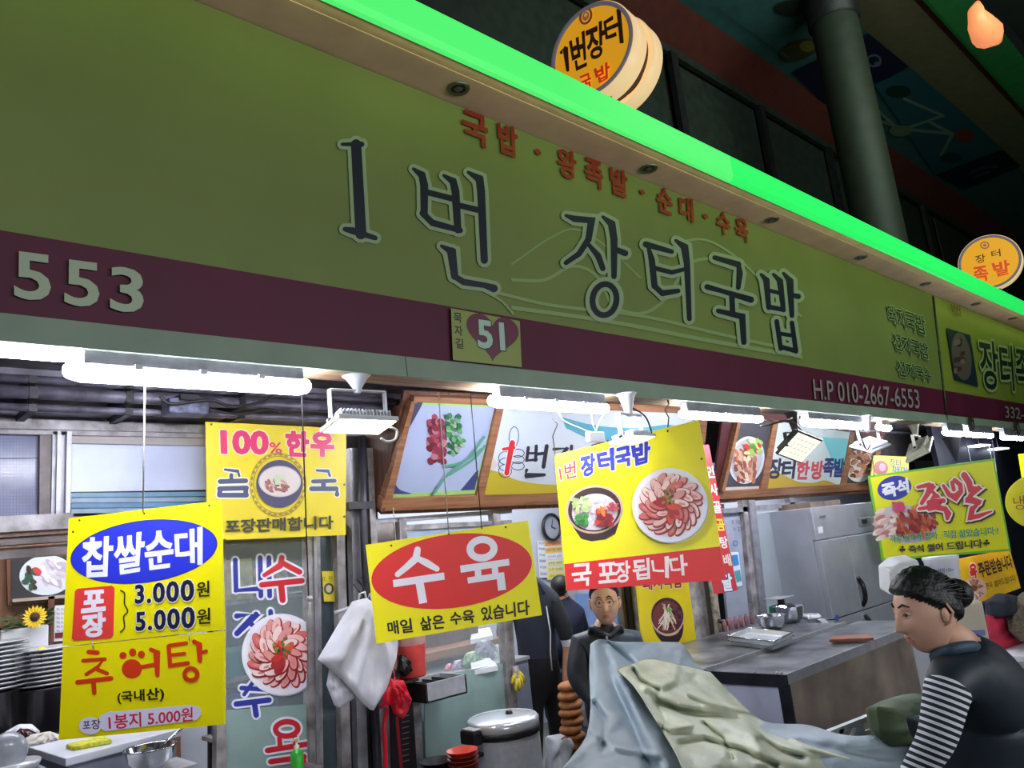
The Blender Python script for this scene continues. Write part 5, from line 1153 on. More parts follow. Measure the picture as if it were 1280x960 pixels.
# inside shelf with wrapped packets
sh = thing('inner_shelf', PY(1.5).at(580, 840), 'brown wooden shelf unit behind the glass, carrying wrapped packets', 'shelf'); M_shelf = wood('brown_shelf', (140, 92, 56), (110, 70, 44), .5)
zs = PY(1.4).at(570, 838).z; xs0, xs1 = PY(1.4).at(520, 830).x, PY(1.4).at(650, 830).x
MB().box((xs0-.3, 1.3, zs-.02), (xs1, 1.75, zs), M_steel).build('board', sh); zs2 = PY(1.6).at(570, 808).z
MB().box((xs0-.3, 1.55, zs2-.05), (xs1, 1.8, zs2), M_shelf).build('board', sh); MB().box((xs0-.3, 1.8, 0), (xs1, 1.83, zs2+.25), M_wooddk).build('back', sh); MB().box((xs0-.3, 1.32, 0), (xs1, 1.8, zs-.02), mat('grey_cabinet', (120, 128, 146))).build('cabinet', sh)
for i, (px, py, r_, c_, lb) in enumerate(((590, 826, 16, (150, 176, 140), 'wrapped greenish packet behind the glass, beside the white papers'), (573, 833, 11, (186, 170, 200), 'small lilac wrapped packet behind the glass'), (562, 836, 9, (214, 130, 140), 'small pink wrapped packet behind the glass'),
      (606, 812, 17, (160, 160, 176), 'large grey wrapped bundle behind the glass, near the door post'), (620, 816, 14, (206, 208, 214), 'white wrapped packet squeezed against the door post'), (583, 832, 11, (120, 160, 120), 'small green wrapped packet behind the glass'))):
    p = PY(1.42+.02*i).at(px, py); w_ = r_*.0038
    o = pillow([(px-r_*.8, py+r_*.3), (px-r_*.5, py-r_*.6), (px+r_*.2, py-r_*.8), (px+r_*.8, py-r_*.3), (px+r_*.6, py+r_*.6), (px-r_*.1, py+r_*.8)], 1.40+.03*i, w_*.5, mat('wrap%d' % i, c_, .3, var=.4, scale=60), 5, .008, i+20, n=28).build('wrapped_packet'); tag(o, lb, 'packet', 'wrapped packets on the inner shelf')
q = [PZ(zs+.03).at(*p) for p in ((590, 838), (622, 832), (612, 822), (588, 826))]; o = MB().slab(q, (0, 0, -1), .028, M_white).build('paper_stack'); tag(o, 'white stack of papers on the inner shelf behind the frosted panel', 'paper')
q = [PZ(zs2+.03).at(*p) for p in ((588, 800), (616, 794), (612, 784), (590, 788))]; o = MB().slab(q, (0, 0, -1), .028, M_white).build('paper_stack'); tag(o, 'white sheet on the upper wooden board behind the glass', 'paper')
# work gloves on the door post
g = thing('work_glove', PY(1.05).at(648, 858), 'yellow and grey work glove hanging on the main door post', 'glove')
pillow([(641, 833), (647, 832), (651, 846), (650, 860), (643, 862), (640, 850)], 1.058, .02, mat('grey_cotton', (176, 166, 170), .9, var=.3, scale=60), 5, .004, 2, n=24).build('cuff', g)
M_yg = mat('yellow_rubber', (226, 206, 50), .45, var=.1)
for pts in (((648, 840), (653, 845), (656, 853)), ((648, 844), (652, 851), (653, 859)), ((647, 848), (649, 856), (650, 863)), ((645, 848), (645, 857), (645, 864)), ((644, 842), (641, 849), (640, 855))): MB().tube([PY(1.045).at(*p) for p in pts], [.012, .011, .007], M_yg, 8).build('finger', g)

# ---------------------------------------------------------------- rice cooker, bowls
rc_ = PY(.62).at(634, 960); fwdc = (rc_-CAM).dot(FWD); R0 = 45/966*fwdc
zl_ = PY(.62).at(634, 902).z; z0 = zl_-.32
t = thing('rice_cooker', (rc_.x, .62, z0), 'big round steel rice cooker with black rim and lid latch', 'rice cooker'); c = Vector((rc_.x, .62, z0)); H = .32
M_brsh = mat('brushed_steel', (206, 208, 216), .34, .3, var=.08, scale=40)
MB().lathe(c, [(0, .0), (R0*.9, 0), (R0*.98, .02), (R0, .06), (R0, H-.05)], M_brsh, 48).build('body', t)
MB().lathe(c, [(R0, H-.05), (R0*1.03, H-.045), (R0*1.03, H-.02), (R0, H-.015)], M_black, 48).build('black_band', t)
MB().lathe(c, [(R0*1.01, H-.015), (R0*1.03, H-.005), (R0*1.02, H+.022), (R0*.95, H+.034), (R0*.9, H+.03), (R0*.85, H+.034), (R0*.5, H+.04), (0, H+.042)], mat('lid_steel', (222, 226, 232), .22, .5, var=.05), 48).build('lid', t)
MB().lathe(c+Vector((.03, -.02, H+.04)), [(0, .018), (.016, .016), (.02, 0)], M_black, 20).build('steam_vent', t)
dv = Vector((-.995, .05, 0)).normalized(); lt_ = c+dv*R0*.98; s_ = Vector((-dv.y, dv.x, 0))
MB().slab([lt_+s_*.06+Vector((0, 0, H-.055)), lt_+s_*.06+dv*.055+Vector((0, 0, H-.055)), lt_-s_*.06+dv*.055+Vector((0, 0, H-.055)), lt_-s_*.06+Vector((0, 0, H-.055))], (0, 0, 1), .062, M_black).build('latch', t, .008)
MB().slab([lt_+s_*.05-dv*.05+Vector((0, 0, H+.01)), lt_+s_*.05+dv*.05+Vector((0, 0, H+.01)), lt_-s_*.05+dv*.05+Vector((0, 0, H+.01)), lt_-s_*.05-dv*.05+Vector((0, 0, H+.01))], (0, 0, 1), .008, M_steel).build('latch_plate', t, .003)
MB().slab([lt_+s_*.06+Vector((0, 0, H-.11)), lt_+s_*.06+dv*.05+Vector((0, 0, H-.11)), lt_-s_*.06+dv*.05+Vector((0, 0, H-.11)), lt_-s_*.06+Vector((0, 0, H-.11))], (0, 0, 1), .02, M_black).build('handle', t, .006)
lt2 = c-dv*R0; MB().slab([lt2+s_*.04+Vector((0, 0, H-.06)), lt2+s_*.04-dv*.03+Vector((0, 0, H-.06)), lt2-s_*.04-dv*.03+Vector((0, 0, H-.06)), lt2-s_*.04+Vector((0, 0, H-.06))], (0, 0, 1), .05, M_black).build('hinge', t, .005)
tb_ = thing('cooker_table', (rc_.x, .62, 0), 'low steel table carrying the rice cooker and red bowls', 'table')
MB().box((rc_.x-.62, .35, z0-.03), (rc_.x+.3, .95, z0-.001), M_steel).build('top', tb_, .003)
for sx in (rc_.x-.58, rc_.x+.26):
    for sy in (.39, .91): MB().box((sx-.015, sy-.015, 0), (sx+.015, sy+.015, z0-.031), M_alu).build('leg', tb_)
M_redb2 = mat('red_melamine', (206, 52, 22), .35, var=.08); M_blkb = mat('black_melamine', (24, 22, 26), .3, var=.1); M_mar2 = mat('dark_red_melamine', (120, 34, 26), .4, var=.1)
def bowl_stack(px, py, Y, r, n, dz, m, group, lab, m_in=None):
    top = PY(Y).at(px, py); t0 = None
    for i in range(n):
        z = top.z-.05-i*dz; p = (top.x, Y, z); mm = m if i == 0 else (m_in or m)
        if i < 2:
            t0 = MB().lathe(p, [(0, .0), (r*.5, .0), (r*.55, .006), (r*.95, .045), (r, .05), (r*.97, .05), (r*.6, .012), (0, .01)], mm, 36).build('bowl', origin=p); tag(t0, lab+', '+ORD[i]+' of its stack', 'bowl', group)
        else: c_ = t0.copy(); COL.objects.link(c_); c_.location = p; c_['label'] = lab+', '+ORD[i]+' of its stack'
    return top.z-.05-(n-1)*dz
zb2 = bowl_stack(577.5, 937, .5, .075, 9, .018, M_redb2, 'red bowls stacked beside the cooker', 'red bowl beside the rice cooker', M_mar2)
tag(MB().box((PY(.5).at(577, 940).x-.06, .44, z0), (PY(.5).at(577, 940).x+.06, .56, max(z0+.01, zb2-.002)), M_dark).build('bowl_stand'), 'small dark stand under the stack of red bowls', 'stand')
zb3 = bowl_stack(546, 950, .62, .085, 5, .02, M_blkb, 'black bowls beside the red ones', 'black bowl left of the red bowls')
tag(MB().box((PY(.62).at(546, 940).x-.06, .57, z0), (PY(.62).at(546, 940).x+.06, .68, max(z0+.01, zb3-.002)), M_dark).build('bowl_stand'), 'small dark stand under the stack of black bowls', 'stand')
o = pillow([(684, 920), (700, 917), (713, 923), (712, 950), (716, 985), (690, 990), (686, 960)], .75, .06, mat('white_plastic_bag', (206, 208, 216)), 7, .01, 15).build('plastic_bag'); tag(o, 'white bag with red print standing right of the rice cooker', 'bag')
P = Print(PY(.69)); P.stroke([(702, 924), (706, 921), (710, 922)], 1.6, (200, 40, 50)); P.flush('red_print', o)
# stack of brown cushions in the passage
cz = PY(1.1).at(718, 938).z; kc = None
for i in range(8):
    y_ = 932-i*10.5; p = PY(1.1).at(717-i*.9, y_); p = (p.x, 1.1+.0*i, p.z)
    if kc is None:
        kc = MB().ball(p, (.075, .075, .031), mat('brown_cushion', (184, 118, 66), .7, var=.25, scale=20, bump=.3), 20, 10).build('round_cushion', origin=p); tag(kc, 'round brown cushion, lowest of the stack between the two men', 'cushion', 'brown cushions in the tall stack')
    else: c_ = kc.copy(); COL.objects.link(c_); c_.location = Vector(p)+Vector((random.uniform(-.018, .018), 0, random.uniform(-.004, .004))); c_.rotation_euler = (0, random.uniform(-.12, .12), random.uniform(0, 3)); s_ = random.uniform(.95, 1.1); c_.scale = (s_, s_, 1.15); c_['label'] = 'round brown cushion, '+ORD[7-i]+' of the stack between the two men'
tag(MB().box((PY(1.1).at(717, 930).x-.09, 1.02, 0), (PY(1.1).at(717, 930).x+.09, 1.18, cz-.034+.03), M_wooddk).build('stool'), 'dark block stool under the stack of brown cushions', 'stool')

# ---------------------------------------------------------------- back wall of the main shop
bw_ = Plane((0, 2.98, 0), (0, -1, 0))
ck = thing('wall_clock', bw_.at(687, 659), 'round black wall clock fan-like on the far wall beside the oval sign', 'clock'); ck['label'] = 'round dark-rimmed wall clock on the far wall right of the oval sign'
cc = bw_.at(687, 659); MB().lathe(cc, [(.115, 0), (.135, .02), (.14, .04), (.12, .05), (.115, .03)], M_black, 36, (0, -1, 0)).build('rim', ck); MB().lathe(cc, [(0, .02), (.118, .02)], mat('clock_face', (150, 152, 164), .3, var=.1), 36, (0, -1, 0)).build('face', ck)
for a, l in ((70, .08), (-20, .06)): r_ = math.radians(a); MB().tube([cc+Vector((0, -.03, 0)), cc+Vector((l*math.cos(r_), -.03, l*math.sin(r_)))], .004, M_black, 6).build('hand', ck)
for i, (q, rows, lb, bc_) in enumerate(((((671, 676), (680, 676), (684, 722), (674, 722)), 6, 'long white price list on the far wall left of the yellow one', (206, 208, 214)), (((679, 676), (702, 674), (706, 723), (684, 725)), 6, 'yellow and white price list on the far wall above the dark-haired man', (216, 210, 190)))):
    s = thing('price_list', bw_.at(*q[2]), lb, 'notice'); board('sheet', bw_, q, .004, mat('list_paper%d' % i, bc_, .6, var=.05), s, .004); P = Print(bw_, base=.006); H_ = homog(q)
    for r in range(rows):
        v0, v1 = 1-(r+.08)/rows, 1-(r+.85)/rows
        if i: P.poly([H_(.04, v0), H_(.96, v0), H_(.96, v1), H_(.04, v1)], ((214, 150, 90), (216, 170, 80), (210, 214, 226), (206, 206, 150), (214, 204, 120), (220, 200, 60))[r])
        P.text(('순대국밥 7000', '돼지국밥 7000', '선지국수 6000', '왕족발 30000', '수육 25000', '내장 20000')[r], [H_(.12, v0-.02), H_(.9, v0-.02), H_(.9, v1+.03), H_(.12, v1+.03)], (50, 50, 90) if r % 2 else (120, 40, 40), 0)
    P.flush('lettering', s)
tag(MB().box((bw_.at(712, 745).x, 2.4, 0), (bw_.at(736, 745).x, 2.9, bw_.at(720, 742).z), mat('blue_panel', (110, 136, 180), .5, var=.1)).build('partition'), 'pale blue low partition behind the dark-suited man', 'partition')

# dim goods behind the left glass door
dk = thing('storage_rack', (PY(1.75).at(335, 900).x, 1.75, 0), 'dark storage rack with goods seen through the left glass door', 'rack')
p_ = PY(1.9); MB().slab([p_.at(*q) for q in ((262, 640), (440, 632), (450, 1010), (262, 1010))], (0, 1, 0), .03, M_dark).build('back', dk)  # dark sheet put in for the darkness inside the shop
p_ = PY(1.62); xa, xb = p_.at(276, 830).x, p_.at(425, 830).x
for yy in (745, 838): z = p_.at(340, yy).z; MB().box((xa, 1.6, z-.02), (xb, 1.9, z), M_alud).build('shelf', dk)
for x in (xa, xb): MB().box((x-.015, 1.6, 0), (x+.015, 1.63, 2.1), M_alud).build('post', dk)
def stuff_box(px0, py0, px1, py1, Y, m, nm, lab, cat): 
    a, b = p_y(Y).at(px0, py1), p_y(Y).at(px1, py0); return tag(MB().box((a.x, Y, a.z), (b.x, Y+.14, b.z), m).build(nm, bevel=.008), lab, cat)
p_y = PY
z1 = PY(1.62).at(340, 838).z; z2 = PY(1.62).at(340, 745).z
tag(MB().box((xa+.03, 1.64, z1+.001), (xa+.30, 1.86, z1+.14), mat('teal_tub', (40, 120, 120), .4, var=.1)).build('plastic_tub', bevel=.01), 'teal plastic tub on the rack behind the left glass door', 'tub')
tag(MB().box((xa+.34, 1.66, z1+.001), (xa+.5, 1.86, z1+.2), mat('dull_pink_box', (150, 100, 96), .6, var=.4, scale=30)).build('carton'), 'dull pink carton beside the teal tub behind the glass', 'carton')
tag(MB().box((xa+.03, 1.64, z2+.001), (xa+.2, 1.8, z2+.22), mat('yellow_carton', (186, 176, 70), .6, var=.3, scale=20)).build('carton'), 'yellow carton on the upper rack shelf behind the blue sticker', 'carton')
tag(MB().box((xa+.22, 1.66, z2+.001), (xa+.42, 1.84, z2+.16), mat('cloudy_pink_box', (190, 150, 140), .6, var=.5, scale=25)).build('carton'), 'cloudy pink carton on the upper rack shelf behind the red sticker', 'carton')
z3 = z1-.30; MB().box((xa, 1.6, z3-.02), (xb, 1.9, z3), M_alud).build('shelf', dk)
tag(MB().box((xa+.03, 1.64, z3+.001), (xa+.32, 1.86, z3+.22), mat('blue_crate', (30, 60, 130), .5, var=.15)).build('crate', bevel=.008), 'deep blue crate on the low rack shelf behind the left door', 'crate')
# green pump bottle in front of the sticker door
b_ = PY(.98).at(372, 962); g = thing('soap_bottle', b_, 'green soap bottle with a pale pump before the frosted door pane', 'bottle')
MB().lathe(b_, [(0, 0), (.028, 0), (.03, .01), (.03, .07), (.012, .09)], mat('green_bottle', (60, 190, 60), .3, var=.15), 20).build('body', g)
MB().lathe(b_, [(.012, .09), (.013, .105), (.005, .107), (.005, .13), (.012, .131), (.012, .138), (0, .139)], mat('pale_pump', (206, 220, 190), .4, var=.05), 14).tube([b_+Vector((0, 0, .135)), b_+Vector((-.03, -.02, .132))], .005, mat('pale_pump', (206, 220, 190)), 6).build('pump', g)
tag(MB().box(b_+Vector((-.15, -.06, -b_.z)), b_+Vector((.1, .08, -.001)), M_alud).build('bottle_stand'), 'narrow metal stand under the green soap bottle', 'stand')
# ---------------------------------------------------------------- steel counters on the right
c0 = PZ(.85).at(983, 843); ctr = thing('front_counter', (c0.x+.6, c0.y+.25, 0), 'steel-clad counter with a dark framed white end panel, beside the tarpaulin', 'counter')
XA, YA, YB = c0.x, c0.y, PZ(.85).at(887, 839).y; XB = PZ(.85).at(1107, 802).x+.9
M_top = mat('worn_steel_top', (150, 152, 160), .3, .5, var=.4, scale=5, dirt=(70, 70, 74)); M_scr = mat('scratched_steel', (172, 156, 142), .42, .35, var=.35, scale=3, dirt=(120, 108, 100))
MB().box((XA, YA, .825), (XB, YB, .85), M_top).build('top', ctr, .004); MB().box((XA-.002, YA-.006, .80), (XB, YA+.004, .852), M_steel).build('edge_strip', ctr)
MB().box((XA-.008, YA-.004, .785), (XA+.01, YB, .848), mat('dark_blue_steel', (44, 46, 58), .4, .4, var=.3)).build('end_rail', ctr)
MB().box((XA-.008, YA-.004, .04), (XA+.012, YA+.055, .786), mat('dark_blue_steel', (44, 46, 58))).build('corner_post', ctr); MB().box((XA, YA+.055, .04), (XA+.02, YB, .786), mat('pale_blue_white_panel', (190, 196, 222), .4, var=.06, scale=5)).build('end_panel', ctr)
MB().box((XA+.012, YA+.004, .04), (XB, YA+.02, .80), M_scr).build('front_panel', ctr); MB().box((XA+.02, YA+.02, .02), (XB, YB, .8), M_dark).build('carcass', ctr)
for px, py in ((944, 840), (971, 841), (977, 841)): p = PX(XA-.008).at(px, py); MB().lathe(p, [(0, .006), (.007, .005), (.008, 0)], M_steel, 12, (-1, 0, 0)).build('bolt', ctr)
rc2 = thing('rear_counter', (XA+.6, YB+.35, 0), 'darker steel counter behind the first, carrying trays and bowls', 'counter')
MB().box((XA-.02, YB+.012, .84), (XB-.2, YB+.75, .862), M_top).build('top', rc2); MB().box((XA-.02, YB+.002, .80), (XB-.2, YB+.014, .872), M_steel).build('upstand', rc2); MB().box((XA, YB+.02, 0), (XB-.22, YB+.73, .84), M_dark).build('carcass', rc2)
# baking trays
ZR = .862
M_tray = mat('tray_aluminium', (196, 200, 208), .35, .45, var=.08)
def tray(pts, z, label):
    P_ = [PZ(z).at(*p) for p in pts]; t = thing('baking_tray', sum(P_, Vector())/4, label, 'tray', 'steel trays on the rear counter')
    c = sum(P_, Vector())/4; inn = [p+(c-p)*.14 for p in P_]; V = P_+[p+Vector((0, 0, -.0)) for p in inn]
    mb = MB(); up = Vector((0, 0, .028)); low = [p+(c-p)*.12 for p in P_]; inn = [p+(c-p)*.06 for p in P_]
    V = [p+up for p in P_]+[p+up for p in inn]+[q+Vector((0, 0, .004)) for q in low]+[q+(c-q)*.05 for q in P_]
    F = [(i, (i+1) % 4, 4+(i+1) % 4, 4+i) for i in range(4)]+[(4+i, 4+(i+1) % 4, 8+(i+1) % 4, 8+i) for i in range(4)]+[(8, 9, 10, 11)]+[(i, (i+1) % 4, 12+(i+1) % 4, 12+i) for i in range(4)]
    mb.raw(V, F, M_tray); mb.v = mb.v; o = mb.build('pan', t); mb2 = MB(); 
    mb2.tube([p+up for p in P_]+[P_[0]+up], .005, M_steelb, 8).build('rolled_rim', t); return t
tray([(911, 806), (968, 813), (993, 800), (935, 794)], ZR+.002, 'lower shallow steel tray on the rear counter'); tray([(910, 801), (967, 808), (992, 796), (936, 790)], ZR+.034, 'upper shallow steel tray lying on another tray')
def steel_bowl(px, py, Y, r, h, label, m=M_steelb, z=None):
    b = PY(Y).at(px, py); z = ZR if z is None else z
    t = thing('steel_bowl', (b.x, Y, z), label, 'bowl', 'steel bowls on the rear counter'); MB().lathe((b.x, Y, z), [(0, .001), (r*.55, .001), (r*.85, h*.4), (r, h), (r*1.05, h+.003), (r*.98, h), (r*.8, h*.42), (r*.5, .01), (0, .01)], m, 40).build('bowl', t); return t
YR = YB+.42
steel_bowl(968, 802, YR-.02, .105, .10, 'wide steel bowl just behind the trays', z=ZR+.0); steel_bowl(993, 802, YR+.02, .115, .12, 'deep steel bowl beside the white plastic jug')
s = thing('kitchen_scale', (PY(YR+.1).at(990, 790).x, YR+.1, ZR), 'green kitchen scale half hidden behind the steel bowls', 'scale'); q = Vector((PY(YR+.14).at(990, 790).x, YR+.14, ZR))
MB().box(q+Vector((-.09, .0, 0)), q+Vector((.09, .12, .11)), mat('scale_green', (30, 120, 90), .4, var=.1)).build('body', s, .012); MB().box(q+Vector((-.02, .03, .11)), q+Vector((.02, .07, .16)), M_dark).build('neck', s); MB().box(q+Vector((-.1, -.02, .16)), q+Vector((.1, .14, .168)), M_steel).build('plate', s, .003)
# white jug
jp = PY(YR-.02).at(1018, 798); j = thing('plastic_jug', (jp.x, YR-.02, ZR), 'white plastic jug with a big loop handle beside the deep bowl', 'jug'); c = Vector((jp.x, YR-.02, ZR)); jh = PY(YR-.02).at(1018, 766).z-ZR
MB().lathe(c, [(0, 0), (.075, 0), (.08, .01), (.068, jh*.8), (.06, jh), (.055, jh), (.06, jh*.8), (.07, .02), (0, .015)], M_white, 30).build('body', j)
MB().tube(curve3([c+Vector((-.06, -.02, jh*.9)), c+Vector((-.115, -.04, jh*.85)), c+Vector((-.14, -.05, jh*.5)), c+Vector((-.10, -.03, jh*.12)), c+Vector((-.07, -.02, jh*.1))]), .012, M_white, 10).build('handle', j)
o = MB().slab([PY(YR+.05).at(*p) for p in ((1024, 775), (1030, 773), (1052, 792), (1044, 796))], (0, 1, 0), .03, M_white).build('plastic_board'); tag(o, 'white plastic board leaning between the jug and the fridge', 'board')
o = MB().slab([PZ(ZR+.02).at(*p) for p in ((1036, 799), (1092, 797), (1086, 793), (1042, 794))], (0, 0, -1), .018, wood('chopping_wood', (150, 84, 56), (120, 66, 44), .5)).build('chopping_board', bevel=.004); tag(o, 'reddish brown chopping board in front of the steel fridge', 'chopping board')
bt_ = thing('bottle_row', PY(YR+.25).at(925, 800), '', '')
COL.objects.unlink(bt_); D_.objects.remove(bt_)
bt0 = None
for i in range(6):
    p = PY(.80).at(904+i*7, 788); p = Vector((p.x, .78, ZR))
    if bt0 is None:
        bt0 = MB().lathe(p, [(0, 0), (.017, 0), (.017, .06), (.008, .075), (.008, .09), (0, .09)], mat('reddish_bottle', (176, 120, 126), .25, var=.3, alpha=.8), 14).build('sauce_bottle', origin=p); tag(bt0, 'small reddish sauce bottle, nearest the posts behind the rear counter', 'bottle', 'sauce bottles behind the rear counter')
    else: c_ = bt0.copy(); COL.objects.link(c_); c_.location = p; c_['label'] = 'small reddish sauce bottle, '+('', 'second', 'third', 'fourth', 'fifth', 'sixth')[i]+' from the posts behind the rear counter'
# fridge
FYF = .50; fx0 = PY(FYF).at(1026, 705).x; fx1 = PY(FYF).at(1108, 690).x+.12; fz1 = PY(FYF).at(1050, 631).z
fr = thing('steel_fridge', ((fx0+fx1)/2, FYF, 0), 'tall steel catering fridge with four doors and black handles', 'fridge'); M_frd = mat('fridge_steel', (164, 168, 178), .36, .35, var=.07, scale=6)
MB().box((fx0, FYF+.03, .1), (fx1, FYF+.75, fz1), M_frd).build('body', fr, .006)
zh = PY(FYF).at(1070, 668).z; zg = PY(FYF).at(1070, 765).z; xm_ = PY(FYF).at(1064, 710).x
MB().box((fx0, FYF, zh+.004), (fx1, FYF+.03, fz1), M_frd).build('control_panel', fr, .004)
for a, b in ((fx0, xm_), (xm_, fx1)):
    for z_a, z_b in ((zg, zh), (.16, zg)):
        dd = MB().box((a+.004, FYF-.02, z_a+.004), (b-.004, FYF+.03, z_b-.004), M_frd).build('door', fr, .006)
        hx = a+.04 if a == xm_ else b-.04
        if a == xm_ or True:
            zc_ = zg+.04 if z_a == zg else zg-.04; up_ = 1 if z_a == zg else -1
            if a == xm_: MB().tube(curve3([Vector((hx, FYF-.02, zc_)), Vector((hx-.0, FYF-.055, zc_+up_*.06)), Vector((hx, FYF-.055, zc_+up_*.17)), Vector((hx, FYF-.02, zc_+up_*.24))]), .02, mat('black_handle', (26, 26, 30), .25, .2, var=.1), 10).build('handle', dd)
MB().box((fx0+.02, FYF-.004, zg-.006), (fx1, FYF+.01, zg+.006), M_black).build('door_gap', fr)
p = PY(FYF-.004); MB().slab([p.at(*q) for q in ((1072, 648), (1088, 646), (1089, 656), (1074, 658))], (0, 1, 0), .01, M_alu).build('thermostat', fr, .002); pr2 = Print(PY(FYF-.005), base=.001)
pr2.poly([(1077, 650), (1084, 649), (1084.5, 654), (1077.5, 655)], (30, 36, 50)); pr2.poly([(1024, 645), (1032, 644), (1032, 647), (1024, 648)], (90, 90, 100)); pr2.poly([(1022, 659), (1028, 658), (1029, 666), (1023, 667)], (214, 216, 222)); pr2.poly([(1084, 666), (1096, 664), (1099, 692), (1088, 693)], (176, 186, 206))
pr2.off += .02; pr2.poly([(1041, 769), (1045, 768), (1045, 776), (1041, 777)], (70, 90, 170)); pr2.flush('stickers', fr)
MB().box((fx0-.02, FYF+.72, .0), (fx0, FYF+.76, fz1), M_dark).build('rear_edge', fr)
for sx in (fx0+.05, fx1-.05):
    for sy in (FYF+.1, FYF+.68): MB().lathe((sx, sy, 0), [(.02, 0), (.02, .1)], M_dark, 12).build('foot', fr)
tag(MB().box((fx0+.2, FYF+.1, fz1+.001), (fx0+.8, FYF+.4, fz1+.05), mat('brown_cartons', (120, 104, 90), .8, var=.3)).build('flat_carton'), 'dusty flat carton on top of the steel fridge', 'carton')

# ---------------------------------------------------------------- tarpaulin over a cart
M_tb = mat('bluegrey_tarp', (150, 166, 178), .42, var=.12, scale=4, bump=.12, bscale=30); M_to = mat('olive_tarp', (206, 210, 186), .4, var=.14, scale=5, bump=.15, bscale=30, dirt=(160, 166, 142))
tp_ = thing('tarpaulin', PY(-.7).at(850, 960), 'blue grey tarpaulin with a pale olive folded flap, draped over a cart', 'tarpaulin')
rows = [[(738, 806), (750, 799), (775, 803), (805, 803), (835, 803), (853, 806), (868, 828)], [(737, 838), (752, 826), (775, 834), (800, 828), (822, 828), (853, 834), (886, 844)],
        [(738, 870), (755, 860), (785, 865), (815, 862), (843, 866), (882, 872), (925, 880)], [(737, 900), (760, 895), (795, 900), (830, 893), (865, 897), (912, 902), (958, 903)],
        [(731, 925), (765, 925), (805, 925), (850, 921), (900, 922), (960, 914), (1010, 907)], [(712, 950), (760, 955), (810, 960), (865, 955), (930, 952), (1000, 940), (1060, 920)],
        [(690, 978), (750, 1000), (815, 1010), (880, 1003), (950, 1000), (1050, 985), (1158, 926)], [(670, 1040), (740, 1060), (815, 1070), (890, 1070), (970, 1070), (1080, 1060), (1200, 1000)]]
cr1 = [([(760, 803), (790, 830), (800, 860)], .04, 4), ([(740, 915), (770, 935), (820, 945)], -.03, 4), ([(742, 880), (756, 900), (752, 940)], .035, 4), ([(752, 805), (765, 850), (790, 905), (812, 960)], .05, 8), ([(746, 805), (740, 860), (738, 905)], -.02, 7), ([(770, 900), (742, 925), (700, 962)], -.03, 8), ([(775, 850), (800, 900), (832, 960)], -.05, 9), ([(1000, 930), (1080, 945), (1150, 945)], .02, 6)]
o = sheet(rows, [-.12, -.22, -.38, -.52, -.68, -.84, -.98, -1.02], M_tb, cr1, nu=16, nv=14, noise=.014).build('lower_sheet', tp_, recalc=False); solidify(o, .003)
fl_ = [[(772, 838), (790, 831), (812, 825), (845, 831), (888, 841)], [(792, 858), (812, 860), (838, 856), (875, 862), (928, 882)], [(810, 885), (832, 890), (864, 885), (908, 893), (962, 908)],
       [(830, 918), (852, 920), (890, 915), (945, 920), (1035, 935)], [(848, 950), (875, 955), (920, 950), (990, 950), (1090, 958)], [(862, 990), (900, 1000), (960, 1000), (1040, 1000), (1130, 995)]]
cr2 = [([(792, 838), (800, 852), (822, 862)], .05, 3), ([(862, 868), (890, 880), (945, 892)], -.04, 3), ([(850, 930), (880, 925), (930, 940), (970, 958)], .045, 3.5), ([(880, 905), (905, 925), (915, 950)], .04, 3), ([(980, 918), (1010, 935), (1060, 948)], -.04, 3.5), ([(818, 900), (838, 912), (862, 908)], -.04, 3), ([(812, 866), (825, 878), (850, 888), (880, 893), (920, 900)], .06, 5), ([(808, 862), (820, 872), (845, 882), (880, 886)], -.035, 6), ([(820, 880), (830, 900), (826, 918)], .03, 4), ([(845, 832), (840, 850), (815, 862)], -.03, 8), ([(952, 925), (975, 940), (1000, 948)], .05, 5), ([(900, 905), (960, 925), (1060, 950)], -.03, 9), ([(781, 842), (800, 880), (835, 950)], -.03, 6), ([(868, 850), (905, 872), (950, 900)], .03, 9), ([(930, 900), (945, 930), (950, 955)], -.03, 8)]
o = sheet(fl_, [-.30, -.45, -.58, -.74, -.90, -1.02], M_to, cr2, nu=24, nv=18, noise=.012, seed=6).build('folded_flap', tp_, recalc=False); solidify(o, .003)
ct = thing('market_cart', (3.0, -.5, 0), 'low wooden cart hidden under the grey tarpaulin', 'cart')
MB().box((2.35, -.62, .55), (3.2, -.1, .62), M_pale).build('deck', ct)
for sx in (2.4, 3.15):
    for sy in (-.58, -.16): MB().box((sx-.03, sy-.03, 0), (sx+.03, sy+.03, .55), M_pale).build('leg', ct)
# green bag and white plastic crate
o = pillow([(1095, 884), (1115, 874), (1142, 866), (1165, 872), (1168, 905), (1164, 935), (1110, 932), (1100, 915)], -.95, .12, mat('green_canvas', (74, 92, 62), .6, var=.2, bump=.2, bscale=15), 8, .015, 31).build('canvas_bag'); tag(o, 'dark green canvas bag between the counter and the woman', 'bag')
cr = thing('plastic_crate', PY(-.75).at(1070, 915), 'white slatted plastic crate edge in front of the steel counter', 'crate')
py_ = lambda *p: PY(-.72).at(*p)
MB().slab([py_(*q) for q in ((1030, 917), (1098, 890), (1098, 896), (1034, 925))], (0, 1, 0), .03, M_white).build('top_rail', cr)
for q in (((1073, 902), (1079, 900), (1084, 930), (1064, 930)), ((1094, 893), (1100, 890), (1106, 925), (1100, 927)), ((1050, 912), (1055, 910), (1056, 930), (1046, 930))): MB().slab([py_(*a) for a in q], (0, 1, 0), .02, M_white).build('slat', cr)
MB().slab([py_(*q) for q in ((1060, 922), (1100, 908), (1101, 912), (1060, 927))], (0, 1, 0), .02, M_white).build('lower_rail', cr)
MB().box(py_(1040, 925)+Vector((0, 0.02, -.35)), py_(1100, 925)+Vector((0, .25, -.02)), M_white).build('base', cr)

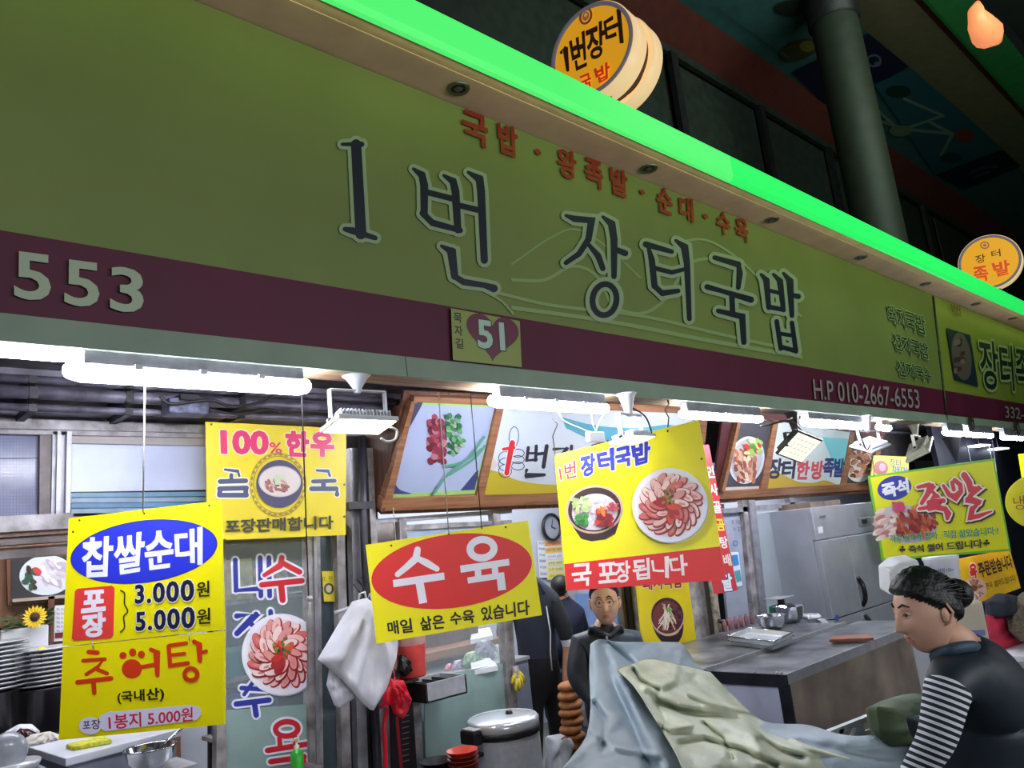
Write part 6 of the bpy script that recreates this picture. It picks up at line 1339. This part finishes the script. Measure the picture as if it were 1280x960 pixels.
# ---------------------------------------------------------------- things behind the woman
o = MB().slab([pf(*p, 3.6) for p in ((1112, 714), (1125, 703), (1148, 700), (1152, 712), (1146, 740), (1114, 745))], FWD, .12, mat('white_foam', (222, 224, 228), .8, var=.05)).build('foam_box', bevel=.01); tag(o, 'white foam box lid directly below the instant trotter sign', 'box')
bk = pf(1181, 725, 3.7); o = MB().lathe((bk.x, bk.y, bk.z-.1), [(0, 0), (.062, 0), (.075, .19), (.08, .2), (.08, .21), (0, .21)], M_white, 30).build('white_pail'); tag(o, 'white pail with blue lettering behind the woman\'s head', 'pail')
P = Print(Plane(bk-FWD*.085, -FWD)); P.text('김치 15kg', [(1172, 711), (1192, 709), (1192, 715), (1172, 717)], (50, 80, 180), .02); P.flush('lettering', o)
fs = thing('goods_cabinet', pf(1165, 800, 3.75), 'pale narrow cabinet carrying the foam box and white pail behind the woman', 'cabinet')
a_ = pf(1150, 745, 3.8); bz = min(pf(1130, 745, 3.6).z, bk.z-.1)-.002
MB().slab([(lambda v: Vector((v.x, v.y, bz)))(pf(x, 745, f)) for x, f in ((1128, 3.55), (1206, 3.6), (1206, 3.9), (1128, 3.85))], (0, 0, -1), bz, mat('pale_cabinet', (176, 180, 190), .5, var=.1)).build('cabinet', fs)
o = MB().slab([pf(*p, 3.0) for p in ((1186, 762), (1228, 752), (1300, 1130), (1250, 1140))], FWD, .04, mat('cream_board', (206, 196, 176), .6, var=.1)).build('cream_carton', bevel=.004); tag(o, 'cream carton with a blue label standing behind the woman\'s shoulder', 'carton')
P = Print(Plane(pf(1215, 790, 2.99), -FWD)); P.poly([(1213, 788), (1231, 787), (1232, 794), (1214, 796)], (120, 130, 190)); P.flush('blue_label', o)
o = pillow([(1238, 765), (1262, 758), (1272, 775), (1270, 812), (1245, 816), (1236, 795)], -.6, .1, mat('crimson_cloth', (176, 30, 62), .8, var=.2), 6, .02, 41).build('cloth_bundle'); tag(o, 'crimson cloth bundle under a dark cap at the right', 'cloth')
o = pillow([(1236, 752), (1250, 741), (1268, 745), (1272, 762), (1255, 772), (1240, 770)], -.68, .08, mat('navy_cloth', (44, 48, 62), .8, var=.2), 6, .01, 42).build('cloth_bundle'); tag(o, 'dark navy bundle lying on the crimson cloth', 'cloth')
o = pillow([(1270, 750), (1284, 738), (1300, 742), (1300, 800), (1276, 802), (1266, 785)], -.75, .1, mat('brown_sack', (120, 108, 92), .9, var=.35, scale=40, bump=.5), 6, .03, 43).build('sack'); tag(o, 'lumpy brown sack cut off by the right photo edge', 'sack')
b_ = PY(-.68).at(1260, 813); lw = thing('goods_table', (b_.x+.4, -.68, 0), 'pale low table under the bundles at the right photo edge', 'table')
MB().box((b_.x-.22, -.98, b_.z-.04), (b_.x+1.0, -.38, b_.z), M_white).build('top', lw, .004)
for dx in (-.19, .97):
    for y in (-.95, -.41): MB().box((b_.x+dx-.02, y-.02, 0), (b_.x+dx+.02, y+.02, b_.z-.04), M_white).build('leg', lw)
# dark panel put for the dim shop interior further along; warm bulb, panel lamps
MB().box((PY(.8).at(1178, 600).x, .8, 0), (20, .86, 2.6), mat('dark_blue_panel', (34, 38, 52), .5, .2, var=.3)).build('wall_right')['kind'] = 'structure'
l = thing('pendant_lamp', PY(.2).at(1235, 676), 'warm glowing bulb under a white shade below the oval sign at the right', 'lamp'); c = PY(.2).at(1236, 677)
MB().ball(c, .085, mat('warm_bulb', (255, 220, 180), .4, var=0, emit=(255, 222, 180), strength=5)).build('bulb', l); MB().lathe(c, [(.05, .1), (.16, .02), (.17, 0), (.15, .01), (.04, .09)], M_white, 28).build('shade', l); MB().tube([c+Vector((0, 0, .09)), (c.x, c.y, 2.44)], .006, M_black).build('cord', l)
for px, py, lb in ((1224, 557, 'thin lit panel lamp seen in the dark behind the sign strings, left of two'), (1248, 561, 'larger lit panel lamp seen above the yellow signs at the right')):
    c = PY(.7).at(px, py); o = thing('panel_lamp', c, lb, 'lamp', 'lit panel lamps in the far stall'); MB().box(c+Vector((-.22, -.08, -.01)), c+Vector((.22, .08, .006)), mat('lit_panel', (255, 255, 255), .4, var=0, emit=(225, 235, 255), strength=6)).build('panel', o); MB().tube([c, (c.x, c.y, 2.6)], .006, M_black).build('rod', o)
o = MB().lathe(PY(.3).at(1196, 577), [(.01, -.0), (.09, .26), (.1, .27), (.09, .28), (0, .29)], M_black, 20).build('black_funnel'); tag(o, 'black cone-shaped fan bracket hanging behind the top of the trotter sign', 'bracket')
o = MB().tube([PY(.02).at(1240, 550), PY(-.02).at(1250, 620), PY(-.02).at(1256, 665)], .007, M_black, 8).build('dangling_rope'); tag(o, 'dark twisted rope hanging between the trotter sign and the oval sign', 'rope')
for i, (px, lb) in enumerate(((1213, 'dark frayed rope end hanging over the fascia trim past the joint'), (1271, 'dark frayed rope end over the fascia trim at the photo edge'))):
    o = MB(); 
    for k in range(9): o.tube([PY(-.02).at(px+random.uniform(-5, 4), 519+i*7), PY(-.03).at(px+random.uniform(-3, 5), 531+i*7), PY(-.02).at(px+random.uniform(-2, 9), 544+i*7)], .005, mat('frayed_rope', (42, 34, 30), .9, var=.3), 5)
    o = o.build('frayed_rope'); tag(o, lb, 'rope', 'frayed rope ends on the trim'); o['kind'] = 'stuff'
# ---------------------------------------------------------------- people
M_skin = mat('skin', (222, 174, 148), .5, var=.08, scale=12, bump=.05); M_skin2 = mat('skin_tan', (200, 146, 120), .5, var=.1, scale=12, bump=.05)
def grow(name, joints, edges, root, mats, parent, sub=2):
    """one continuous body: skin over a posed skeleton; each face takes the material of the bone it lies on"""
    names = list(joints); org = WORLD(parent)
    me = D_.meshes.new(name); me.from_pydata([Vector(joints[n][0])-org for n in names], [(names.index(a), names.index(b)) for a, b, *_ in edges], [])
    o = D_.objects.new(name, me); COL.objects.link(o); sk = o.modifiers.new('s', 'SKIN'); sk.use_smooth_shade = True
    for i, n in enumerate(names):
        r = joints[n][1]; me.skin_vertices[0].data[i].radius = (r, r) if not isinstance(r, tuple) else r; me.skin_vertices[0].data[i].use_root = (n == root)
    sb = o.modifiers.new('u', 'SUBSURF'); sb.levels = sub; sb.render_levels = sub
    m2 = D_.meshes.new_from_object(o.evaluated_get(bpy.context.evaluated_depsgraph_get())); D_.objects.remove(o); D_.meshes.remove(me)
    o = D_.objects.new(name, m2); COL.objects.link(o); o.parent = parent; o['_w'] = list(org); m2.materials.clear()
    used = []
    for e in edges:
        if e[2] not in used: used.append(e[2])
    for m in used: m2.materials.append(mats[m])
    seg = [(Vector(joints[a][0])-org, Vector(joints[b][0])-org, joints[a][1] if not isinstance(joints[a][1], tuple) else joints[a][1][0], joints[b][1] if not isinstance(joints[b][1], tuple) else joints[b][1][0], used.index(k)) for a, b, k in edges]
    for p in m2.polygons:
        c = p.center; best = 1e9
        for a, b, ra, rb, k in seg:
            d = b-a; t = max(0, min(1, (c-a).dot(d)/d.length_squared)); q = (c-a-d*t).length-(ra+(rb-ra)*t)
            if q < best: best = q; p.material_index = k
        p.use_smooth = True
    return o
def hand_nodes(J, E, pre, wrist, tip_dir, side, key='skin', s=1.0):
    """palm, four unequal curled fingers and a thumb leaving the side of the palm"""
    w_ = Vector(wrist); d = Vector(tip_dir).normalized(); sd = Vector(side); sd = (sd-d*sd.dot(d)).normalized(); nn = d.cross(sd)
    J[pre+'palm'] = (w_+d*.055*s, .026*s); E.append((pre+'wrist', pre+'palm', key))
    for i, (o_, l) in enumerate(((-.030, .060), (-.010, .072), (.010, .068), (.029, .054))):
        a = w_+d*.088*s+sd*o_*s; b = a+(d*.9+nn*.3)*l*.55*s; c = b+(d*.5+nn*.85)*l*.5*s
        J[f'{pre}k{i}'] = (a, .0105*s); J[f'{pre}m{i}'] = (b, .009*s); J[f'{pre}t{i}'] = (c, .0075*s)
        E += [(pre+'palm', f'{pre}k{i}', key), (f'{pre}k{i}', f'{pre}m{i}', key), (f'{pre}m{i}', f'{pre}t{i}', key)]
    a = w_+d*.035*s-sd*.034*s; b = a+(d*.6-sd*.6+nn*.3).normalized()*.035*s; c = b+(d*.9+nn*.4).normalized()*.03*s
    J[pre+'th0'] = (a, .013*s); J[pre+'th1'] = (b, .010*s); J[pre+'th2'] = (c, .008*s); E += [(pre+'palm', pre+'th0', key), (pre+'th0', pre+'th1', key), (pre+'th1', pre+'th2', key)]
def head(parent, C, f, up, k, skin, hair, brow=(40, 34, 32), hairline=.12, glasses=False, female=False):
    """a modelled head joined into the body mesh: skull, jaw, sockets, nose, lips; eyes, brows, ears and hair as parts"""
    f = f.normalized(); s = f.cross(up).normalized(); u = s.cross(f); g = lambda x, w: math.exp(-(x/w)**2)
    def shape(x, y, z, grow=0.0):
        X, Y, Z = x*(.074+grow), y*(.117+grow), z*(.092+grow)
        if y < 0: X *= 1-.20*(-y)**1.7
        if y < -.1 and z < .2: Z *= 1-.55*min(1, (-y-.1)/.8)*min(1, (.2-z)/.6)
        if z > 0 and grow == 0:
            Z += .010*g(y+.86, .22)*g(x, .4)                                   # chin
            t = max(0, min(1, (.2-y)/.5)); Z += .024*g(x, .11+.07*t)*t*(1 if y > -.3 else g(y+.3, .06))   # nose
            for q in (-1, 1): Z -= .010*g(x-.37*q, .17)*g(y-.08, .10); Z += .004*g(x-.42*q, .2)*g(y-.27, .08); Z += .005*g(x-.45*q, .2)*g(y+.18, .16)
            Z += .007*g(x, .26)*(g(y+.50, .045)+1.1*g(y+.60, .05)); Z -= .003*g(x, .3)*g(y+.55, .02)
        return C+(s*X+u*Y+f*Z)*k
    NT, NP = 72, 60; V, F, K = [], [], []
    for i in range(NP+1):
        ph = math.pi*i/NP
        for j in range(NT): t = 2*math.pi*j/NT; V.append((math.sin(ph)*math.sin(t), math.cos(ph), math.sin(ph)*math.cos(t)))
    for i in range(NP):
        for j in range(NT): F.append((i*NT+j, (i+1)*NT+j, (i+1)*NT+(j+1) % NT, i*NT+(j+1) % NT))
    body = [c for c in parent.children if c.name.startswith('body')][0]; org = WORLD(parent); me = body.data
    names = [m.name for m in me.materials]; ml = mat('lips', (190, 116, 104), .5, var=.05)
    if skin.name not in names: me.materials.append(skin); names.append(skin.name)
    me.materials.append(ml); si, li = names.index(skin.name), len(me.materials)-1
    bm = bmesh.new(); bm.from_mesh(me); vs = [bm.verts.new(shape(*v)-org) for v in V]
    for q in F:
        c = [sum(V[i][a] for i in q)/4 for a in range(3)]
        try: fc = bm.faces.new([vs[i] for i in q])
        except ValueError: continue
        fc.smooth = True; fc.material_index = li if (c[2] > .4 and abs(c[0]) < .27-.5*abs(c[1]+.555) and abs(c[1]+.555) < .085) else si
    bmesh.ops.recalc_face_normals(bm, faces=bm.faces); bm.to_mesh(me); bm.free()
    def S(x, y, o=0.0): z = math.sqrt(max(0, 1-x*x-y*y)); return shape(x, y, z)+f*o
    me_ = mat('eye_white', (222, 218, 212), .2, var=0); mi = mat('iris_dark', (28, 20, 16), .15, var=0); mb_ = mat('brow_%d' % brow[0], brow, .9, var=.1)
    for q in (-1, 1):
        p = S(.37*q, .07, -.006); e = MB(); e.ball(p, .0125*k, me_, 16, 10).ball(p+f*.0075*k, .0066*k, mi, 12, 8)
        e.tube([S(.20*q, .06, .002), S(.37*q, .145, .0045), S(.54*q, .06, .001)], .0028*k, skin, 6).tube([S(.20*q, .06, .001), S(.37*q, .01, .004), S(.54*q, .06, .0)], .0022*k, skin, 6)
        if female: e.tube([S(.21*q, .07, .004), S(.37*q, .13, .008), S(.55*q, .07, .003)], .0012*k, mi, 5)
        e.build('eye', parent)
        MB().tube([S(.16*q, .27, .002), S(.36*q, .34, .003), S(.58*q, .27, .001)], [.0028*k, .0036*k, .002*k], mb_, 6).build('eyebrow', parent)
        c = C+(s*q*.073+u*-.004-f*.006)*k; e = MB(); e.tube([c+(u*.026+f*.006)*k, c+(u*.03-f*.010)*k+s*q*.010*k, c+(u*.004-f*.02)*k+s*q*.013*k, c+(u*-.022-f*.006)*k+s*q*.006*k, c+(u*-.028+f*.004)*k], [.003*k, .004*k, .004*k, .004*k, .003*k], skin, 8)
        e.ball(c+s*q*.002*k, (.012*k, .012*k, .022*k), skin, 12, 8); e.build('ear', parent)
    if glasses:
        gl = MB()
        for q in (-1, 1): c = S(.37*q, .06, .016); pts = gl.ring(c, f, .021*k, 18, s); gl.tube(pts+[pts[0]], .0016, M_dark, 5, False).tube([c+s*q*.021*k, C+s*q*.078*k+u*.012*k], .0014, M_dark, 5)
        gl.tube([S(-.1, .08, .018), S(.1, .08, .018)], .0015, M_dark, 5); gl.build('spectacles', parent)
    hb = MB(); nz = Vector((3.1, 1.7, 0)); idx = {}; HV = []; HF = []
    for q in F:
        c = [sum(V[i][a] for i in q)/4 for a in range(3)]
        if c[1]-c[2]*.55 > hairline and c[1] > -.62:
            for i in q:
                if i not in idx:
                    x, y, z = V[i]; n_ = NZ_.noise(Vector((x*9, y*2.5, z*9))); idx[i] = len(HV); HV.append(shape(x, y, z, .013+.006*max(0, y)+.004*n_ if y-z*.55 > hairline+.09 else .001))
            HF.append([idx[i] for i in q])
    hb.raw(HV, HF, hair, True); return hb, S, s, u, f
UP = Vector((0, 0, 1))

# --- the woman in the striped jersey and dark padded vest
wm = thing('person', (pf(1235, 1010, 2.35).x, pf(1235, 1010, 2.35).y, 0), 'woman in a dark vest over a striped sleeve, hair pinned up, leaning over the tarpaulin', 'person')
M_vest = mat('dark_padded_vest', (26, 38, 50), .55, var=.15, scale=7, bump=.35, bscale=9); M_hair = mat('black_hair', (18, 15, 16), .5, var=.3, scale=40, bump=.5, bscale=80); M_pants = mat('black_trousers', (24, 24, 30), .8, var=.2)
M_stripe = mat('striped_knit', (230, 232, 240), .8, var=0)
sh_, el_, wr_ = pf(1186, 850, 2.12), pf(1172, 925, 2.08), pf(1128, 990, 2.1)
nt = M_stripe.node_tree; N = nt.nodes; L = nt.links; tc = N.new('ShaderNodeTexCoord'); dt = N.new('ShaderNodeVectorMath'); dt.operation = 'DOT_PRODUCT'
ax = (el_-sh_).normalized()*.85+Vector((-.1, .1, -.2)); dt.inputs[1].default_value = ax.normalized()*58
fr_ = N.new('ShaderNodeMath'); fr_.operation = 'FRACT'; gt = N.new('ShaderNodeMath'); gt.operation = 'GREATER_THAN'; gt.inputs[1].default_value = .46; mx = N.new('ShaderNodeMix'); mx.data_type = 'RGBA'; mx.inputs[6].default_value = (*lin((222, 226, 236)), 1); mx.inputs[7].default_value = (*lin((24, 26, 40)), 1)
L.new(tc.outputs['Object'], dt.inputs[0]); L.new(dt.outputs['Value'], fr_.inputs[0]); L.new(fr_.outputs[0], gt.inputs[0]); L.new(gt.outputs[0], mx.inputs[0]); L.new(mx.outputs[2], N['Principled BSDF'].inputs['Base Color'])
hip = pf(1240, 1010, 2.35)
J = {'pelvis': (hip, .15), 'waist': (pf(1236, 950, 2.36), .145), 'chest': (pf(1226, 892, 2.36), .15), 'upper': (pf(1222, 846, 2.36), .115), 'neck': (pf(1200, 806, 2.34), .056), 'nape': (pf(1176, 780, 2.32), .05),
     'lsh': (sh_, .066), 'lel': (el_, .052), 'lwrist': (wr_, .033), 'rsh': (pf(1262, 862, 2.58), .07), 'rel': (pf(1262, 935, 2.62), .052), 'rwrist': (pf(1215, 985, 2.55), .033),
     'lhip': (hip+Vector((-.07, -.04, -.06)), .10), 'lkn': (Vector((hip.x-.1, hip.y-.02, .42)), .062), 'lank': (Vector((hip.x-.06, hip.y-.03, .09)), .042), 'ltoe': (Vector((hip.x-.2, hip.y+.08, .045)), .035),
     'rhip': (hip+Vector((.07, .06, -.06)), .10), 'rkn': (Vector((hip.x+.07, hip.y+.09, .42)), .062), 'rank': (Vector((hip.x+.1, hip.y+.08, .09)), .042), 'rtoe': (Vector((hip.x-.04, hip.y+.2, .045)), .035)}
E_ = [('pelvis', 'waist', 'vest'), ('waist', 'chest', 'vest'), ('chest', 'upper', 'vest'), ('upper', 'neck', 'vest'), ('neck', 'nape', 'skin'), 
      ('upper', 'lsh', 'vest'), ('lsh', 'lel', 'knit'), ('lel', 'lwrist', 'knit'), ('upper', 'rsh', 'vest'), ('rsh', 'rel', 'knit'), ('rel', 'rwrist', 'knit'),
      ('pelvis', 'lhip', 'pants'), ('lhip', 'lkn', 'pants'), ('lkn', 'lank', 'pants'), ('lank', 'ltoe', 'shoe'), ('pelvis', 'rhip', 'pants'), ('rhip', 'rkn', 'pants'), ('rkn', 'rank', 'pants'), ('rank', 'rtoe', 'shoe')]
hand_nodes(J, E_, 'l', wr_, pf(1090, 1010, 2.15)-wr_, UP); J_w = J
hand_nodes(J, E_, 'r', J['rwrist'][0], pf(1170, 1000, 2.6)-J['rwrist'][0], UP)
MM = dict(vest=M_vest, skin=M_skin, knit=M_stripe, pants=M_pants, shoe=M_black)
grow('body', J, E_, 'pelvis', MM, wm)
# head turned left and slightly down
fdir = (pf(1080, 782, 2.28)-pf(1165, 762, 2.31)).normalized(); hc = pf(1158, 765, 2.31)
hb_, S_, s_h, u_h, f_h = head(wm, hc, fdir, UP*.97+fdir*.2, 1.0, M_skin, M_hair, female=True, hairline=.10)
b0 = pf(1194, 742, 2.33); hb_.ball(b0, (.05, .05, .045), M_hair, 22, 14)
rz_ = random.Random(9)
for i in range(60):
    a0 = rz_.uniform(-1, 1); t0 = rz_.uniform(0, 1); p0 = hc+(s_h*a0*.066+u_h*(.118-.05*t0-.04*abs(a0))+f_h*(.05-.10*t0)); p1 = hc+(s_h*a0*.045+u_h*(.06-.06*t0)-f_h*.105)
    pm = (p0+p1)/2; pm = hc+(pm-hc).normalized()*.125; hb_.tube([p0+(p0-hc).normalized()*.008, pm, b0+Vector((rz_.uniform(-.03, .03), rz_.uniform(-.03, .03), rz_.uniform(-.02, .03)))], .0028, M_hair, 5)
hb_.build('hair', wm)
MB().tube(curve3([pf(1168, 822, 2.26), pf(1190, 812, 2.2), pf(1214, 808, 2.24), pf(1222, 812, 2.36), pf(1212, 818, 2.46), pf(1190, 824, 2.44), pf(1170, 828, 2.34)]), .017, mat('slate_collar', (52, 74, 92), .6, var=.15, bump=.2), 10).build('collar', wm)

# --- man in a padded jacket behind the tarpaulin
F4 = 4.1; mn = thing('person', (pf(762, 905, 4.70).x, pf(762, 905, 4.70).y, 0), 'seated man in a dark padded jacket facing the street behind the tarpaulin', 'person')
M_jack = mat('dark_quilted_jacket', (30, 36, 46), .5, var=.2, scale=8, bump=.5, bscale=14); M_jack2 = mat('navy_quilt', (44, 56, 78), .45, var=.15, bump=.4, bscale=16)
hp_ = pf(762, 900, 4.70); gx = hp_.x; gy = hp_.y
J = {'pelvis': (hp_, .14), 'waist': (pf(761, 868, 4.70), 0.146), 'chest': (pf(759, 832, 4.68), 0.190), 'upper': (pf(758, 806, 4.66), 0.134), 'neck': (pf(756, 788, 4.64), 0.073), 'chin': (pf(757, 768, 4.68), .058),
     'lsh': (pf(728, 808, 4.64), 0.095), 'lel': (pf(722, 848, 4.55), 0.076), 'lwrist': (pf(742, 878, 4.42), 0.040), 'rsh': (pf(789, 804, 4.70), 0.095), 'rel': (pf(801, 845, 4.65), 0.074), 'rwrist': (pf(785, 880, 4.48), 0.040),
     'lhip': (hp_+Vector((-.08, -.02, -.02)), .09), 'lkn': (Vector((gx-.16, gy-.30, hp_.z-.08)), .065), 'lank': (Vector((gx-.16, gy-.26, .09)), .042), 'ltoe': (Vector((gx-.18, gy-.40, .045)), .036),
     'rhip': (hp_+Vector((.08, -.02, -.02)), .09), 'rkn': (Vector((gx+.1, gy-.28, hp_.z-.08)), .065), 'rank': (Vector((gx+.1, gy-.24, .09)), .042), 'rtoe': (Vector((gx+.1, gy-.38, .045)), .036)}
E_ = [('pelvis', 'waist', 'coat'), ('waist', 'chest', 'coat'), ('chest', 'upper', 'coat'), ('upper', 'neck', 'coat'), ('neck', 'chin', 'skin'),
      ('upper', 'lsh', 'coat'), ('lsh', 'lel', 'coat'), ('lel', 'lwrist', 'coat'), ('upper', 'rsh', 'navy'), ('rsh', 'rel', 'navy'), ('rel', 'rwrist', 'navy'),
      ('pelvis', 'lhip', 'pants'), ('lhip', 'lkn', 'pants'), ('lkn', 'lank', 'pants'), ('lank', 'ltoe', 'shoe'), ('pelvis', 'rhip', 'pants'), ('rhip', 'rkn', 'pants'), ('rkn', 'rank', 'pants'), ('rank', 'rtoe', 'shoe')]
for s_ in 'lr': hand_nodes(J, E_, s_, J[s_+'wrist'][0], Vector((.1 if s_ == 'l' else -.1, -.5, -.3)), Vector((1, 0, 0)) if s_ == 'l' else Vector((-1, 0, 0)))
grow('body', J, E_, 'pelvis', dict(coat=M_jack, navy=M_jack2, skin=M_skin, pants=M_pants, shoe=M_black), mn)
hc = pf(756, 754, 4.62); fd = (pf(735, 800, 2.0)-hc); fd.z *= .5
hb_, *_r = head(mn, hc, fd, UP, 1.10, M_skin, mat('grey_black_hair', (46, 42, 42), .8, var=.3, bump=.5), glasses=True, hairline=.34); hb_.build('hair', mn)
MB().tube(curve3([pf(738, 800, 4.62), pf(740, 785, 4.58), pf(752, 792, 4.52), pf(762, 795, 4.52), pf(774, 784, 4.58), pf(778, 796, 4.66)]), .018, M_jack, 8).build('collar', mn)
MB().tube([pf(758, 795, 4.50), pf(762, 815, 4.49), pf(765, 840, 4.50), pf(766, 870, 4.52)], .007, M_alu, 6).build('zipper', mn)
o = MB(); o.lathe((gx, gy, 0), [(.15, 0), (.15, .02), (.03, .04), (.03, hp_.z-.2), (.17, hp_.z-.19), (.17, hp_.z-.155), (0, hp_.z-.15)], M_dark, 24); tag(o.build('stool'), 'round dark stool under the seated man in the padded jacket', 'stool')

# --- standing man in the passage, head behind the oval sign
F5 = 5.6; sm = thing('person', (pf(675, 850, F5).x, pf(675, 850, F5).y, 0), 'standing man in a navy vest with white rolled cuff, seen from behind in the doorway', 'person')
M_navy = mat('navy_vest', (38, 46, 64), .65, var=.12, scale=5, bump=.2, bscale=12); M_sleeve = mat('dark_sleeve', (26, 30, 38), .8, var=.15); M_cuff = mat('white_cuff', (214, 216, 226), .8, var=.05)
hp_ = pf(674, 852, F5); gx, gy = hp_.x, hp_.y
J = {'pelvis': (hp_, .15), 'waist': (pf(672, 818, F5), .15), 'chest': (pf(668, 775, F5), .16), 'upper': (pf(663, 745, F5), .12), 'neck': (pf(655, 722, F5), .06), 'chin': (pf(650, 706, F5), .06), 'skull0': (pf(648, 692, F5), .085), 'skull1': (pf(648, 680, F5), .085),
     'rsh': (pf(690, 752, F5-.05), .075), 'rel0': (pf(705, 782, F5-.1), .062), 'rel1': (pf(708, 795, F5-.1), .058), 'rmid': (pf(711, 806, F5-.1), .046), 'rwrist': (pf(708, 846, F5-.15), .032), 'lsh': (pf(637, 750, F5+.05), .07), 'lel': (pf(628, 795, F5), .055), 'lwrist': (pf(640, 835, F5-.15), .036),
     'lhip': (hp_+Vector((-.08, .0, -.06)), .10), 'lkn': (Vector((gx-.1, gy-.02, .47)), .07), 'lank': (Vector((gx-.1, gy+.02, .09)), .048), 'ltoe': (Vector((gx-.13, gy+.15, .045)), .038),
     'rhip': (hp_+Vector((.08, -.02, -.06)), .10), 'rkn': (Vector((gx+.1, gy-.03, .47)), .07), 'rank': (Vector((gx+.11, gy, .09)), .048), 'rtoe': (Vector((gx+.12, gy+.14, .045)), .038)}
E_ = [('pelvis', 'waist', 'pants'), ('waist', 'chest', 'vest'), ('chest', 'upper', 'vest'), ('upper', 'neck', 'vest'), ('neck', 'chin', 'skin'), ('chin', 'skull0', 'skin'), ('skull0', 'skull1', 'hair'),
      ('upper', 'rsh', 'vest'), ('rsh', 'rel0', 'sleeve'), ('rel0', 'rel1', 'sleeve'), ('rel1', 'rmid', 'cuff'), ('rmid', 'rwrist', 'skin'), ('upper', 'lsh', 'vest'), ('lsh', 'lel', 'sleeve'), ('lel', 'lwrist', 'skin'),
      ('pelvis', 'lhip', 'pants'), ('lhip', 'lkn', 'pants'), ('lkn', 'lank', 'pants'), ('lank', 'ltoe', 'shoe'), ('pelvis', 'rhip', 'pants'), ('rhip', 'rkn', 'pants'), ('rkn', 'rank', 'pants'), ('rank', 'rtoe', 'shoe')]
hand_nodes(J, E_, 'r', J['rwrist'][0], Vector((-.05, -.05, -1)), Vector((0, 1, 0))); hand_nodes(J, E_, 'l', J['lwrist'][0], Vector((.3, -.3, -.5)), Vector((1, 0, 0)))
grow('body', J, E_, 'pelvis', dict(vest=M_navy, sleeve=M_sleeve, cuff=M_cuff, skin=M_skin2, hair=M_hair, pants=M_pants, shoe=M_black), sm)
MB().tube([pf(683, 758, F5-.14), pf(688, 790, F5-.155), pf(688, 815, F5-.15), pf(690, 838, F5-.14)], .005, M_cuff, 6).build('piping', sm)
MB().tube(curve3([pf(668, 724, F5-.12), pf(675, 732, F5-.14), pf(680, 742, F5-.12)]), .012, M_navy, 8).build('collar', sm)

# --- man further inside, seen from behind
F6 = 6.9; fm = thing('person', (pf(712, 790, F6).x, pf(712, 790, F6).y, 0), 'far seated man with short black hair in a navy suit, seen from behind', 'person')
M_suit = mat('navy_suit', (26, 32, 58), .7, var=.1, scale=8)
hp_ = pf(714, 812, F6); gx, gy = hp_.x, hp_.y
J = {'pelvis': (hp_, .14), 'waist': (pf(713, 795, F6), .14), 'chest': (pf(712, 775, F6), .145), 'upper': (pf(709, 760, F6), .10), 'neck': (pf(703, 748, F6), .05), 'skull0': (pf(700, 738, F6), .07), 'skull1': (pf(700, 731, F6), .075),
     'lsh': (pf(695, 766, F6), .06), 'lel': (pf(692, 790, F6), .05), 'lwrist': (pf(700, 805, F6+.2), .035), 'rsh': (pf(724, 766, F6), .06), 'rel': (pf(731, 790, F6), .05), 'rwrist': (pf(722, 803, F6+.2), .035),
     'lkn': (Vector((gx-.08, min(gy+.32, 2.7), hp_.z-.05)), .065), 'lank': (Vector((gx-.08, min(gy+.3, 2.7), .09)), .04), 'rkn': (Vector((gx+.12, min(gy+.32, 2.7), hp_.z-.05)), .065), 'rank': (Vector((gx+.12, min(gy+.3, 2.7), .09)), .04)}
E_ = [('pelvis', 'waist', 's'), ('waist', 'chest', 's'), ('chest', 'upper', 's'), ('upper', 'neck', 's'), ('neck', 'skull0', 'skin'), ('skull0', 'skull1', 'hair'), ('upper', 'lsh', 's'), ('lsh', 'lel', 's'), ('lel', 'lwrist', 's'), ('upper', 'rsh', 's'), ('rsh', 'rel', 's'), ('rel', 'rwrist', 's'),
      ('pelvis', 'lkn', 's'), ('lkn', 'lank', 's'), ('pelvis', 'rkn', 's'), ('rkn', 'rank', 's')]
for s_ in 'lr': hand_nodes(J, E_, s_, J[s_+'wrist'][0], Vector((0, 1, 0)), Vector((1, 0, 0)))
grow('body', J, E_, 'pelvis', dict(s=M_suit, skin=M_skin2, hair=M_hair), fm)
MB().ball(pf(700, 730, F6-.02), (.085, .088, .08), M_hair, 20, 12).build('hair', fm)
o = MB(); o.lathe((gx, gy, 0), [(.15, 0), (.15, .02), (.03, .04), (.03, hp_.z-.19), (.17, hp_.z-.18), (.17, hp_.z-.15), (0, hp_.z-.145)], M_dark, 24); tag(o.build('stool'), 'dark stool under the far seated man in the navy suit', 'stool')
